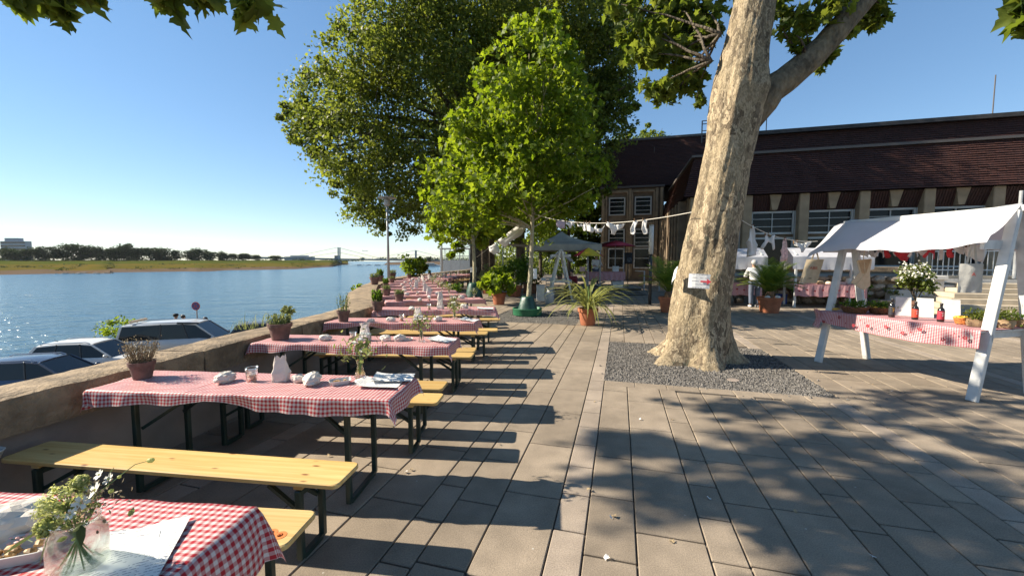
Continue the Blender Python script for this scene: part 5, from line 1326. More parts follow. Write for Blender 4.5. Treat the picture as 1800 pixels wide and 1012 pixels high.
for i, (x, y, z, r) in enumerate(((.045, -.02, .235, .022), (.07, .0, .265, .024), (.025, .02, .245, .02), (.085, .03, .285, .018), (.055, .03, .30, .016), (.03, -.04, .21, .016))): cosmos((x, y, z), r, i)
mb = MB(); st_ = [(.0, 0, .16), (.07, .01, .25), (.13, .02, .30), (.175, .03, .335), (.215, .035, .345)]; mb.tube(st_, [.002, .0018, .0016, .0014, .001], 5)
mb.tube([(.10, .015, .275), (.10, .02, .31), (.115, .02, .33)], .0012, 4); mb.tube([(.13, .02, .30), (.15, .0, .31)], .001, 4)
mb.obj('stem', M_stem, jar); MB().ball((.222, .036, .346), .0095, 2, .06, (1.2, 1, .9)).obj('flower_bud', M_umb, jar)
MB().ball((.155, -.004, .312), .006, 1, .1).obj('flower_bud', M_umb, jar); MB().ball((.10, .02, .25), .008, 1, .1).obj('flower_bud', M_umb, jar)
q = np.random.default_rng(3)
pts = q.normal(size=(34, 3)) * np.array([.045, .04, .03]) + np.array([.02, 0, .19]); leaves('foliage', pts, q.normal(size=(34, 3)), q.uniform(.015, .035, 34), L_herb, jar, OVAL, world=False)
pts = q.normal(size=(150, 3)) * np.array([.03, .03, .03]) + np.array([.06, .0, .23]); leaves('foliage', pts, q.normal(size=(150, 3)), q.uniform(.008, .018, 150), L_lav, jar, OVAL, world=False)
for c, d, L_, w_ in (((-.06, -.03, .16), (-.5, -.2, -.2), .11, .035), ((-.02, -.055, .165), (-.1, -.35, -.85), .075, .024), ((-.05, .0, .2), (-.8, .1, .3), .10, .035), ((.05, -.03, .17), (.5, -.5, -.3), .06, .022)):
    c = Vector(c); d = Vector(d).normalized(); s_ = d.cross(Vector((0, .3, 1))).normalized()
    mb = MB(); mb.add([c, c + d * L_ * .3 + s_ * w_ * .5, c + d * L_ * .65 + s_ * w_ * .45 - Vector((0, 0, .008)), c + d * L_ - Vector((0, 0, .025)), c + d * L_ * .65 - s_ * w_ * .45 - Vector((0, 0, .008)), c + d * L_ * .3 - s_ * w_ * .5], [(0, 1, 2, 3), (0, 3, 4, 5)])
    mb.obj('leaf', leafmat('grey_leaf', (.03, .05, .02), (.06, .08, .03), .3), jar)
for k, (px, py, rz, s_, c_) in enumerate(((222, 985, .42, 1.1, .02), (185, 1012, .62, 1.0, .02))):
    o = menu_sheet(20 + k, curl=.010 if k == 0 else .006); o.location = G(px, py, ZT) + Vector((0, 0, .004 * k)); o.rotation_euler = (0, 0, rz); o.scale = (s_,) * 3
    o['label'] = ['curled printed menu paper under the glass jar on the nearest checked table', 'flat printed paper below the glass jar at the lower edge'][k]
ty = dup(TR, loc=G(34, 978, ZT), rz=.35, label='white paper tray with brown food left of the glass jar', scale=1.25)
for k, (px, py, s_) in enumerate(((20, 945, 1.45), (-12, 952, 1.1))):
    o = dup(BC[k], loc=G(px, py, ZT), rz=.6 + k, label=['large crumpled paper bag behind the tray on the nearest checked table', 'second crumpled paper bag cut by the left edge of the nearest checked table'][k], scale=s_)
fl = empty('fallen_blossom', G(38, 966, ZT) + Vector((0, 0, .032)), 'sprig of tiny pink blossoms lying across the nearest food tray', 'blossom sprig')
mb = MB()
for k in range(14): mb.ball((rnd.uniform(-.03, .03), rnd.uniform(-.02, .02), rnd.uniform(0, .012)), .005, 1, .2, (1, 1, .6), k)
mb.obj('blossom', pm('pink_petal', (.70, .42, .38), .6), fl); MB().tube([(-.03, 0, .002), (0, .005, .006), (.05, -.01, .002)], .0014, 4).obj('stem', M_stem, fl)
jar.scale = (.9, .9, .9)
# small round fitting on the wall beside the nearest bench
p = Vector((wall_x(2.35) + .02, 2.30, .53))
wl = empty('wall_bowl', p, 'small white rimmed bowl fixed to the wall plaster below the coping', 'bowl')
MB().lathe([(.0, -.05), (.06, -.045), (.078, 0), (.083, .004), (.078, .008), (.068, -.002), (.05, -.035), (0, -.038)], 24).obj('bowl', M_white, wl, smooth=True)
MB().box((-.09, 0, -.02), (.08, .05, .03), bev=.005).obj('bracket', M_white, wl)
# ------------------------------------------------------------------ market stalls
M_sheet = pm('white_canvas', (.53, .53, .56), .7, var=.07, vscale=2.5, bump=.35, bscale=7)
mt = M_sheet; N, L = nodes(mt)
t_ = N.new('ShaderNodeBsdfTranslucent'); t_.inputs[0].default_value = (.78, .74, .76, 1); mx = N.new('ShaderNodeMixShader'); mx.inputs[0].default_value = .22
L.new(N['Principled BSDF'].outputs[0], mx.inputs[1]); L.new(t_.outputs[0], mx.inputs[2]); L.new(mx.outputs[0], N['Material Output'].inputs[0])
M_gsm = gingham('gingham_small', .024, red=(.42, .04, .065), white=(.62, .55, .55))
M_motif = pm('red_motif', (.28, .018, .028), .7)
def aframe_stall(label, origin, lx, vx, LEN, DEP, H, canopy=True, beam=.10, cloth_end=2.15, table=True, group='white wooden market stalls'):
    o3 = Vector(origin); lx = Vector(lx).normalized(); vx = Vector(vx).normalized()
    S = lambda l, v, z: o3 + lx * l + vx * v + Vector((0, 0, z))
    t = empty('market_stall', o3, label, 'market stall', group)
    first = True
    for l in (0, LEN):
        for v in (0, DEP):
            MB().bar(S(l, v, 0), S(l, DEP / 2 + (-.045 if v == 0 else .045), H), beam, beam * .62, up=vx, bev=.006).obj('leg', M_white, t, world=True)
        for zz, ex in ((1.86, .36), (.79, .16)):
            q = zz / H; MB().bar(S(l + .055, DEP / 2 * q - ex, zz), S(l + .055, DEP - DEP / 2 * q + ex, zz), .04, .11, up=(0, 0, 1), bev=.004).obj('cross_bar', M_white, t, world=True)
    MB().bar(S(-.1, DEP / 2, H + .03), S(LEN + .1, DEP / 2, H + .03), .05, .07, bev=.004).obj('ridge_beam', M_white, t, world=True)
    if table:
        for v in (.16, DEP - .16): MB().bar(S(-.05, v, .765), S(LEN + .05, v, .765), .04, .10, bev=.004).obj('rail', M_white, t, world=True)
        for k in range(5):
            MB().bar(S(-.0, .05 + DEP * .19 * k + .07, .83), S(LEN, .05 + DEP * .19 * k + .07, .83), DEP * .18, .022, up=(0, 0, 1)).obj('plank', M_white, t, world=True)
    if canopy:
        mb = MB(); nu, nv = 26, 18
        for j in range(nv + 1):
            for i in range(nu + 1):
                l = -.03 + (cloth_end + .03) * i / nu; f = j / nv; v = -.03 + (DEP + .06) * f
                hh = abs(v - DEP / 2) / (DEP / 2 + .03); z = H + .075 - (.43 * hh ** 1.0) - .035 * math.sin(min(1, hh) * math.pi)
                z -= .05 * math.sin(math.pi * min(1, l / LEN)) * (1 - .3 * hh) + max(0, l - LEN) * .35
                z += .030 * math.sin(l * 4.2 + 2.2 + v * 2) * hh + .012 * math.sin(l * 13 + 1) * hh ** 2 + .012 * math.sin(l * 3 - v * 9)
                if f in (0, 1): z -= .06
                mb.v.append(tuple(S(l, v, z)))
        for j in range(nv):
            for i in range(nu): mb.f.append((j * (nu + 1) + i, j * (nu + 1) + i + 1, (j + 1) * (nu + 1) + i + 1, (j + 1) * (nu + 1) + i))
        mb.obj('canopy', M_sheet, t, smooth=True, world=True)
    return t, S
LX, VX = Vector((-.229, .973, 0)), Vector((.973, .229, 0))
stall, S = aframe_stall('white wooden market stall with wavy white canopy and pink checked cloth, nearest at right', (5.49, 4.65, 0), LX, VX, 1.88, 1.04, 2.26)
# its cloth: hung over the front rail, gathered at the far corner
mb = MB(); uv = []; nu, nv = 60, 26
for j in range(nv + 1):
    for i in range(nu + 1):
        l = -.02 + 1.94 * i / nu; s_ = 1.30 * j / nv
        drop = .20 + .05 * math.sin(l * 1.7 + .3) - .05 * max(0, l - 1.6)
        sag = .018 * math.sin(l * 9) + .012 * math.sin(l * 17 + 1)
        if s_ < .30: f = s_ / .30; v, z = .0 + .02 * f + (sag + .02 * math.sin(l * 6)) * (1 - f), .85 - drop * (1 - f)
        else: v, z = .02 + (s_ - .30), .853 + .003 * math.sin(l * 20) * math.sin(v * 10)
        mb.v.append(tuple(S(l, v, z))); uv.append((l, s_))
for j in range(nv):
    for i in range(nu): mb.f.append((j * (nu + 1) + i, j * (nu + 1) + i + 1, (j + 1) * (nu + 1) + i + 1, (j + 1) * (nu + 1) + i))
ctop = empty('stall_cloth', S(.9, .1, .85), 'pink checked cloth with red flower motifs along the front of the nearest stall', 'tablecloth')
mb.obj('cloth', M_gsm, ctop, smooth=True, world=True, uv=uv)
g = random.Random(8); mo = None
for k in range(17):
    l = .10 + .105 * k + g.uniform(-.02, .02); zz = .73 + .05 * math.sin(k * 1.9) + g.uniform(-.02, .02)
    mb = MB(); big = k % 2 == 0
    p = S(l, -.036 + .008 * math.sin(l * 9), zz)
    for j in range(5 if big else 1):
        a = j * 1.257 + k; r = .012 if big else .010; c = p + LX * (.016 * math.cos(a) * big) + Vector((0, 0, .016 * math.sin(a) * big))
        n = 7; vs = [c + LX * r * math.cos(q * 6.283 / n) * .8 + Vector((0, 0, r * math.sin(q * 6.283 / n))) for q in range(n)]
        mb.add(vs, [tuple(range(n))])
    mb.obj('flower_motif', M_motif, ctop, world=True)
mb = MB(); uv = []     # gathered bunch at the far front corner
for j in range(9):
    for i in range(13):
        f = i / 12; a = f * 2.4 - .4; r = .10 + .015 * math.sin(f * 22 + j)
        z = .87 - .30 * j / 8 + (.05 * f * (j / 8)); c = S(1.88, .05, z)
        q = c + LX * (r * math.sin(a) + .02) * (1 - .25 * math.sin(j / 8 * 3.1)) - VX * (r * math.cos(a) * .8 + .02) * (1 - .3 * math.sin(j / 8 * 3.1)); mb.v.append(tuple(q)); uv.append((f * .35, j * .04))
for j in range(8):
    for i in range(12): mb.f.append((j * 13 + i, j * 13 + i + 1, (j + 1) * 13 + i + 1, (j + 1) * 13 + i))
mb.obj('knotted_corner', M_gsm, ctop, smooth=True, world=True, uv=uv)
# goods
M_wick = pm('wicker', (.17, .075, .03), .75, var=.4, vscale=40, bump=.7, bscale=60); M_owick = pm('orange_wicker', (.50, .17, .04), .7, var=.3, vscale=40, bump=.6, bscale=60)
M_sack = pm('kraft_paper', (.36, .25, .14), .8, var=.2, vscale=12, bump=.3, bscale=30); M_yel = pm('yellow_pepper', (.62, .36, .03), .4, island=.3)
ZS = .858
def basket(p, label, r, h, mt_, fill, seed, cat='basket'):
    g = random.Random(seed); q = np.random.default_rng(seed); t = empty('basket', p, label, cat)
    for k in range(7):
        z = h * k / 6; rr = r * (.74 + .26 * k / 6)
        MB().tube([(rr * math.cos(a * .3142), rr * math.sin(a * .3142), z + .007 + .004 * (-1) ** (a + k)) for a in range(21)], h / 11, 5).obj('woven_ring', mt_, t, smooth=True)
    MB().lathe([(0, .004), (r * .73, .004), (r * .97, h * .97)], 20).obj('lining', mt_, t)
    if fill in ('herb', 'both'):
        P = q.normal(size=(240, 3)) * np.array([r * .42, r * .42, .03]) + np.array([0, 0, h + .05]); leaves('foliage', P, q.normal(size=(240, 3)), q.uniform(.02, .06, 240), L_pot, t, OVAL, world=False, droop=(0, 0, 1.6))
    if fill in ('fruit', 'both'):
        for k in range(9): MB().ball((g.uniform(-.6, .6) * r, g.uniform(-.6, .6) * r, h + g.uniform(-.005, .02)), .026, 2, .05, (1.2, 1, .9), k).obj('pepper', M_yel, t, smooth=True)
    return t
def onst(px, py): return G(px, py, ZS)
basket(onst(1500, 549) + VX * .02, 'brown wicker basket of green herbs at the far end of the nearest stall', .18, .085, M_wick, 'herb', 1)
basket(onst(1544, 551) + VX * .06, 'brown wicker basket of herbs and yellow peppers beside the dark bottle', .175, .085, M_wick, 'both', 2)
basket(onst(1692, 569), 'small orange wicker basket of yellow fruit by the near leg of the stall', .085, .07, M_owick, 'fruit', 3)
yp = empty('pepper_heap', onst(1468, 546) + VX * .03, 'heap of long yellow peppers beside the gathered cloth corner', 'peppers')
for k in range(9): MB().tube([(-.06 + .02 * rnd.random(), -.04 + .01 * k, .015 + .01 * (k % 3)), (0, -.045 + .011 * k, .035), (.06, -.04 + .01 * k, .02 + .01 * (k % 2))], [.006, .013, .005], 6).obj('pepper', M_yel, yp, smooth=True)
M_blk = pm('dark_bottle', (.012, .010, .009), .12, spec=.7); M_lab = pm('red_label', (.60, .06, .03), .5); M_lab2 = pm('dark_label', (.03, .03, .035), .5); M_lab3 = pm('crimson_label', (.33, .03, .05), .5)
def bottle(p, label, lm, r=.036, h=.25):
    t = empty('oil_bottle', p, label, 'bottle', 'bottles on the nearest stall')
    MB().lathe([(0, 0), (r * .95, 0), (r, .01), (r, h * .62), (r * .8, h * .7), (r * .4, h * .76), (r * .38, h * .9), (0, h * .9)], 20).obj('bottle', M_blk, t, smooth=True)
    MB().lathe([(r * 1.01, h * .12), (r * 1.02, h * .13), (r * 1.02, h * .56), (r * 1.01, h * .57)], 20).obj('label', lm, t, smooth=True)
    for k in range(3): MB().box((-.012 + .006 * (k % 2), -r * 1.03, h * (.48 - .08 * k)), (.03 - .008 * k, .003, .008)).obj('print_mark', M_white if lm is not M_lab2 else M_yel, t)
    MB().lathe([(r * .45, h * .89), (r * .45, h * .99), (0, h)], 14).obj('cap', M_dark, t, smooth=True)
    return t
bottle(onst(1567, 557), 'black oil bottle with dark label, leftmost of three on the stall', M_lab2, .036, .27)
bottle(onst(1608, 561), 'dark bottle with bright red label, middle of three on the stall', M_lab, .036, .25)
bottle(onst(1653, 565), 'dark bottle with crimson label, rightmost of three on the stall', M_lab3, .036, .25)
for k, (px, py) in enumerate(((1583, 555), (1622, 558), (1668, 562))):
    p = onst(px, py) + VX * .05; ro = Euler((R(-28), 0, -.12 - R(13) * 0 + math.atan2(LX.y, LX.x) - R(90) + R(35))).to_matrix().to_4x4()
    t = empty('display_board', p, ['white slanted display box with blue side behind the black bottle', 'white slanted display box with vegetable picture behind the middle bottle', 'white slanted display box behind the crimson labelled bottle'][k], 'display box', 'slanted display boxes on the stall', rz=R(-38))
    mb = MB(); vs = [(-.085, 0, 0), (.085, 0, 0), (.085, .16, 0), (-.085, .16, 0), (-.085, .085, .27), (.085, .085, .27), (.085, .125, .27), (-.085, .125, .27)]
    mb.add(vs, [(3, 2, 1, 0), (4, 5, 6, 7), (0, 1, 5, 4), (1, 2, 6, 5), (2, 3, 7, 6), (3, 0, 4, 7)]).obj('box', M_white, t)
    cols = [pm('pale_blue_print', (.35, .50, .68), .6), pm('vegetable_print', (.5, .30, .10), .6, var=.6, vscale=40, col2=(.15, .3, .08)), pm('pale_print', (.6, .55, .5), .6, var=.3, vscale=30)]
    MB().add([(.0866, .02, .03), (.0866, .135, .03), (.0866, .118, .25), (.0866, .092, .25)], [(0, 1, 2, 3)]).obj('side_print', cols[k], t)
    for j in range(3): MB().add([(-.05 + .03 * j, .0232 + .0 + .02 * j * .386 - .004, .06 + .02 * j), (-.03 + .03 * j, .0232 + .02 * j * .386 - .004, .06 + .02 * j), (-.03 + .03 * j, .0232 + .02 * j * .386 - .004 + .0058, .075 + .02 * j), (-.05 + .03 * j, .0232 + .02 * j * .386 - .004 + .0058, .075 + .02 * j)], [(0, 1, 2, 3)]).obj('print_mark', M_lab2, t)
def sackpot(p, label, r, h, seed):
    t = empty('herb_sack', p, label, 'potted plant', 'herbs in paper sacks on the stall'); q = np.random.default_rng(seed); mb = MB(); n = 18
    for z, rr in ((0, .85), (h * .5, 1.0), (h * .85, .92), (h, 1.04)):
        for k in range(n): a = k * 6.283 / n; s_ = r * rr * (1 + .07 * math.sin(5 * a + z * 30 + seed)); mb.v.append((s_ * math.cos(a), s_ * math.sin(a), z + .006 * math.sin(7 * a) * (z > 0)))
    for i in range(3):
        for k in range(n): k2 = (k + 1) % n; mb.f.append((i * n + k, i * n + k2, (i + 1) * n + k2, (i + 1) * n + k))
    mb.obj('sack', M_sack, t, smooth=True); MB().lathe([(r * .9, h * .85), (0, h * .9)], 14).obj('soil', M_soil, t)
    P = q.normal(size=(260, 3)) * np.array([r * .6, r * .6, .035]) + np.array([0, 0, h + .05]); leaves('foliage', P, q.normal(size=(260, 3)), q.uniform(.015, .05, 260), L_dark if seed % 2 else L_pot, t, OVAL, world=False, droop=(0, 0, 1.8)); return t
sackpot(onst(1716, 573), 'rosemary in a crumpled kraft sack beside the orange basket', .09, .09, 1)
sackpot(onst(1764, 575), 'dark green herb in a brown sack behind the near stall leg', .095, .10, 3)
sackpot(onst(1801, 574), 'herb in a brown sack at the right edge of the picture', .095, .10, 4)
def text_obj(txt, m, parent, size, mat4, name='lettering'):
    cu = bpy.data.curves.new(name, 'FONT'); cu.body = txt; cu.size = size; cu.align_x = 'CENTER'; cu.extrude = .0006; cu.resolution_u = 2
    tmp = bpy.data.objects.new(name, cu); col.objects.link(tmp); dg = bpy.context.evaluated_depsgraph_get(); me = bpy.data.meshes.new_from_object(tmp.evaluated_get(dg))
    bpy.data.objects.remove(tmp); me.materials.clear(); me.materials.append(m); o = link_mesh(name, me, parent); o.matrix_local = mat4; return o
def face_mat(p, n, up=(0, 0, 1)):
    n = Vector(n).normalized(); u = Vector(up); x = u.cross(n).normalized(); y = n.cross(x); m4 = Matrix((x, y, n)).transposed().to_4x4(); m4.translation = p; return m4
M_canvas = pm('canvas_bag', (.50, .41, .28), .85, var=.08, vscale=20, bump=.2, bscale=120); M_gbag = pm('grey_canvas', (.42, .41, .38), .85, var=.12, vscale=10, bump=.3, bscale=20); M_red = pm('red_print', (.42, .05, .03), .6)
def tote(top, label, w_, h_, strap, mt_, txt, facing, tilt=0.0):
    t = empty('tote_bag', top, label, 'tote bag', 'tote bags hanging at the stall'); n = Vector(facing).normalized(); x = Vector((0, 0, 1)).cross(n).normalized()
    mb = MB(); nu, nv = 8, 8
    for sgn in (1, -1):
        for j in range(nv + 1):
            for i in range(nu + 1):
                u, f = i / nu - .5, j / nv; th = .028 * math.sin(math.pi * (i / nu)) * (.35 + .65 * math.sin(math.pi * min(1, f + .12))) + .008 * math.sin(u * 14 + f * 5) * f
                p = x * (u * w_ + tilt * f * h_) + Vector((0, 0, -strap - f * h_)) + n * (sgn * th); mb.v.append(tuple(p))
    q = (nu + 1) * (nv + 1)
    for s_ in (0, 1):
        for j in range(nv):
            for i in range(nu):
                a = s_ * q + j * (nu + 1) + i; f = (a, a + 1, a + nu + 2, a + nu + 1); mb.f.append(f[::-1] if s_ == 0 else f)
    mb.obj('bag', mt_, t, smooth=True)
    for sg in (-1, 1): mb = MB(); mb.bar((0, 0, 0), x * sg * w_ * .2 + Vector((0, 0, -strap - .01)), .022, .004, up=n); mb.obj('strap', mt_, t)
    if txt: text_obj(txt, M_red, t, w_ * .26, face_mat(x * (.10 * w_ * 0 + tilt * h_ * .4) + Vector((0, 0, -strap - h_ * .42)) + n * .044, n))
    if txt and len(txt) > 1: MB().box(x * tilt * h_ * .8 + Vector((0, 0, -strap - h_ * .8)) + n * .03, (.035, .008, .018), face_mat((0, 0, 0), n).to_3x3()).obj('woven_tag', M_dark, t)
    return t
face = Vector((-.25, -1, 0))
tote(at(1434, 438, 6.75), 'cream canvas tote bag printed ABE hanging at the far end of the stall', .26, .40, .17, M_canvas, 'ABE', face, -.22)
tote(at(1712, 412, 4.95), 'grey canvas tote bag with red letter A hanging beside the near leg', .24, .36, .36, M_gbag, 'A', face, .0)
t = empty('apron', at(1520, 440, 6.2), 'folded brown and cream apron hanging from the back rope of the stall', 'apron')
MB().prism([(-.10, -.16), (.10, -.14), (.085, -.34), (.10, -.55), (.02, -.62), (-.16, -.50), (-.05, -.34)], .012, face_mat((0, 0, 0), face)).obj('apron', M_canvas, t)
MB().prism([(-.085, -.15), (.09, -.13), (.03, -.36), (-.02, -.36)], .016, face_mat((0, 0, 0), face)).obj('bib', M_sack, t)
MB().tube([face_mat((0, 0, 0), face) @ Vector(q) for q in ((.0, 0, 0), (-.01, -.1, 0), (.02, -.36, .01), (-.06, -.5, .01), (-.12, -.54, .01))], .006, 5).obj('strap', M_canvas, t)

# laundry lines
M_rope = pm('rope', (.62, .58, .50), .8); M_lin = pm('linen', (.64, .62, .59), .75, var=.05, vscale=12); M_lilac = pm('lilac_cloth', (.42, .34, .40), .8); M_pinkl = pm('pink_linen', (.70, .46, .42), .8, var=.3, vscale=30); M_redl = pm('red_linen', (.52, .03, .04), .75, var=.2, vscale=14)
def rope(name_lab, p, q, sag, n=24):
    p, q = Vector(p), Vector(q); pts = [p.lerp(q, i / n) - Vector((0, 0, sag * 4 * (i / n) * (1 - i / n))) for i in range(n + 1)]
    t = tag(MB().tube(pts, .006, 5).obj('washing_line', M_rope), name_lab, 'washing line', 'washing lines'); return pts
def on_rope(pts, px):
    best = None
    for a, b in zip(pts[:-1], pts[1:]):
        for k in range(8):
            v = a.lerp(b, k / 8); x = 900 + FPX * v.x / (v.y * math.cos(PITCH) - (v.z - EYE) * math.sin(PITCH))
            if best is None or abs(x - px) < best[0]: best = (abs(x - px), v, (b - a).normalized())
    return best[1], best[2]
OUT = {
 'sock': [(-.05, 0), (.04, 0), (.045, -.16), (.10, -.24), (.09, -.30), (.03, -.31), (-.04, -.22)],
 'briefs': [(-.20, 0), (-.12, -.02), (0, -.05), (.12, -.02), (.20, 0), (.18, -.08), (.05, -.17), (.03, -.26), (-.05, -.26), (-.07, -.17), (-.18, -.08)],
 'bra': [(-.22, .0), (-.14, -.10), (-.02, -.12), (.02, -.02), (.05, -.13), (.17, -.10), (.22, 0), (.16, -.2), (.04, -.22), (0, -.16), (-.05, -.24), (-.17, -.2)],
 'shirt': [(-.02, .02), (.02, .02), (.05, -.12), (.07, -.30), (.11, -.42), (.10, -.66), (-.10, -.70), (-.09, -.5), (-.13, -.36), (-.07, -.2)],
 'stocking': [(-.12, 0), (-.04, .0), (.0, -.14), (.05, -.02), (.12, 0), (.13, -.20), (.17, -.38), (.11, -.42), (.06, -.24), (0, -.2), (-.08, -.26), (-.14, -.42), (-.20, -.38), (-.13, -.2)],
 'cloth': [(-.18, 0), (.18, 0), (.2, -.2), (.14, -.42), (-.1, -.38), (-.22, -.2)],
 'long': [(-.6, 0), (.6, 0), (.62, -.28), (.3, -.40), (-.1, -.34), (-.5, -.42)]}
def hang(pts, px, kind, mt_, sc_, label, cat, tilt=0.0):
    p, d = on_rope(pts, px); n = Vector((-.1, -1, 0.0)); o_ = [(x * sc_, y * sc_) for x, y in OUT[kind]]
    t = empty('laundry', p, label, cat, 'laundry on the lines'); m4 = face_mat((0, 0, 0), n) @ Matrix.Rotation(tilt, 4, 'Z')
    # fan of small folds: the outline is cut in strips and pushed in and out
    b = bmesh.new(); vs = [b.verts.new((x, y, 0)) for x, y in o_]; f = b.faces.new(vs); bmesh.ops.triangulate(b, faces=[f]); bmesh.ops.subdivide_edges(b, edges=b.edges[:], cuts=2, use_grid_fill=True)
    for v in b.verts: v.co.z = .035 * sc_ * math.sin(v.co.x * 34 / sc_ + v.co.y * 9) * min(1, -v.co.y * 8 / sc_ + .2) + .02 * noise.noise(v.co * 9)
    b.transform(m4); me = bpy.data.meshes.new('garment'); b.to_mesh(me); b.free(); me.materials.append(mt_); o = link_mesh('garment', me, t); smooth_by_angle(o, 60)
    s_ = o.modifiers.new('thick', 'SOLIDIFY'); s_.thickness = .006
    mb = MB()
    for x, y in (o_[0], o_[len(o_) // 2 if kind in ('x',) else 1]):
        MB().box(m4 @ Vector((x, 0, 0)), (.012, .016, .06)).obj('clothes_peg', M_wood, t)
    return t
ra = rope('white washing line from the bright young tree to the large plane trunk', at(938, 376, 11.95), at(1216, 373, 6.45), .22)
for px, k, m_, s_, lab, c_ in ((984, 'cloth', M_lilac, .55, 'crumpled lilac garment at the left end of the long washing line', 'garment'), (1003, 'briefs', M_lin, .6, 'small twisted white cloth next to the lilac garment on the line', 'garment'), (1021, 'bra', M_lin, .42, 'tiny white bra hanging third on the long washing line', 'bra'), (1029, 'sock', M_lin, .6, 'narrow white strip hanging between the two bras', 'cloth'), (1036, 'sock', M_lin, .5, 'short white bundle just left of the large white bra', 'cloth'), (1047, 'bra', M_lin, .95, 'large white bra in the middle of the long washing line', 'bra'), (1082, 'briefs', M_lin, .95, 'pair of white briefs right of the large white bra', 'briefs'), (1118, 'sock', M_lin, .85, 'white sock, left one of the pair near the trunk', 'sock'), (1135, 'sock', M_lin, .85, 'white sock, right one of the pair near the trunk', 'sock')):
    hang(ra, px, k, m_, s_, lab, c_, rnd.uniform(-.25, .25) - (.25 if k == 'sock' else 0))
rb = rope('washing line from the plane trunk to the far tip of the stall canopy', at(1299, 384, 6.6), at(1437, 424, 6.9), .12)
for px, k, m_, s_, lab, c_ in ((1323, 'shirt', M_lin, .72, 'long white vest hanging first right of the trunk', 'vest'), (1353, 'stocking', M_lin, .62, 'pair of white stockings hanging between the vest and the pink corset', 'stockings'), (1380, 'shirt', M_pinkl, .55, 'pale pink corset with straps hanging on the short line', 'corset'), (1411, 'briefs', M_lin, .72, 'white ruffled briefs hanging nearest the stall canopy tip', 'briefs')):
    hang(rb, px, k, m_, s_, lab, c_, rnd.uniform(-.1, .1))
rc = rope('line of red and white laundry under the back edge of the stall canopy', S(2.15, .98, 1.93), S(.1, .98, 1.90), .03)
lst = [(1532, 'bra', M_lin, .8, 'white bra hanging by the far A frame'), (1547, 'stocking', M_lin, .45, 'small white stockings beside the far A frame'), (1560, 'sock', M_redl, .6, 'small red sock'), (1573, 'sock', M_lin, .5, 'small white sock beside the red sock'), (1590, 'cloth', M_redl, .55, 'bright red cloth'), (1606, 'stocking', M_lin, .4, 'white baby stockings'), (1622, 'cloth', M_lin, .35, 'small white handkerchief'), (1638, 'stocking', M_redl, .45, 'red and white tights'), (1656, 'shirt', M_lin, .30, 'long white slip'), (1672, 'sock', M_redl, .55, 'red sock right of the white slip'), (1688, 'cloth', M_lin, .3, 'frilled white collar'), (1702, 'sock', M_lin, .5, 'white sock near the right tote bag'), (1720, 'cloth', M_lin, .55, 'white striped towel')]
for px, k, m_, s_, lab in lst: hang(rc, px, k, m_, s_, lab + ' hanging under the nearest stall canopy', 'laundry', rnd.uniform(-.2, .2))
rd = rope('washing line from the slender tree to the bright young tree', at(838, 452, 16.6), at(936, 374, 12.1), .02)
hang(rd, 866, 'cloth', M_lin, .9, 'crumpled white cloth at the lower end of the left line', 'cloth', .4); hang(rd, 895, 'long', M_lin, .85, 'long white cloth flying from the left line', 'cloth', .62)

# ------------------------------------------------------------------ paper notices
def notice(c, n, w_, h_, label, arrow=False, rot=0.0, lines=True):
    t = empty('paper_notice', c, label, 'notice', 'paper notices'); m4 = face_mat((0, 0, 0), n) @ Matrix.Rotation(rot, 4, 'Z')
    mb = MB(); uv = []
    for j in range(5):
        for i in range(7):
            x, y = (i / 6 - .5) * w_, (j / 4 - .5) * h_; mb.v.append(tuple(m4 @ Vector((x, y, .004 * math.sin(i * 1.3) - .02 * (x / w_ * 2) ** 2)))); uv.append((x * .8, y * .6 + .005))
    for j in range(4):
        for i in range(6): mb.f.append((j * 7 + i, j * 7 + i + 1, (j + 1) * 7 + i + 1, (j + 1) * 7 + i))
    mb.obj('sheet', paper('notice_paper', True, period=.03) if lines else pm('plain_paper', (.75, .76, .75), .7), t, uv=uv)
    if arrow:
        MB().prism([(.0, -.012), (.09, -.012), (.09, -.042), (.15, 0), (.09, .042), (.09, .012), (.0, .012)], .003, m4 @ Matrix.Translation((w_ * .06, -.002, .007))).obj('arrow', pm('arrow_red', (.50, .03, .05), .6), t)
    return t
nt_ = notice(at(1229, 494, 6.07), (-.42, -1, .05), .30, .22, 'white paper notice with red arrow pinned to the large plane trunk', True, -.05)
notice(at(1184, 484, 6.42), (-1, .30, .25), .26, .22, 'white sheet seen nearly edge on at the left side of the large trunk', False, .5, False)
notice(at(832, 474, 16.85), (0, -1, 0), .26, .22, 'small white notice on the slender young tree', False, 0, True)
notice(at(941, 481, 11.84), (.4, -1, 0), .12, .30, 'narrow pale notice on the trunk of the bright young tree', False, 0, False)

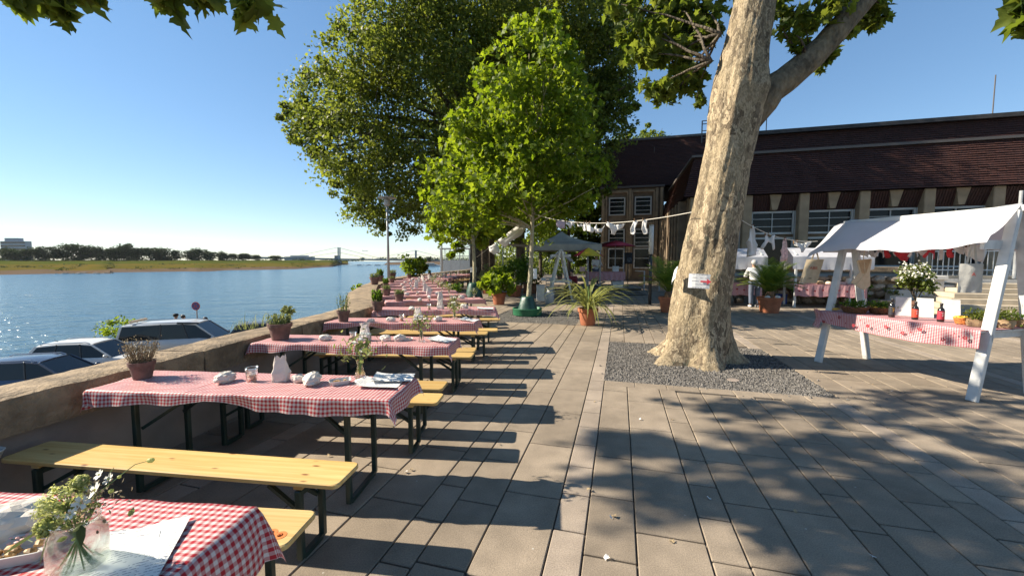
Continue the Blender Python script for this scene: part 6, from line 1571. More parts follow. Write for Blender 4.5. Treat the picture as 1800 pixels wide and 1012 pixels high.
# ------------------------------------------------------------------ stalls in front of the hall
def simple_stall(label, a0, a1, b0, goods, seed):
    t = empty('market_stall', ab((a0 + a1) / 2, b0), label, 'market stall', 'white stalls in front of the hall'); g = random.Random(seed); D = .95
    for a_ in (a0, a1):
        for b_ in (b0, b0 + D): MB().box(ab(a_, b_, .93), (.07, .07, 1.86), rmz, .004).obj('post', M_white, t, world=True)
        MB().bar(ab(a_, b0, 1.86), ab(a_, b0 + D / 2, 2.08), .05, .06).obj('rafter', M_white, t, world=True); MB().bar(ab(a_, b0 + D, 1.86), ab(a_, b0 + D / 2, 2.08), .05, .06).obj('rafter', M_white, t, world=True)
    mb = MB(); nu = 24; prof_ = [(-.14, 1.36), (-.13, 1.60), (-.12, 1.80), (D / 2, 2.13), (D + .12, 1.80), (D + .13, 1.45)]
    for i in range(nu + 1):
        f = i / nu
        for k, (v, z) in enumerate(prof_): mb.v.append(tuple(ab(a0 - .15 + (a1 - a0 + .3) * f, b0 + v + (.02 * math.sin(i * 1.9) if k in (0, 5) else 0), z - .02 * math.sin(f * math.pi) + (.01 * math.sin(i * 2.4) if k in (0, 5) else 0))))
    for i in range(nu):
        for k in range(5): mb.f.append((i * 6 + k, i * 6 + k + 1, (i + 1) * 6 + k + 1, (i + 1) * 6 + k))
    mb.obj('canopy', M_sheet, t, smooth=False, world=True); smooth_by_angle(KIDS[t.name][-1], 25)
    MB().box(ab((a0 + a1) / 2, b0 + D / 2, .80), (a1 - a0, D, .03), rmz).obj('table_board', M_white, t, world=True)
    mb = MB(); uv = []; nu = 30
    for i in range(nu + 1):
        f = i / nu
        for v, z, q in ((-.09, .40 + .02 * math.sin(i), 0), (-.06, .62, .2), (-.04, .822, .42), (D, .822, 1.4)): mb.v.append(tuple(ab(a0 - .02 + (a1 - a0 + .04) * f, b0 + v + .015 * math.sin(i * 1.7) * (z < .7), z))); uv.append((f * (a1 - a0), q))
    for i in range(nu):
        for k in range(3): mb.f.append((i * 4 + k, i * 4 + k + 1, (i + 1) * 4 + k + 1, (i + 1) * 4 + k))
    c = tag(mb.obj('stall_cloth', M_gsm, smooth=False, uv=uv), 'pink checked cloth over the ' + goods + ' in front of the hall', 'tablecloth', 'pink cloths on the stalls by the hall')
    for k in range(9):
        mb = MB(); p = ab(a0 + .1 + (a1 - a0 - .2) * k / 8, b0 - .105, .60 + .03 * (k % 2)); n = 6
        mb.add([p + E1 * .035 * math.cos(q) + Vector((0, 0, .03 * math.sin(q))) for q in [j * 6.283 / n for j in range(n)]], [tuple(range(n))]); mb.obj('flower_motif', M_motif, c)
    return t
simple_stall('white canopied stall half hidden by the plane trunk, beside the palm', 2.9, 4.95, 16.25, 'left stall', 1)
simple_stall('white canopied stall between the palm and the nearest stall', 6.05, 8.15, 16.3, 'right stall', 2)
M_straw = pm('straw_hat', (.62, .48, .34), .8, var=.15, vscale=20)
for k in range(6):
    p = ab(6.3 + .3 * k, 16.5 + .12 * (k % 2), .826); kind = k % 3
    labs = ['straw hat lying at the left end of the stall by the palm', 'folded pink cloth on the stall right of the palm', 'pale round loaf on the stall right of the palm', 'second straw hat near the middle of the right stall', 'pink checked bundle near the right stall post', 'white jug standing at the right end of the stall']
    t = empty(['straw_hat', 'folded_cloth', 'bread_loaf', 'straw_hat', 'folded_cloth', 'white_jug'][k], p, labs[k], ['hat', 'cloth', 'bread', 'hat', 'cloth', 'jug'][k])
    if k in (0, 3): MB().lathe([(.0, 0), (.17, 0), (.17, .01), (.09, .015), (.085, .07), (.05, .095), (0, .10)], 18).obj('hat', M_straw, t, smooth=True); MB().lathe([(.088, .018), (.092, .018), (.09, .04), (.086, .04)], 18).obj('band', M_pinkl, t)
    elif k in (1, 4):
        for j in range(3): MB().box((0, 0, .015 + .03 * j), (.28, .2, .028), (0, 0, .08 * j), .01).obj('layer', M_pinkl, t)
    elif k == 2: MB().ball((0, 0, .05), .12, 2, .05, (1.3, 1, .55), 1).obj('loaf', M_sack, t, smooth=True); MB().tube([(-.08, 0, .105), (0, .01, .118), (.08, 0, .105)], .008, 5).obj('crust_cut', M_straw, t)
    else: MB().lathe([(0, 0), (.075, 0), (.095, .08), (.07, .17), (.08, .21), (.072, .21), (.06, .17), (0, .16)], 18).obj('jug', M_lin, t, smooth=True); MB().tube([(.08, 0, .18), (.14, 0, .15), (.13, 0, .08), (.09, 0, .06)], .011, 6).obj('handle', M_lin, t)
def shrub(p, label, r, h, m_, n, seed, cat='shrub', size=(.04, .1), flowers=None, tm=OVAL, stems=10, name='shrub', group=None):
    g = random.Random(seed); q = np.random.default_rng(seed); t = empty(name, p, label, cat, group)
    mb = MB(); bl = []
    for k in range(stems):
        a = g.uniform(0, 6.28); e = Vector((r * .75 * math.cos(a) * g.random() ** .5, r * .75 * math.sin(a) * g.random() ** .5, h * g.uniform(.5, .9))); limb(mb, (g.uniform(-.04, .04), g.uniform(-.04, .04), 0), e, .014, .004, .12, 5, 4, k + seed); bl.append((e, r * g.uniform(.3, .48)))
    mb.obj('stem', B_dark, t)
    pts, nr, cc = blob_points(bl, n, seed, clump=.3, per=9, shell=(.1, 1)); leaves('foliage', pts, nr, q.uniform(*size, n), m_, t, tm, world=False, droop=(0, 0, -.3), seed=seed)
    if flowers: leaves('blossom', cc[::3] + q.normal(size=cc[::3].shape) * .02, q.normal(size=cc[::3].shape) + np.array([-.5, -.6, .5]), q.uniform(.05, .09, len(cc[::3])), flowers, t, LOBED, world=False)
    return t
for k, (a_, s_) in enumerate(((3.3, .34), (4.4, .30), (5.4, .36), (6.6, .32), (7.5, .36), (8.6, .3), (9.4, .28))):
    shrub(ab(a_, 17.28), f'low green bush against the boulders, {nth(k)} from the plane trunk', s_, .72 + .1 * (k % 3), L_pot if k % 2 else L_herb, 420, 200 + k, 'bush', (.05, .11), group='bushes below the hall wall', name='low_bush')
# clay pots with their plants
def clay_pot(t, r, h, m_=M_terra):
    smooth_by_angle(MB().lathe([(0, 0), (r * .66, 0), (r * .70, .01), (r * .90, h * .80), (r * .99, h * .80), (r, h * .83), (r, h * .98), (r * .98, h), (r * .88, h), (r * .86, h * .9), (0, h * .88)], 32).obj('pot', m_, t), 30)
    MB().lathe([(r * .865, h * .90), (0, h * .93)], 20).obj('soil', M_soil, t)
def frond_strip(mb, pts, widths, up=Vector((0, 0, 1)), fold=.25):
    n = len(pts); k = len(mb.v)
    for i, p in enumerate(pts):
        d = (pts[min(i + 1, n - 1)] - pts[max(0, i - 1)]).normalized(); s_ = d.cross(up)
        s_ = s_.normalized() if s_.length > .05 else Vector((1, 0, 0)); nn = s_.cross(d); w_ = widths[i]
        mb.v += [tuple(p + s_ * w_ + nn * w_ * fold), tuple(p), tuple(p - s_ * w_ + nn * w_ * fold)]
    for i in range(n - 1):
        a = k + i * 3; mb.f += [(a, a + 1, a + 4, a + 3), (a + 1, a + 2, a + 5, a + 4)]
# flax with long drooping striped leaves
fx = empty('flax_plant', G(1033, 571), 'large clay pot of long drooping yellow green strap leaves on the open paving', 'potted plant')
clay_pot(fx, .265, .44); g = random.Random(5)
for k in range(110):
    a = g.uniform(0, 6.283); L_ = g.uniform(.75, 1.6); up_ = g.uniform(.35, 1.0); mb = MB(); pts = []; p = Vector((.12 * math.cos(a) * g.random(), .12 * math.sin(a) * g.random(), .42)); d = Vector((math.cos(a) * (1 - up_ * .75), math.sin(a) * (1 - up_ * .75), up_)).normalized()
    for i in range(9): pts.append(Vector(p)); p = p + d * L_ / 8; d = (d + Vector((math.cos(a) * .10, math.sin(a) * .10, -.37 * (i / 8 + .25) * (1.25 - up_ * .4)))).normalized()
    pts = [Vector((q.x, q.y, max(q.z, .03))) for q in pts]
    frond_strip(mb, pts, [.012, .018, .022, .024, .023, .021, .017, .010, .002]); mb.obj('leaf', L_flax, fx, smooth=True)
mb = MB(); mb.tube([(.02, 0, .42), (.03, .01, .8), (.0, .03, 1.0)], .02, 6); mb.obj('stem', M_stem, fx)
# palms
def palm(p, label, r, h, nf, Lf, seed, m_=M_terra):
    t = empty('potted_palm', p, label, 'potted palm', 'palms in clay pots'); clay_pot(t, r, h, m_); g = random.Random(seed)
    MB().tube([(0, 0, h * .85), (0, .01, h + .08), (0, 0, h + .18)], [.10, .12, .07], 10).obj('trunk', M_wood, t)
    for k in range(nf):
        a = k * 2.4 + g.uniform(-.3, .3); e = .55 + .85 * (k / nf); L_ = Lf * g.uniform(.8, 1.1); p_ = Vector((0, 0, h + .15)); d = Vector((math.cos(a) * math.cos(e), math.sin(a) * math.cos(e), math.sin(e))); pts = []
        for i in range(10): pts.append(Vector(p_)); p_ = p_ + d * L_ / 9; d = (d - Vector((0, 0, .07 + .016 * i))).normalized()
        mb = MB(); mb.tube(pts, [.010 * (1 - .8 * i / 9) + .002 for i in range(10)], 4)
        for i in range(2, 10):
            for f in (0, .33, .66):
                if i == 9 and f: break
                q = pts[i].lerp(pts[min(9, i + 1)], f); dd = (pts[min(9, i + 1)] - pts[i - 1]).normalized(); s_ = dd.cross(Vector((0, 0, 1))).normalized(); ll = L_ * (.30 * math.sin(math.pi * (.18 + .8 * (i + f - 1) / 9.4)) + .03)
                for sg in (-1, 1):
                    tip = q + (s_ * sg * .85 + dd * .6 + Vector((0, 0, .25))).normalized() * ll - Vector((0, 0, ll * .12)); w_ = dd * .011
                    mb.add([q + w_, q.lerp(tip, .5) + w_ * 1.1 + Vector((0, 0, .01)), tip, q.lerp(tip, .5) - w_ * 1.1 + Vector((0, 0, .01)), q - w_], [(0, 1, 2, 3, 4)])
        mb.obj('frond', L_palm, t)
    return t
palm(G(1352, 549), 'bushy palm in an orange clay pot between the two hall stalls', .37, .50, 36, 1.05, 3)
palm(G(1178, 552) + Vector((.12, .5, 0)), 'dark palm in a clay pot just left of the large trunk', .30, .5, 24, 1.25, 4)
for k in range(2):
    b = empty('pale_squash', G(1352, 549) + Vector((-.15 + .32 * k, -.12, .47)), ['white squash lying on the left of the palm pot', 'white squash lying on the right of the palm pot'][k], 'squash')
    MB().ball((0, 0, .03), .075, 2, .05, (1.1, 1, .8), k).obj('squash', M_lin, b, smooth=True); MB().tube([(0, 0, .085), (.01, 0, .11)], .01, 5).obj('stalk', M_stem, b)
tp_ = empty('oleander', ab(8.75, 14.9), 'white flowering oleander in a brown pot behind the stall baskets', 'potted plant'); clay_pot(tp_, .30, .42, pm('brown_clay', (.18, .085, .055), .85, var=.2, vscale=8))
g = random.Random(9); q = np.random.default_rng(9); bl = []; mb = MB()
for k in range(14):
    a = g.uniform(0, 6.28); e = Vector((.5 * math.cos(a) * g.random() ** .5, .45 * math.sin(a) * g.random() ** .5, g.uniform(.85, 1.35))); limb(mb, (0, 0, .38), e, .014, .005, .1, 5, 4, k); bl.append((e, .22))
mb.obj('stem', B_dark, tp_); pts, nr, cc = blob_points(bl, 1700, 9, clump=.3, per=10, shell=(.1, 1)); leaves('foliage', pts, nr, q.uniform(.07, .13, 1700), L_dark, tp_, OVAL, world=False, droop=(0, 0, .6))
cf = np.repeat(cc[cc[:, 2] > 1.0], 4, 0); leaves('blossom', cf + q.normal(size=cf.shape) * .045 + np.array([-.03, -.05, .05]), q.normal(size=cf.shape) + np.array([-.6, -.6, .5]), q.uniform(.035, .065, len(cf)), M_petal, tp_, LOBED, world=False)
def potted(p, label, r, h, R_, H_, m_, n, seed, size, tm=OVAL, pm_=M_terra):
    t = empty('potted_plant', p, label, 'potted plant', 'plants in clay pots by the trees'); clay_pot(t, r, h, pm_); g = random.Random(seed); q = np.random.default_rng(seed); bl = []; mb = MB()
    for k in range(12):
        a = g.uniform(0, 6.28); e = Vector((R_ * .8 * math.cos(a) * g.random() ** .5, R_ * .8 * math.sin(a) * g.random() ** .5, h + H_ * g.uniform(.2, .85))); limb(mb, (0, 0, h * .88), e, .013, .004, .1, 5, 4, k); bl.append((e, R_ * .36))
    mb.obj('stem', M_stem, t); pts, nr, _ = blob_points(bl, n, seed, clump=.3, per=8, shell=(.1, 1)); leaves('foliage', pts, nr, q.uniform(*size, n), m_, t, tm, world=False, droop=(0, 0, -.4), seed=seed); return t
potted(G(877, 535), 'clay pot with bright large leaved plant, front one left of the ring', .29, .46, .72, .95, L_young, 620, 61, (.14, .27), LOBED)
potted(G(905, 521), 'big clay pot with tall dense green plant behind the bright one', .36, .5, .85, 1.25, L_pot, 1500, 62, (.10, .2))
potted(G(856, 516), 'small clay pot with grey wispy plant, leftmost by the dark trunks', .27, .48, .45, 1.1, L_herb, 500, 63, (.05, .1))
potted(G(797, 522), 'dark pot with spreading blue green herb at the end of the tables', .2, .25, .45, .4, L_pot, 420, 64, (.05, .12), OVAL, M_dkgreen)
wp = empty('wooden_planter', G(933, 515), 'rectangular brown wooden planter behind the clay pots', 'planter'); MB().box((0, 0, .25), (.75, .5, .5), bev=.01).obj('box', pm('cedar', (.22, .09, .04), .8, var=.3, vscale=8), wp)
for k in range(4): MB().box((0, -.26, .06 + .125 * k), (.78, .02, .11), bev=.004).obj('plank', pm('cedar', (.22, .09, .04)), wp)
MB().box((0, 0, .47), (.70, .45, .07)).obj('soil', M_soil, wp); P = rng.normal(size=(500, 3)) * np.array([.3, .2, .2]) + np.array([0, 0, .8]); leaves('foliage', P, rng.normal(size=(500, 3)), rng.uniform(.08, .16, 500), L_dark, wp, OVAL, world=False)
# plants growing on and by the river wall
shrub(at(722, 494, 21.5) - Vector((0, 0, .25)), 'leafy green shrub growing at the river wall behind the lamp post', .95, 1.5, L_young, 900, 71, 'shrub', (.12, .24), name='wall_shrub')
shrub(at(738, 492, 22.6) - Vector((0, 0, .25)), 'dark upright shrub right of the bright shrub on the river wall', .5, 1.5, L_dark, 800, 72, 'shrub', (.1, .2), name='wall_shrub')
shrub(at(636, 512, 12.9) - Vector((.15, 0, .12)), 'small leafy weed growing on the outer edge of the wall', .28, .38, L_young, 90, 73, 'weed', (.06, .12), name='wall_weed', stems=6)
for k, (px, py, Y, s_) in enumerate(((470, 570, 5.6, .22), (440, 576, 5.3, .15), (600, 545, 6.9, .0))):
    if not s_: continue
    t = empty('grass_tuft', at(px, py, Y) + Vector((-.12, .05, -.03)), ['tuft of dry grass at the wall edge behind the thyme pot', 'small dry grass tuft left of the larger tuft'][k], 'grass tuft'); mb = MB(); g = random.Random(k)
    for j in range(38):
        a = g.uniform(0, 6.28); l = s_ * g.uniform(.5, 1.1); b_ = Vector((g.uniform(-.28, .28) * (1.4 if k == 0 else .6), g.uniform(-.05, .05), 0)); frond_strip(mb, [b_, b_ + Vector((.25 * l * math.cos(a), .25 * l * math.sin(a), .55 * l)), b_ + Vector((.6 * l * math.cos(a), .6 * l * math.sin(a), .9 * l))], [.004, .003, .0005])
    mb.obj('blades', L_herb, t)
shrub(Vector((-21.5, 21.5, -3.4)), 'yellow green bush on the quay between the white car and the camper van', .9, 2.0, L_young, 700, 74, 'bush', (.1, .2), name='quay_bush')
shrub(Vector((-17.0, 30.0, -3.4)), 'upright dry reed clump on the quay right of the camper van', .5, 1.9, L_herb, 420, 75, 'reeds', (.12, .3), name='quay_reeds')
for k, (px, Y) in enumerate(((668, 16.2), (690, 18.8), (658, 14.2))):
    p = at(px, 480, Y); p.z = .82; put(PT['thyme' if k else 'spike'], p, k, ['green herb pot on the wall coping near the lamp post', 'herb pot on the wall coping right of the lamp post', 'herb pot on the wall coping left of the lamp post'][k], 1.5)
# ------------------------------------------------------------------ people
def skin(name, vs, es, m, parent, sub=2):
    me = bpy.data.meshes.new(name); me.from_pydata([v[:3] for v in vs], es, []); me.materials.append(m); o = link_mesh(name, me, parent)
    md = o.modifiers.new('skin', 'SKIN'); md.use_smooth_shade = True
    for i, v in enumerate(vs):
        r = v[3]; me.skin_vertices[0].data[i].radius = r if hasattr(r, '__len__') else (r, r)
    me.skin_vertices[0].data[0].use_root = True
    s_ = o.modifiers.new('sub', 'SUBSURF'); s_.levels = sub; s_.render_levels = sub; return o
M_skin = pm('skin_tone', (.48, .28, .19), .6, var=.06, vscale=10); M_hair = pm('dark_hair', (.03, .02, .015), .6); M_hairg = pm('grey_hair', (.50, .48, .45), .7)
M_wshirt = pm('white_shirt', (.72, .72, .70), .8, var=.06, vscale=12); M_navy = pm('navy_trousers', (.10, .12, .17), .85, var=.15, vscale=10); M_blk2 = pm('black_cloth', (.015, .015, .018), .85); M_shoe = pm('pale_shoe', (.6, .6, .6), .6); M_redc = pm('dark_red_cloth', (.16, .012, .018), .8)
def person(p, label, rz, shirt, trous, hair, pose='stand', cap=None, scale=1.0, shoe=M_shoe):
    t = empty('person', p, label, 'person', None, rz); t.scale = (scale,) * 3
    hz, bend = (.92, 0) if pose != 'sit' else (.46, 0)
    sh = hz + .50; fw = {'stand': .0, 'reach': .10, 'sit': .05}[pose]     # +y is where the figure faces
    hip = (0, 0, hz); chest = (0, fw * .6, hz + .33); neck = (0, fw, sh + .05); head = (0, fw + .03, sh + .20); crown = (0, fw + .02, sh + .265)
    J = [(*hip, .125), (0, fw * .3, hz + .16, .125), (*chest, .14), (*neck, .058), (*head, (.078, .092)), (*crown, (.055, .065)), (0, fw + .115, sh + .175, .02)]
    E_ = [(0, 1), (1, 2), (2, 3), (3, 4), (4, 5), (4, 6)]
    arms = []
    for sx in (-1, 1):
        if pose == 'reach': a = [(sx * .19, fw * .8, sh - .03, .058), (sx * .25, fw + .10, sh - .28, .045), (sx * .17, fw + .34, sh - .33, .034), (sx * .15, fw + .42, sh - .34, .03)]
        elif pose == 'sit': a = [(sx * .19, fw * .8, sh - .03, .058), (sx * .24, fw + .06, sh - .29, .045), (sx * .14, fw + .28, sh - .34, .034), (sx * .11, fw + .36, sh - .33, .03)]
        else: a = [(sx * .19, 0, sh - .03, .058), (sx * .24, .0, sh - .31, .045), (sx * .235, .06, sh - .54, .034), (sx * .23, .09, sh - .62, .03)]
        k = len(J); J += a; E_ += [(2, k), (k, k + 1), (k + 1, k + 2), (k + 2, k + 3)]; arms.append(a)
    legs = []
    for sx in (-1, 1):
        if pose == 'sit': l = [(sx * .10, .04, hz - .0, .09), (sx * .13, .43, hz + .02, .065), (sx * .13, .45, .09, .042), (sx * .13, .55, .04, .04)]
        else: l = [(sx * .10, 0, hz - .06, .095), (sx * .11, .02, .49, .064), (sx * .12, -.01, .09, .042), (sx * .125, .12, .04, .038)]
        k = len(J); J += l; E_ += [(0, k), (k, k + 1), (k + 1, k + 2), (k + 2, k + 3)]; legs.append(l)
    skin('body', J, E_, M_skin, t)
    g = .018; T_ = [(0, 0, hz - .05, .15 + g), (0, fw * .3, hz + .16, .14 + g), (*chest, .155), (0, fw * .95, sh - .0, .07)]; TE = [(0, 1), (1, 2), (2, 3)]
    for a in arms: k = len(T_); T_ += [(*q[:3], q[3] + g + .008) for q in a[:2]] + [tuple(x * .6 + y * .4 for x, y in zip(a[1][:3], a[2][:3])) + (.05,)]; TE += [(2, k), (k, k + 1), (k + 1, k + 2)]
    skin('shirt', T_, TE, shirt, t)
    T_ = [(0, 0, hz, .145)]; TE = []
    for l in legs: k = len(T_); T_ += [(*q[:3], q[3] + g) for q in l[:2]] + [(*l[2][:3], .062)]; TE += [(0, k), (k, k + 1), (k + 1, k + 2)]
    skin('trousers', T_, TE, trous, t)
    for l in legs: MB().ball((l[2][0], l[2][1] + .06, .045), .12, 2, .02, (.42, 1.05, .42), 1).obj('shoe', shoe, t, smooth=True)
    MB().ball((0, fw + .005, sh + .225), .115, 2, .04, (.86, .98, .88), 2).obj('hair', hair, t, smooth=True)
    for sx in (-1, 1): MB().ball((sx * .033, fw + .112, sh + .205), .011, 1).obj('eye', M_hair, t)
    MB().box((0, fw + .118, sh + .135), (.045, .012, .01), bev=.003).obj('mouth', M_redc, t)
    for k, a in enumerate(arms):
        e = Vector(a[3][:3]); d = (e - Vector(a[2][:3])).normalized(); s_ = Vector((1, 0, 0))
        for f in range(5):
            o_ = (f - 1.5) * .018 if f < 4 else -.04 * (1 if k else -1); l_ = (.075, .085, .08, .065, .05)[f]; q = e + s_ * o_ + d * .02
            MB().tube([q, q + d * l_ * .5, q + d * l_ - Vector((0, 0, .012))], [.0095, .009, .006], 5).obj('finger', M_skin, t, smooth=True)
    if cap: MB().lathe([(.122, 0), (.12, .04), (.08, .085), (0, .10)], 16, (0, fw + .01, sh + .235)).obj('cap', cap, t, smooth=True); MB().box((0, fw + .16, sh + .245), (.16, .13, .012), (.15, 0, 0), .005).obj('cap_brim', cap, t)
    return t
person(G(1325, 540), 'person in white top and dark blue trousers, back turned, at the stall by the palm', -.15, M_wshirt, M_navy, M_hairg, 'reach', scale=.97)
pd = ab(0, 0)
person(at(1048, 470, 20.9) * 0 + Vector((at(1047, 470, 20.9).x, 20.9, .33)), 'person in white shirt standing behind the red checked counter', R(190), M_wshirt, M_navy, M_hair, 'reach', scale=.95)
person(Vector((at(1006, 470, 17.6).x, 17.6, 0)), 'seated person in dark red and black beside the small white A frame stall', R(150), M_redc, M_blk2, M_hair, 'sit', shoe=M_blk2)
person(Vector((-19.75, 23.2, -3.4)), 'person in black with black cap seen over the camper van roof', R(-70), M_blk2, M_navy, M_hair, 'stand', M_blk2, 1.12)
person(Vector((-19.15, 23.0, -3.4)), 'dark haired person in black right of the capped person by the river', R(-80), M_blk2, M_navy, M_hair, 'stand', None, 1.10)
person(Vector((-17.55, 22.6, -3.4)), 'person in white shirt standing beside the round sign by the river', R(-60), M_wshirt, M_navy, M_hair, 'stand', None, 1.06)
st_ = empty('stool', Vector((at(1006, 470, 17.6).x, 17.6, 0)), 'plain dark stool under the seated person', 'stool'); MB().box((0, 0, .38), (.36, .36, .04), bev=.01).obj('seat', M_dark, st_)
for sx in (-1, 1):
    for sy in (-1, 1): MB().box((sx * .14, sy * .14, .18), (.035, .035, .36)).obj('leg', M_dark, st_)

# ------------------------------------------------------------------ parked cars
M_tyre = pm('tyre', (.02, .02, .02), .8); M_rim = pm('rim', (.4, .4, .42), .35, metal=.8); M_cglass = pm('car_glass', (.015, .018, .02), .05, spec=.4)
def car(p, rz, label, paint, L_, stations, belt, roof, gh, rails=True, group='cars parked on the quay'):
    """stations: (x, half width, top z) of the lower body; gh: (x, z, half width) belt line and roof line of the glasshouse"""
    t = empty('parked_car', p, label, 'car', group, rz)
    mb = MB(); prof_ = lambda hw, tz: [(hw * .86, .22), (hw, .42), (hw * 1.0, tz * .72), (hw * .965, tz - .06), (hw * .90, tz)]
    ns = len(stations)
    for x, hw, tz in stations:
        q = prof_(hw, tz); mb.v += [(x, y, z) for y, z in q] + [(x, -y, z) for y, z in q[::-1]]
    for i in range(ns - 1):
        for k in range(10): k2 = (k + 1) % 10; mb.f.append((i * 10 + k, (i + 1) * 10 + k, (i + 1) * 10 + k2, i * 10 + k2))
    mb.f += [tuple(range(10)), tuple((ns - 1) * 10 + k for k in range(10))[::-1]]
    smooth_by_angle(mb.obj('body', paint, t), 45)
    lo, hi = gh; mb = MB()
    for x, z, hw in lo + hi: mb.v += [(x, hw, z), (x, -hw, z)]
    n = len(lo); A = lambda r, i, s_: (r * n + i) * 2 + s_
    for i in range(n - 1):
        mb.f += [(A(0, i, 0), A(0, i + 1, 0), A(1, i + 1, 0), A(1, i, 0)), (A(0, i, 1), A(1, i, 1), A(1, i + 1, 1), A(0, i + 1, 1))]
    mb.f += [(A(0, 0, 0), A(1, 0, 0), A(1, 0, 1), A(0, 0, 1)), (A(0, n - 1, 0), A(0, n - 1, 1), A(1, n - 1, 1), A(1, n - 1, 0))]
    mb.obj('window', M_cglass, t)
    mb = MB(); m_ = len(hi); rows_ = []
    for x, z, hw in hi:
        q = [(hw + .012, z - .035), (hw + .012, z), (hw * .8, z + .045), (0, z + .065), (-hw * .8, z + .045), (-hw - .012, z), (-hw - .012, z - .035)]; mb.v += [(x, y, zz) for y, zz in q]
    for i in range(m_ - 1):
        for k in range(6): mb.f.append((i * 7 + k, i * 7 + k + 1, (i + 1) * 7 + k + 1, (i + 1) * 7 + k))
    mb.f += [tuple(range(7)), tuple((m_ - 1) * 7 + k for k in range(7))[::-1]]
    smooth_by_angle(mb.obj('roof', paint, t), 40)
    for i in range(n):
        for s_ in (1, -1):
            a, b = Vector((lo[i][0], s_ * (lo[i][2] + .004), lo[i][1])), Vector((hi[i][0], s_ * (hi[i][2] + .004), hi[i][1])); wd = .10 if i in (0,) else .07 if i == n - 1 else .05
            MB().bar(a, b, wd, .03, up=(0, 1, 0), bev=.004).obj('pillar', paint if i in (0, n - 1) else M_dark, t)
    for x in (-L_ * .31, L_ * .31):
        for s_ in (1, -1):
            hw = stations[ns // 2][1]
            wv = MB().lathe([(.18, -.1), (.31, -.11), (.33, -.06), (.33, .06), (.31, .11), (.18, .1)], 22).obj('wheel', M_tyre, t, smooth=True); wv.rotation_euler = (R(90), 0, 0); wv.location = (x, s_ * (hw - .08), .33)
            MB().lathe([(0, -.09), (.19, -.08), (.19, .08), (0, .09)], 16).obj('rim', M_rim, wv)
    for s_ in (1, -1):
        MB().ball((lo[-1][0] - .1, s_ * (lo[-1][2] + .14), lo[-1][1] + .08), .1, 2, 0, (.7, 1, .7)).obj('mirror', paint, t, smooth=True)
        MB().box((stations[-1][0] - .03, s_ * stations[-1][1] * .72, stations[-1][2] * .86), (.08, .32, .14), bev=.03).obj('headlight', M_clear, t)
        MB().box((stations[0][0] + .03, s_ * stations[0][1] * .8, stations[0][2] * .86), (.08, .22, .22), bev=.03).obj('tail_light', M_redc, t)
        if rails: MB().tube([(hi[0][0] + .1, s_ * hi[0][2] * .92, hi[0][1] + .05), (hi[0][0] + .25, s_ * hi[0][2] * .92, hi[0][1] + .11), (hi[-1][0] - .25, s_ * hi[-1][2] * .92, hi[-1][1] + .11), (hi[-1][0] - .1, s_ * hi[-1][2] * .92, hi[-1][1] + .05)], .018, 6).obj('roof_rail', M_rim, t)
    MB().tube([(hi[0][0] + .3, 0, hi[0][1] + .06), (hi[0][0] + .12, 0, hi[0][1] + .16)], [.02, .006], 5).obj('antenna', M_dark, t)
    MB().box((stations[-1][0] + .005, 0, .45), (.02, .52, .11)).obj('number_plate', M_white, t)
    return t
suv = [(-2.15, .74, .86), (-2.0, .86, .98), (-1.0, .90, 1.0), (.5, .90, .98), (.9, .89, .98), (1.6, .87, .90), (2.05, .78, .80), (2.15, .66, .68)]
gh_s = ([(-1.98, .97, .80), (-1.0, .99, .80), (0, .98, .80), (1.05, .975, .78)], [(-1.62, 1.50, .66), (-.9, 1.56, .66), (-.1, 1.56, .66), (.30, 1.50, .64)])
M_blue = pm('dark_blue_paint', (.045, .065, .11), .22, spec=.6); M_wcar = pm('white_car_paint', (.60, .60, .58), .25, spec=.6); M_silver = pm('silver_paint', (.46, .47, .47), .28, metal=.2)
car((-16.9, 14.2, -3.4), .22, 'dark blue estate car with roof rails, nearest below the wall', M_blue, 4.3, suv, 1, 1.5, gh_s)
car((-18.2, 17.2, -3.4), .20, 'white car with black windows between the blue car and the camper van', M_wcar, 4.3, suv, 1, 1.5, gh_s)
van = [(-2.45, .84, 1.0), (-2.35, .94, 1.18), (-.5, .95, 1.2), (1.0, .95, 1.2), (1.5, .93, 1.15), (2.1, .88, 1.02), (2.4, .8, .8), (2.45, .7, .7)]
gh_v = ([(-2.36, 1.18, .88), (-.6, 1.2, .88), (.55, 1.2, .88), (1.75, 1.13, .85)], [(-2.2, 1.88, .76), (-.6, 1.93, .78), (.3, 1.93, .78), (.85, 1.86, .74)])
cv = car((-16.9, 20.3, -3.4), .27, 'silver camper van with dark side windows parked on the quay', M_silver, 4.9, van, 1.2, 1.9, gh_v, True)
MB().box((-1.9, 0, 2.06), (.12, 1.3, .1), (0, .5, 0), .02).obj('roof_spoiler', M_straw, cv); MB().tube([(.1, -.8, 1.97), (1.0, -.78, 1.92)], .05, 6).obj('awning_case', M_dark, cv)
car((-13.6, 22.6, -3.4), .2, 'dark grey car roof just showing right of the camper van', pm('grey_paint', (.06, .065, .075), .25, spec=.6), 4.3, suv, 1, 1.5, gh_s, False)
rs = empty('road_sign', Vector((-17.45, 21.9, -3.4)), 'round red rimmed no stopping sign on a pole by the river', 'road sign')
MB().tube([(0, 0, 0), (0, 0, 2.75)], .035, 8).obj('pole', M_grey, rs)
dsc = lambda r, t_, y: MB().lathe([(0, -t_), (r, -t_), (r, t_), (0, t_)], 28)
o = dsc(.23, .008, 0).obj('disc', pm('sign_red', (.38, .03, .03), .5), rs); o.location = (0, -.05, 2.55); o.rotation_euler = (R(90), 0, 0)
o = dsc(.185, .003, 0).obj('field', pm('sign_blue', (.03, .05, .16), .5), rs); o.location = (0, -.061, 2.55); o.rotation_euler = (R(90), 0, 0)
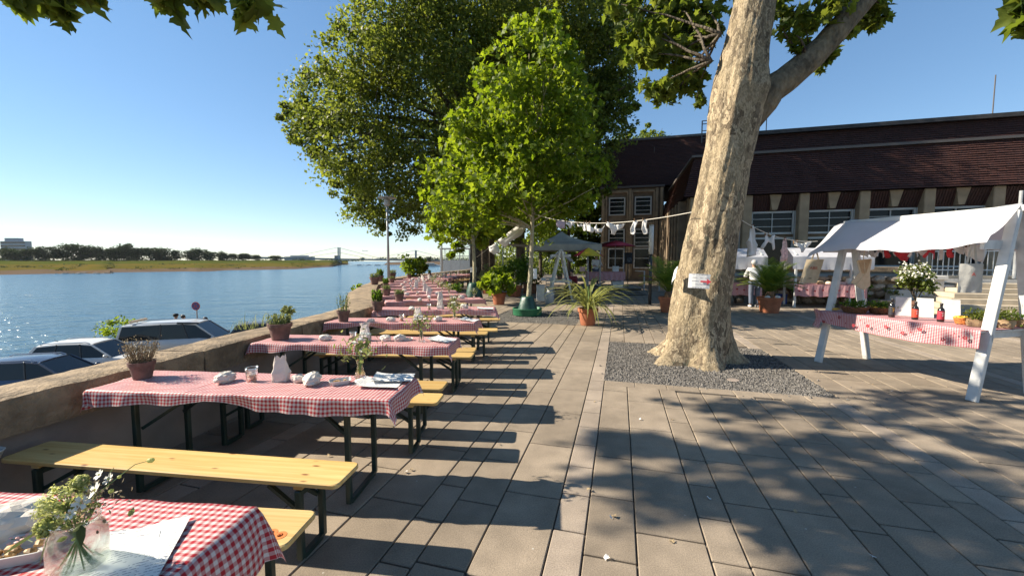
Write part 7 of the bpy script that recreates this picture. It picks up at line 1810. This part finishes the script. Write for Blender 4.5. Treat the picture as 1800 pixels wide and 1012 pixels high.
for s_ in (-1, 1): MB().box((0, -.066, 2.55), (.34, .006, .035), (0, s_ * R(45), 0)).obj('cross_stripe', pm('sign_red', (.38, .03, .03)), rs)

# ------------------------------------------------------------------ lamp posts
def lamp(p, label, h, arm=True):
    t = empty('street_lamp', p, label, 'street lamp', 'lamp posts on the promenade')
    MB().tube([(0, 0, 0), (0, 0, h * .5), (0, 0, h)], [.065, .055, .045], 12).obj('pole', M_grey, t, smooth=True)
    MB().lathe([(.05, h), (.13, h + .03), (.13, h + .30), (.10, h + .34), (.0, h + .35)], 16).obj('lamp_body', M_grey, t, smooth=True)
    for k in range(3): MB().lathe([(.131, h + .06 + .07 * k), (.15, h + .07 + .07 * k), (.15, h + .085 + .07 * k), (.131, h + .095 + .07 * k)], 16).obj('louvre', M_white, t)
    smooth_by_angle(MB().lathe([(.06, h + .40), (.40, h + .36), (.42, h + .375), (.40, h + .395), (.10, h + .45), (.08, h + .5), (0, h + .51)], 28).obj('lamp_shade', M_grey, t), 30)
    MB().lathe([(0, h + .34), (.03, h + .34), (.03, h + .40), (0, h + .40)], 8).obj('stem', M_grey, t)
    return t
lamp(Vector((at(683, 480, 18.5).x, 18.5, .82)), 'grey lamp post with flat disc shade standing on the river wall', 3.32)
lamp(Vector((at(777, 480, 31).x, 31, .82)), 'thin far lamp post whose top is hidden in the leaves', 4.0)
cl_ = empty('column_lamp', G(1142, 535), 'slim dark pole with long white light tube at its top', 'street lamp')
MB().tube([(0, 0, 0), (0, 0, 1.9)], .06, 12).obj('pole', M_dark, cl_, smooth=True); MB().lathe([(0, 1.9), (.085, 1.9), (.085, 2.93), (.06, 2.96), (0, 2.96)], 14).obj('light_tube', M_white, cl_, smooth=True); MB().lathe([(.09, 2.94), (.09, 2.99), (0, 3.0)], 14).obj('cap', M_grey, cl_)

# ------------------------------------------------------------------ the ferry kiosk behind the far wall
ks = empty('kiosk', Vector((at(800, 470, 46).x, 46, .2)), 'white glazed kiosk with flat roof at the end of the river wall', 'kiosk')
W_, D_, H_ = 3.3, 3.0, 2.75
for x in (-W_ / 2, -W_ / 6, W_ / 6, W_ / 2):
    for y in (0, D_): MB().box((x, y, H_ / 2), (.12, .12, H_), bev=.01).obj('post', M_white, ks)
MB().box((0, D_ / 2, H_ + .06), (W_ + .5, D_ + .5, .12), bev=.02).obj('roof', M_white, ks)
for k in range(3):
    x = -W_ / 3 + W_ / 3 * k
    for y in (.01, D_): MB().box((x, y, .75), (W_ / 3 - .13, .05, 1.4)).obj('panel', M_white, ks); MB().box((x, y, 2.05), (W_ / 3 - .13, .02, 1.1)).obj('pane', M_clear, ks); MB().box((x, y - .01, 1.95), (W_ / 3 - .13, .05, .05)).obj('glazing_bar', M_white, ks)
MB().bar((.7, -.3, 0), (2.4, -.4, 1.1), .06, .05).obj('ramp_rail', M_white, ks); MB().bar((.7, -.3, .8), (2.4, -.4, 1.9), .05, .05).obj('ramp_rail', M_white, ks)
MB().box((0, D_ / 2, -1.9), (W_ + .2, D_ + .2, 3.8)).obj('base', M_conc, ks)

# ------------------------------------------------------------------ tent, parasols, counter and clutter at the back
M_tent = pm('tent_canvas', (.38, .355, .30), .8, var=.2, vscale=2)
N, L = nodes(M_tent); t_ = N.new('ShaderNodeBsdfTranslucent'); t_.inputs[0].default_value = (.30, .30, .25, 1); mx = N.new('ShaderNodeMixShader'); mx.inputs[0].default_value = .2
L.new(N['Principled BSDF'].outputs[0], mx.inputs[1]); L.new(t_.outputs[0], mx.inputs[2]); L.new(mx.outputs[0], N['Material Output'].inputs[0])
TY = 21.0
tc_ = Vector((at(986, 470, TY).x, TY, 0)); tent = empty('pavilion_tent', tc_, 'grey canvas tent with pointed roof between the trees and the hall', 'tent')
hx, hy, ze, zp = 1.75, 1.7, 2.45, 3.18; mb = MB(); n = 16
for r in range(7):
    f = r / 6
    for k in range(n * 4):
        sd_, q = divmod(k, n); q = q / n * 2 - 1; c_ = [(q, -1), (1, q), (-q, 1), (-1, -q)][sd_]
        z = zp + (ze - zp) * (f ** .72) - .05 * math.sin(f * math.pi); mb.v.append((c_[0] * hx * f, c_[1] * hy * f, z + (.03 * (abs(q) - .5) * f)))
m_ = n * 4
for r in range(6):
    for k in range(m_): k2 = (k + 1) % m_; mb.f.append((r * m_ + k, r * m_ + k2, (r + 1) * m_ + k2, (r + 1) * m_ + k))
mb.obj('canopy', M_tent, tent, smooth=True)
mb = MB()
for k in range(m_ + 1):
    sd_, q = divmod(k % m_, n); q = q / n * 2 - 1; c_ = [(q, -1), (1, q), (-q, 1), (-1, -q)][sd_]
    mb.v += [(c_[0] * hx * 1.0, c_[1] * hy * 1.0, ze + .0), (c_[0] * hx * 1.01, c_[1] * hy * 1.01, ze - .30)]
for k in range(m_): mb.f.append((k * 2, k * 2 + 1, k * 2 + 3, k * 2 + 2))
mb.obj('valance', M_tent, tent)
for sx in (-1, 1):
    for sy in (-1, 1): MB().tube([(sx * hx * .97, sy * hy * .97, 0), (sx * hx * .97, sy * hy * .97, ze)], .03, 8).obj('pole', M_grey, tent)
mb = MB(); mb.add([(hx, -hy, 2.48), (hx + 1.3, -hy * .6, 2.75), (hx + 1.3, hy, 2.75), (hx, hy, 2.48)], [(0, 1, 2, 3)]); mb.obj('awning', M_tent, tent); mb = MB(); mb.add([(-hx, -hy, 2.42), (-hx, hy, 2.42), (-hx - 1.3, hy, 2.5), (-hx - 1.3, -hy * .7, 2.5)], [(0, 1, 2, 3)]); mb.obj('awning', M_tent, tent)
for x, y in ((hx + 1.28, -hy * .58), (-hx - 1.28, -hy * .66)): MB().tube([(x, y, 0), (x, y, 2.7 if x > 0 else 2.5)], .025, 8).obj('pole', M_grey, tent)
def parasol(p, label, r, h, mats, drop, nrib=8):
    t = empty('parasol', p, label, 'parasol', 'parasols at the back'); MB().tube([(0, 0, 0), (0, 0, h)], .022, 8).obj('pole', M_grey, t); MB().lathe([(0, 0), (.22, 0), (.22, .05), (.05, .09), (0, .09)], 16).obj('base', M_dark, t)
    for k in range(nrib):
        mb = MB(); a0, a1 = k * 6.2832 / nrib, (k + 1) * 6.2832 / nrib
        for f in (0.02, .35, .7, 1.0):
            for q in (0, .5, 1): a = a0 + (a1 - a0) * q; s_ = .955 if q == .5 else 1; mb.v.append((r * f * s_ * math.cos(a), r * f * s_ * math.sin(a), h - drop * f ** 1.25))
        for i in range(3):
            for j in range(2): mb.f.append((i * 3 + j, i * 3 + j + 1, (i + 1) * 3 + j + 1, (i + 1) * 3 + j))
        mb.obj('panel', mats[k % len(mats)], t, smooth=True); MB().tube([(0, 0, h - drop * .75), (r * .6 * math.cos(a0), r * .6 * math.sin(a0), h - drop * .52)], .008, 4).obj('rib', M_grey, t)
    return t
M_pr = pm('parasol_red', (.34, .012, .03), .7); M_py = pm('parasol_yellow', (.62, .42, .02), .7); M_pb = pm('parasol_blue', (.02, .035, .20), .7)
parasol(Vector((at(1034, 470, 18.7).x, 18.7, 0)), 'red, yellow and blue parasol behind the counter', .72, 2.26, [M_py, M_pb, M_pr, M_pb, M_pr, M_py, M_py, M_pr], .40)
parasol(Vector((at(1081, 470, 20.2).x, 20.2, .33)), 'dark red parasol in front of the hall windows', 1.05, 2.34, [M_pr], .30)
# wooden deck with steps
M_deck = pm('grey_deck', (.19, .175, .155), .85, var=.2, vscale=4)
dk = empty('timber_deck', Vector((5.0, 20.6, 0)), 'low grey timber deck with steps under the red parasol', 'deck')
pk = None
for k in range(14):
    o = MB().box((0, 0, 0), (.235, 3.0, .04), bev=.004).obj('plank', M_deck, dk) if pk is None else dup(pk, parent=dk)
    pk = pk or o; o.location = (-1.75 + .24 * k, .4, .30)
MB().box((-.2, .5, .14), (3.3, 2.6, .27)).obj('frame', M_deck, dk)
for k in range(2): MB().box((-.2, -1.32 - .25 * k, .12 - .075 * k + .02), (3.3, .28, .04), bev=.004).obj('step', M_deck, dk); MB().box((-.2, -1.22 - .25 * k, .06 - .03 * k + .02), (3.3, .03, .10 - .05 * k)).obj('riser', M_deck, dk)
for x in (1.55, 2.3):
    MB().box((x, -.9, .65), (.05, .05, 1.0)).obj('rail_post', M_grey, dk)
MB().bar((1.55, -.9, 1.12), (1.55, .6, 1.12), .04).obj('handrail', M_grey, dk)
ct = empty('counter_table', Vector((at(1062, 470, 20.0).x, 20.0, .32)), 'counter table under a red checked cloth beside the red parasol', 'table'); MB().box((0, 0, .76), (1.85, .7, .03), bev=.004).obj('tabletop', M_wood, ct)
for sx in (-1, 1):
    for sy in (-1, 1): MB().box((sx * .85, sy * .28, .37), (.05, .05, .745)).obj('leg', M_white, ct)
mb = MB(); uv = []; nu = 30
for i in range(nu + 1):
    f = i / nu
    for v, z, q in ((-.40, .36 + .02 * math.sin(i * 1.3), 0), (-.38, .6, .25), (-.36, .782, .42), (.36, .782, 1.14)): mb.v.append((-.96 + 1.92 * f, v + .02 * math.sin(i * 1.6) * (z < .7), z)); uv.append((f * 1.9, q))
for i in range(nu):
    for k in range(3): mb.f.append((i * 4 + k, i * 4 + k + 1, (i + 1) * 4 + k + 1, (i + 1) * 4 + k))
cc_ = tag(mb.obj('counter_cloth', M_gsm, uv=uv), 'red checked cloth over the counter by the hall', 'tablecloth'); cc_.location = ct.location
def crate(p, label, size, m_, name='box', cat='box', rz=0.0, lid=True):
    t = empty(name, p, label, cat, None, rz); x, y, z = size; w_ = .02
    for c, s_ in (((0, 0, .012), (x - .05, y - .05, .024)), ((0, -y / 2 + w_ / 2, z / 2), (x, w_, z)), ((0, y / 2 - w_ / 2, z / 2), (x, w_, z)), ((-x / 2 + w_ / 2, 0, z / 2), (w_, y - .042, z - .002)), ((x / 2 - w_ / 2, 0, z / 2), (w_, y - .042, z - .002))): MB().box(c, s_, bev=.004).obj('side', m_, t)
    MB().box((0, -y / 2 - .005, z - .04), (x + .02, .02, .05), bev=.004).obj('rim', m_, t)
    if lid: MB().box((0, 0, z + .012), (x + .015, y + .015, .024), bev=.006).obj('lid', m_, t)
    return t
crate(Vector((at(1084, 498, 19.95).x, 19.9, .32)), 'white plastic box under the end of the counter', (.5, .4, .3), M_white)
crate(Vector((at(1024, 465, 20).x, 20.0, 1.11)), 'pink box on the counter in front of the person in white', (.26, .2, .22), M_pinkl)
crate(Vector((at(1082, 465, 19.9).x, 19.9, 1.11)), 'white box with blue print on the counter below the parasol', (.28, .2, .24), M_white)
crate(G(1318, 532), 'dark grey tub on the paving beside the person at the stall', (.5, .4, .36), pm('grey_plastic', (.09, .10, .10), .6), 'tub', 'tub', -TH, False)
crate(G(1369, 533), 'blue plastic crate behind the palm pot', (.42, .36, .38), pm('blue_plastic', (.01, .05, .30), .45), 'crate', 'crate', -TH, False)
crate(G(950, 528), 'tall white cabinet box behind the bright young tree', (.32, .3, .62), M_white, 'cabinet', 'box')
nb_ = notice(G(955, 522) + Vector((0, 0, .82)), (0, -1, .5), .2, .14, 'white paper notice lying on the tall white cabinet', False, 0, True)
spk = empty('loudspeaker', Vector((at(1104, 470, 20.4).x, 20.4, .32)), 'black loudspeaker on a thin stand before the hall windows', 'speaker'); MB().box((0, 0, 1.45), (.36, .3, .58), bev=.02).obj('cabinet', M_blk2, spk); MB().tube([(0, 0, 0.02), (0, 0, 1.17)], .02, 8).obj('pole', M_dark, spk); MB().lathe([(0, 0), (.12, .0), (.13, .01), (0, .02)], 18, (0, 0, 0)).obj('foot', M_dark, spk)
o = MB().lathe([(0, 0), (.12, 0), (.13, .012), (.09, .02), (0, .005)], 20).obj('cone', M_dark, spk); o.location = (0, -.152, 1.36); o.rotation_euler = (R(90), 0, 0)
can = empty('milk_can', G(966, 533), 'grey metal milk can standing by the small white stall', 'milk can'); MB().lathe([(0, 0), (.17, 0), (.18, .02), (.18, .40), (.10, .50), (.10, .56), (.13, .58), (.13, .62), (0, .63)], 24).obj('can', M_grey, can, smooth=True)
for s_ in (-1, 1): MB().tube([(s_ * .16, 0, .42), (s_ * .23, 0, .46), (s_ * .16, 0, .52)], .012, 6).obj('handle', M_grey, can)
# white garden chair beside it
gc = empty('garden_chair', G(958, 521) + Vector((.25, .2, 0)), 'white metal garden chair half hidden behind the milk can', 'chair'); MB().box((0, 0, .44), (.4, .4, .025), bev=.008).obj('seat', M_white, gc)
for sx in (-1, 1):
    for sy in (-1, 1): MB().tube([(sx * .17, sy * .17, 0), (sx * .17, sy * .17, .43)], .014, 6).obj('leg', M_white, gc)
    MB().tube([(sx * .17, .17, .44), (sx * .17, .21, .88)], .014, 6).obj('back_post', M_white, gc)
for k in range(3): MB().bar((-.17, .185 + .01 * k, .58 + .13 * k), (.17, .185 + .01 * k, .58 + .13 * k), .02, .05).obj('back_slat', M_white, gc)
# small A frame stall seen end on, a parasol-like striped canopy
s3, S3 = aframe_stall('small white A frame stall with pale canopy under the tent', (at(966, 500, 16.6).x, 16.6, 0), (.06, 1, 0), (1, -.06, 0), 1.5, .95, 2.05, True, .13, 1.6, True)
for k in range(3):
    p = S3(.2 + .4 * k, .45, .856); put(PT['thyme'], p, k, f'herb pot on the small white A frame stall, {nth(k)} from its front', .9)
# benches and people-sized dark clutter under the tent
for k, (px, Y) in enumerate(((930, 24), (915, 23))):
    t = empty('standing_table', Vector((at(px, 470, Y).x, Y, 0)), ['tall pale standing table under the left tent awning', 'second standing table left of the other under the awning'][k], 'table', 'standing tables'); MB().lathe([(0, 1.06), (.35, 1.06), (.35, 1.09), (0, 1.09)], 20).obj('tabletop', M_white, t); MB().tube([(0, 0, 0), (0, 0, 1.06)], .035, 8).obj('post', M_grey, t); MB().lathe([(0, 0), (.24, 0), (.22, .03), (0, .04)], 18).obj('foot', M_dark, t)
# drain cover in the gravel and the floodlight mast on the terrace
dc = empty('drain_cover', G(1289, 668) + Vector((0, 0, .0)), 'round pale drain cover lying in the gravel bed', 'drain cover'); MB().lathe([(0, 0), (.075, 0), (.08, .004), (.075, .010), (.06, .008), (0, .010)], 24).obj('cover', M_plaster, dc)
fm = empty('floodlight_mast', ab(13.2, 17.85, 1.04), 'grey mast with dark floodlights rising behind the near end of the stall', 'mast'); MB().tube([(0, 0, 0), (0, 0, 3.0)], .05, 10).obj('pole', M_grey, fm)
for k in range(3): MB().box((.25, 0, 1.9 + .28 * k), (.42, .2, .2), (0, .1, 0), .03).obj('floodlight', M_dark if k != 1 else M_grey, fm); MB().box((.06, 0, 1.9 + .28 * k), (.1, .04, .04)).obj('arm', M_grey, fm)
# scraps of leaf and paper on the paving
scr = None; g = random.Random(19)
SC = [(372, 742), (579, 803), (1070, 757), (1124, 737), (1044, 706), (1182, 737), (1075, 910), (1076, 910), (1034, 861), (1540, 983), (1505, 700), (1532, 675), (1568, 688), (1796, 963), (803, 790), (715, 830), (880, 782), (1184, 955), (1246, 875), (1400, 900), (720, 828), (1062, 980), (1210, 700)]
places = ['by the bench legs', 'on the sunlit slabs', 'on the light slab band', 'in the leafy shade', 'near the stall']
M_dry = pm('dry_fallen_leaf', (.34, .25, .14), .8, var=.3, vscale=20)
for k, (px, py) in enumerate(SC):
    mb = MB(); s_ = g.uniform(.018, .04); V, F = LOBED
    mb.add([(x * s_, y * s_, .012 + .5 * s_ * abs(z) + .008 * math.sin(x * 3 + k)) for x, y, z in V], F); o = mb.obj('fallen_leaf', M_dry if k % 3 else M_lin); o.location = G(px, py); o.rotation_euler = (g.uniform(-.1, .1), g.uniform(-.1, .1), g.random() * 6.28)
    tag(o, 'small dry leaf or paper scrap lying on the paving', 'fallen leaf', 'scraps lying on the paving')
# ------------------------------------------------------------------ thin air over the river
hz_ = MB().box((-1400, 1300, 33), (4700, 3800, 84)).obj('haze', newmat('haze_air')); tag(hz_, kind='stuff')
m = hz_.data.materials[0]; N, L = nodes(m); N.remove(N['Principled BSDF']); pv = N.new('ShaderNodeVolumePrincipled'); pv.inputs['Density'].default_value = .000028; pv.inputs['Color'].default_value = (.86, .92, 1, 1); pv.inputs['Anisotropy'].default_value = .3
L.new(pv.outputs[0], N['Material Output'].inputs['Volume'])
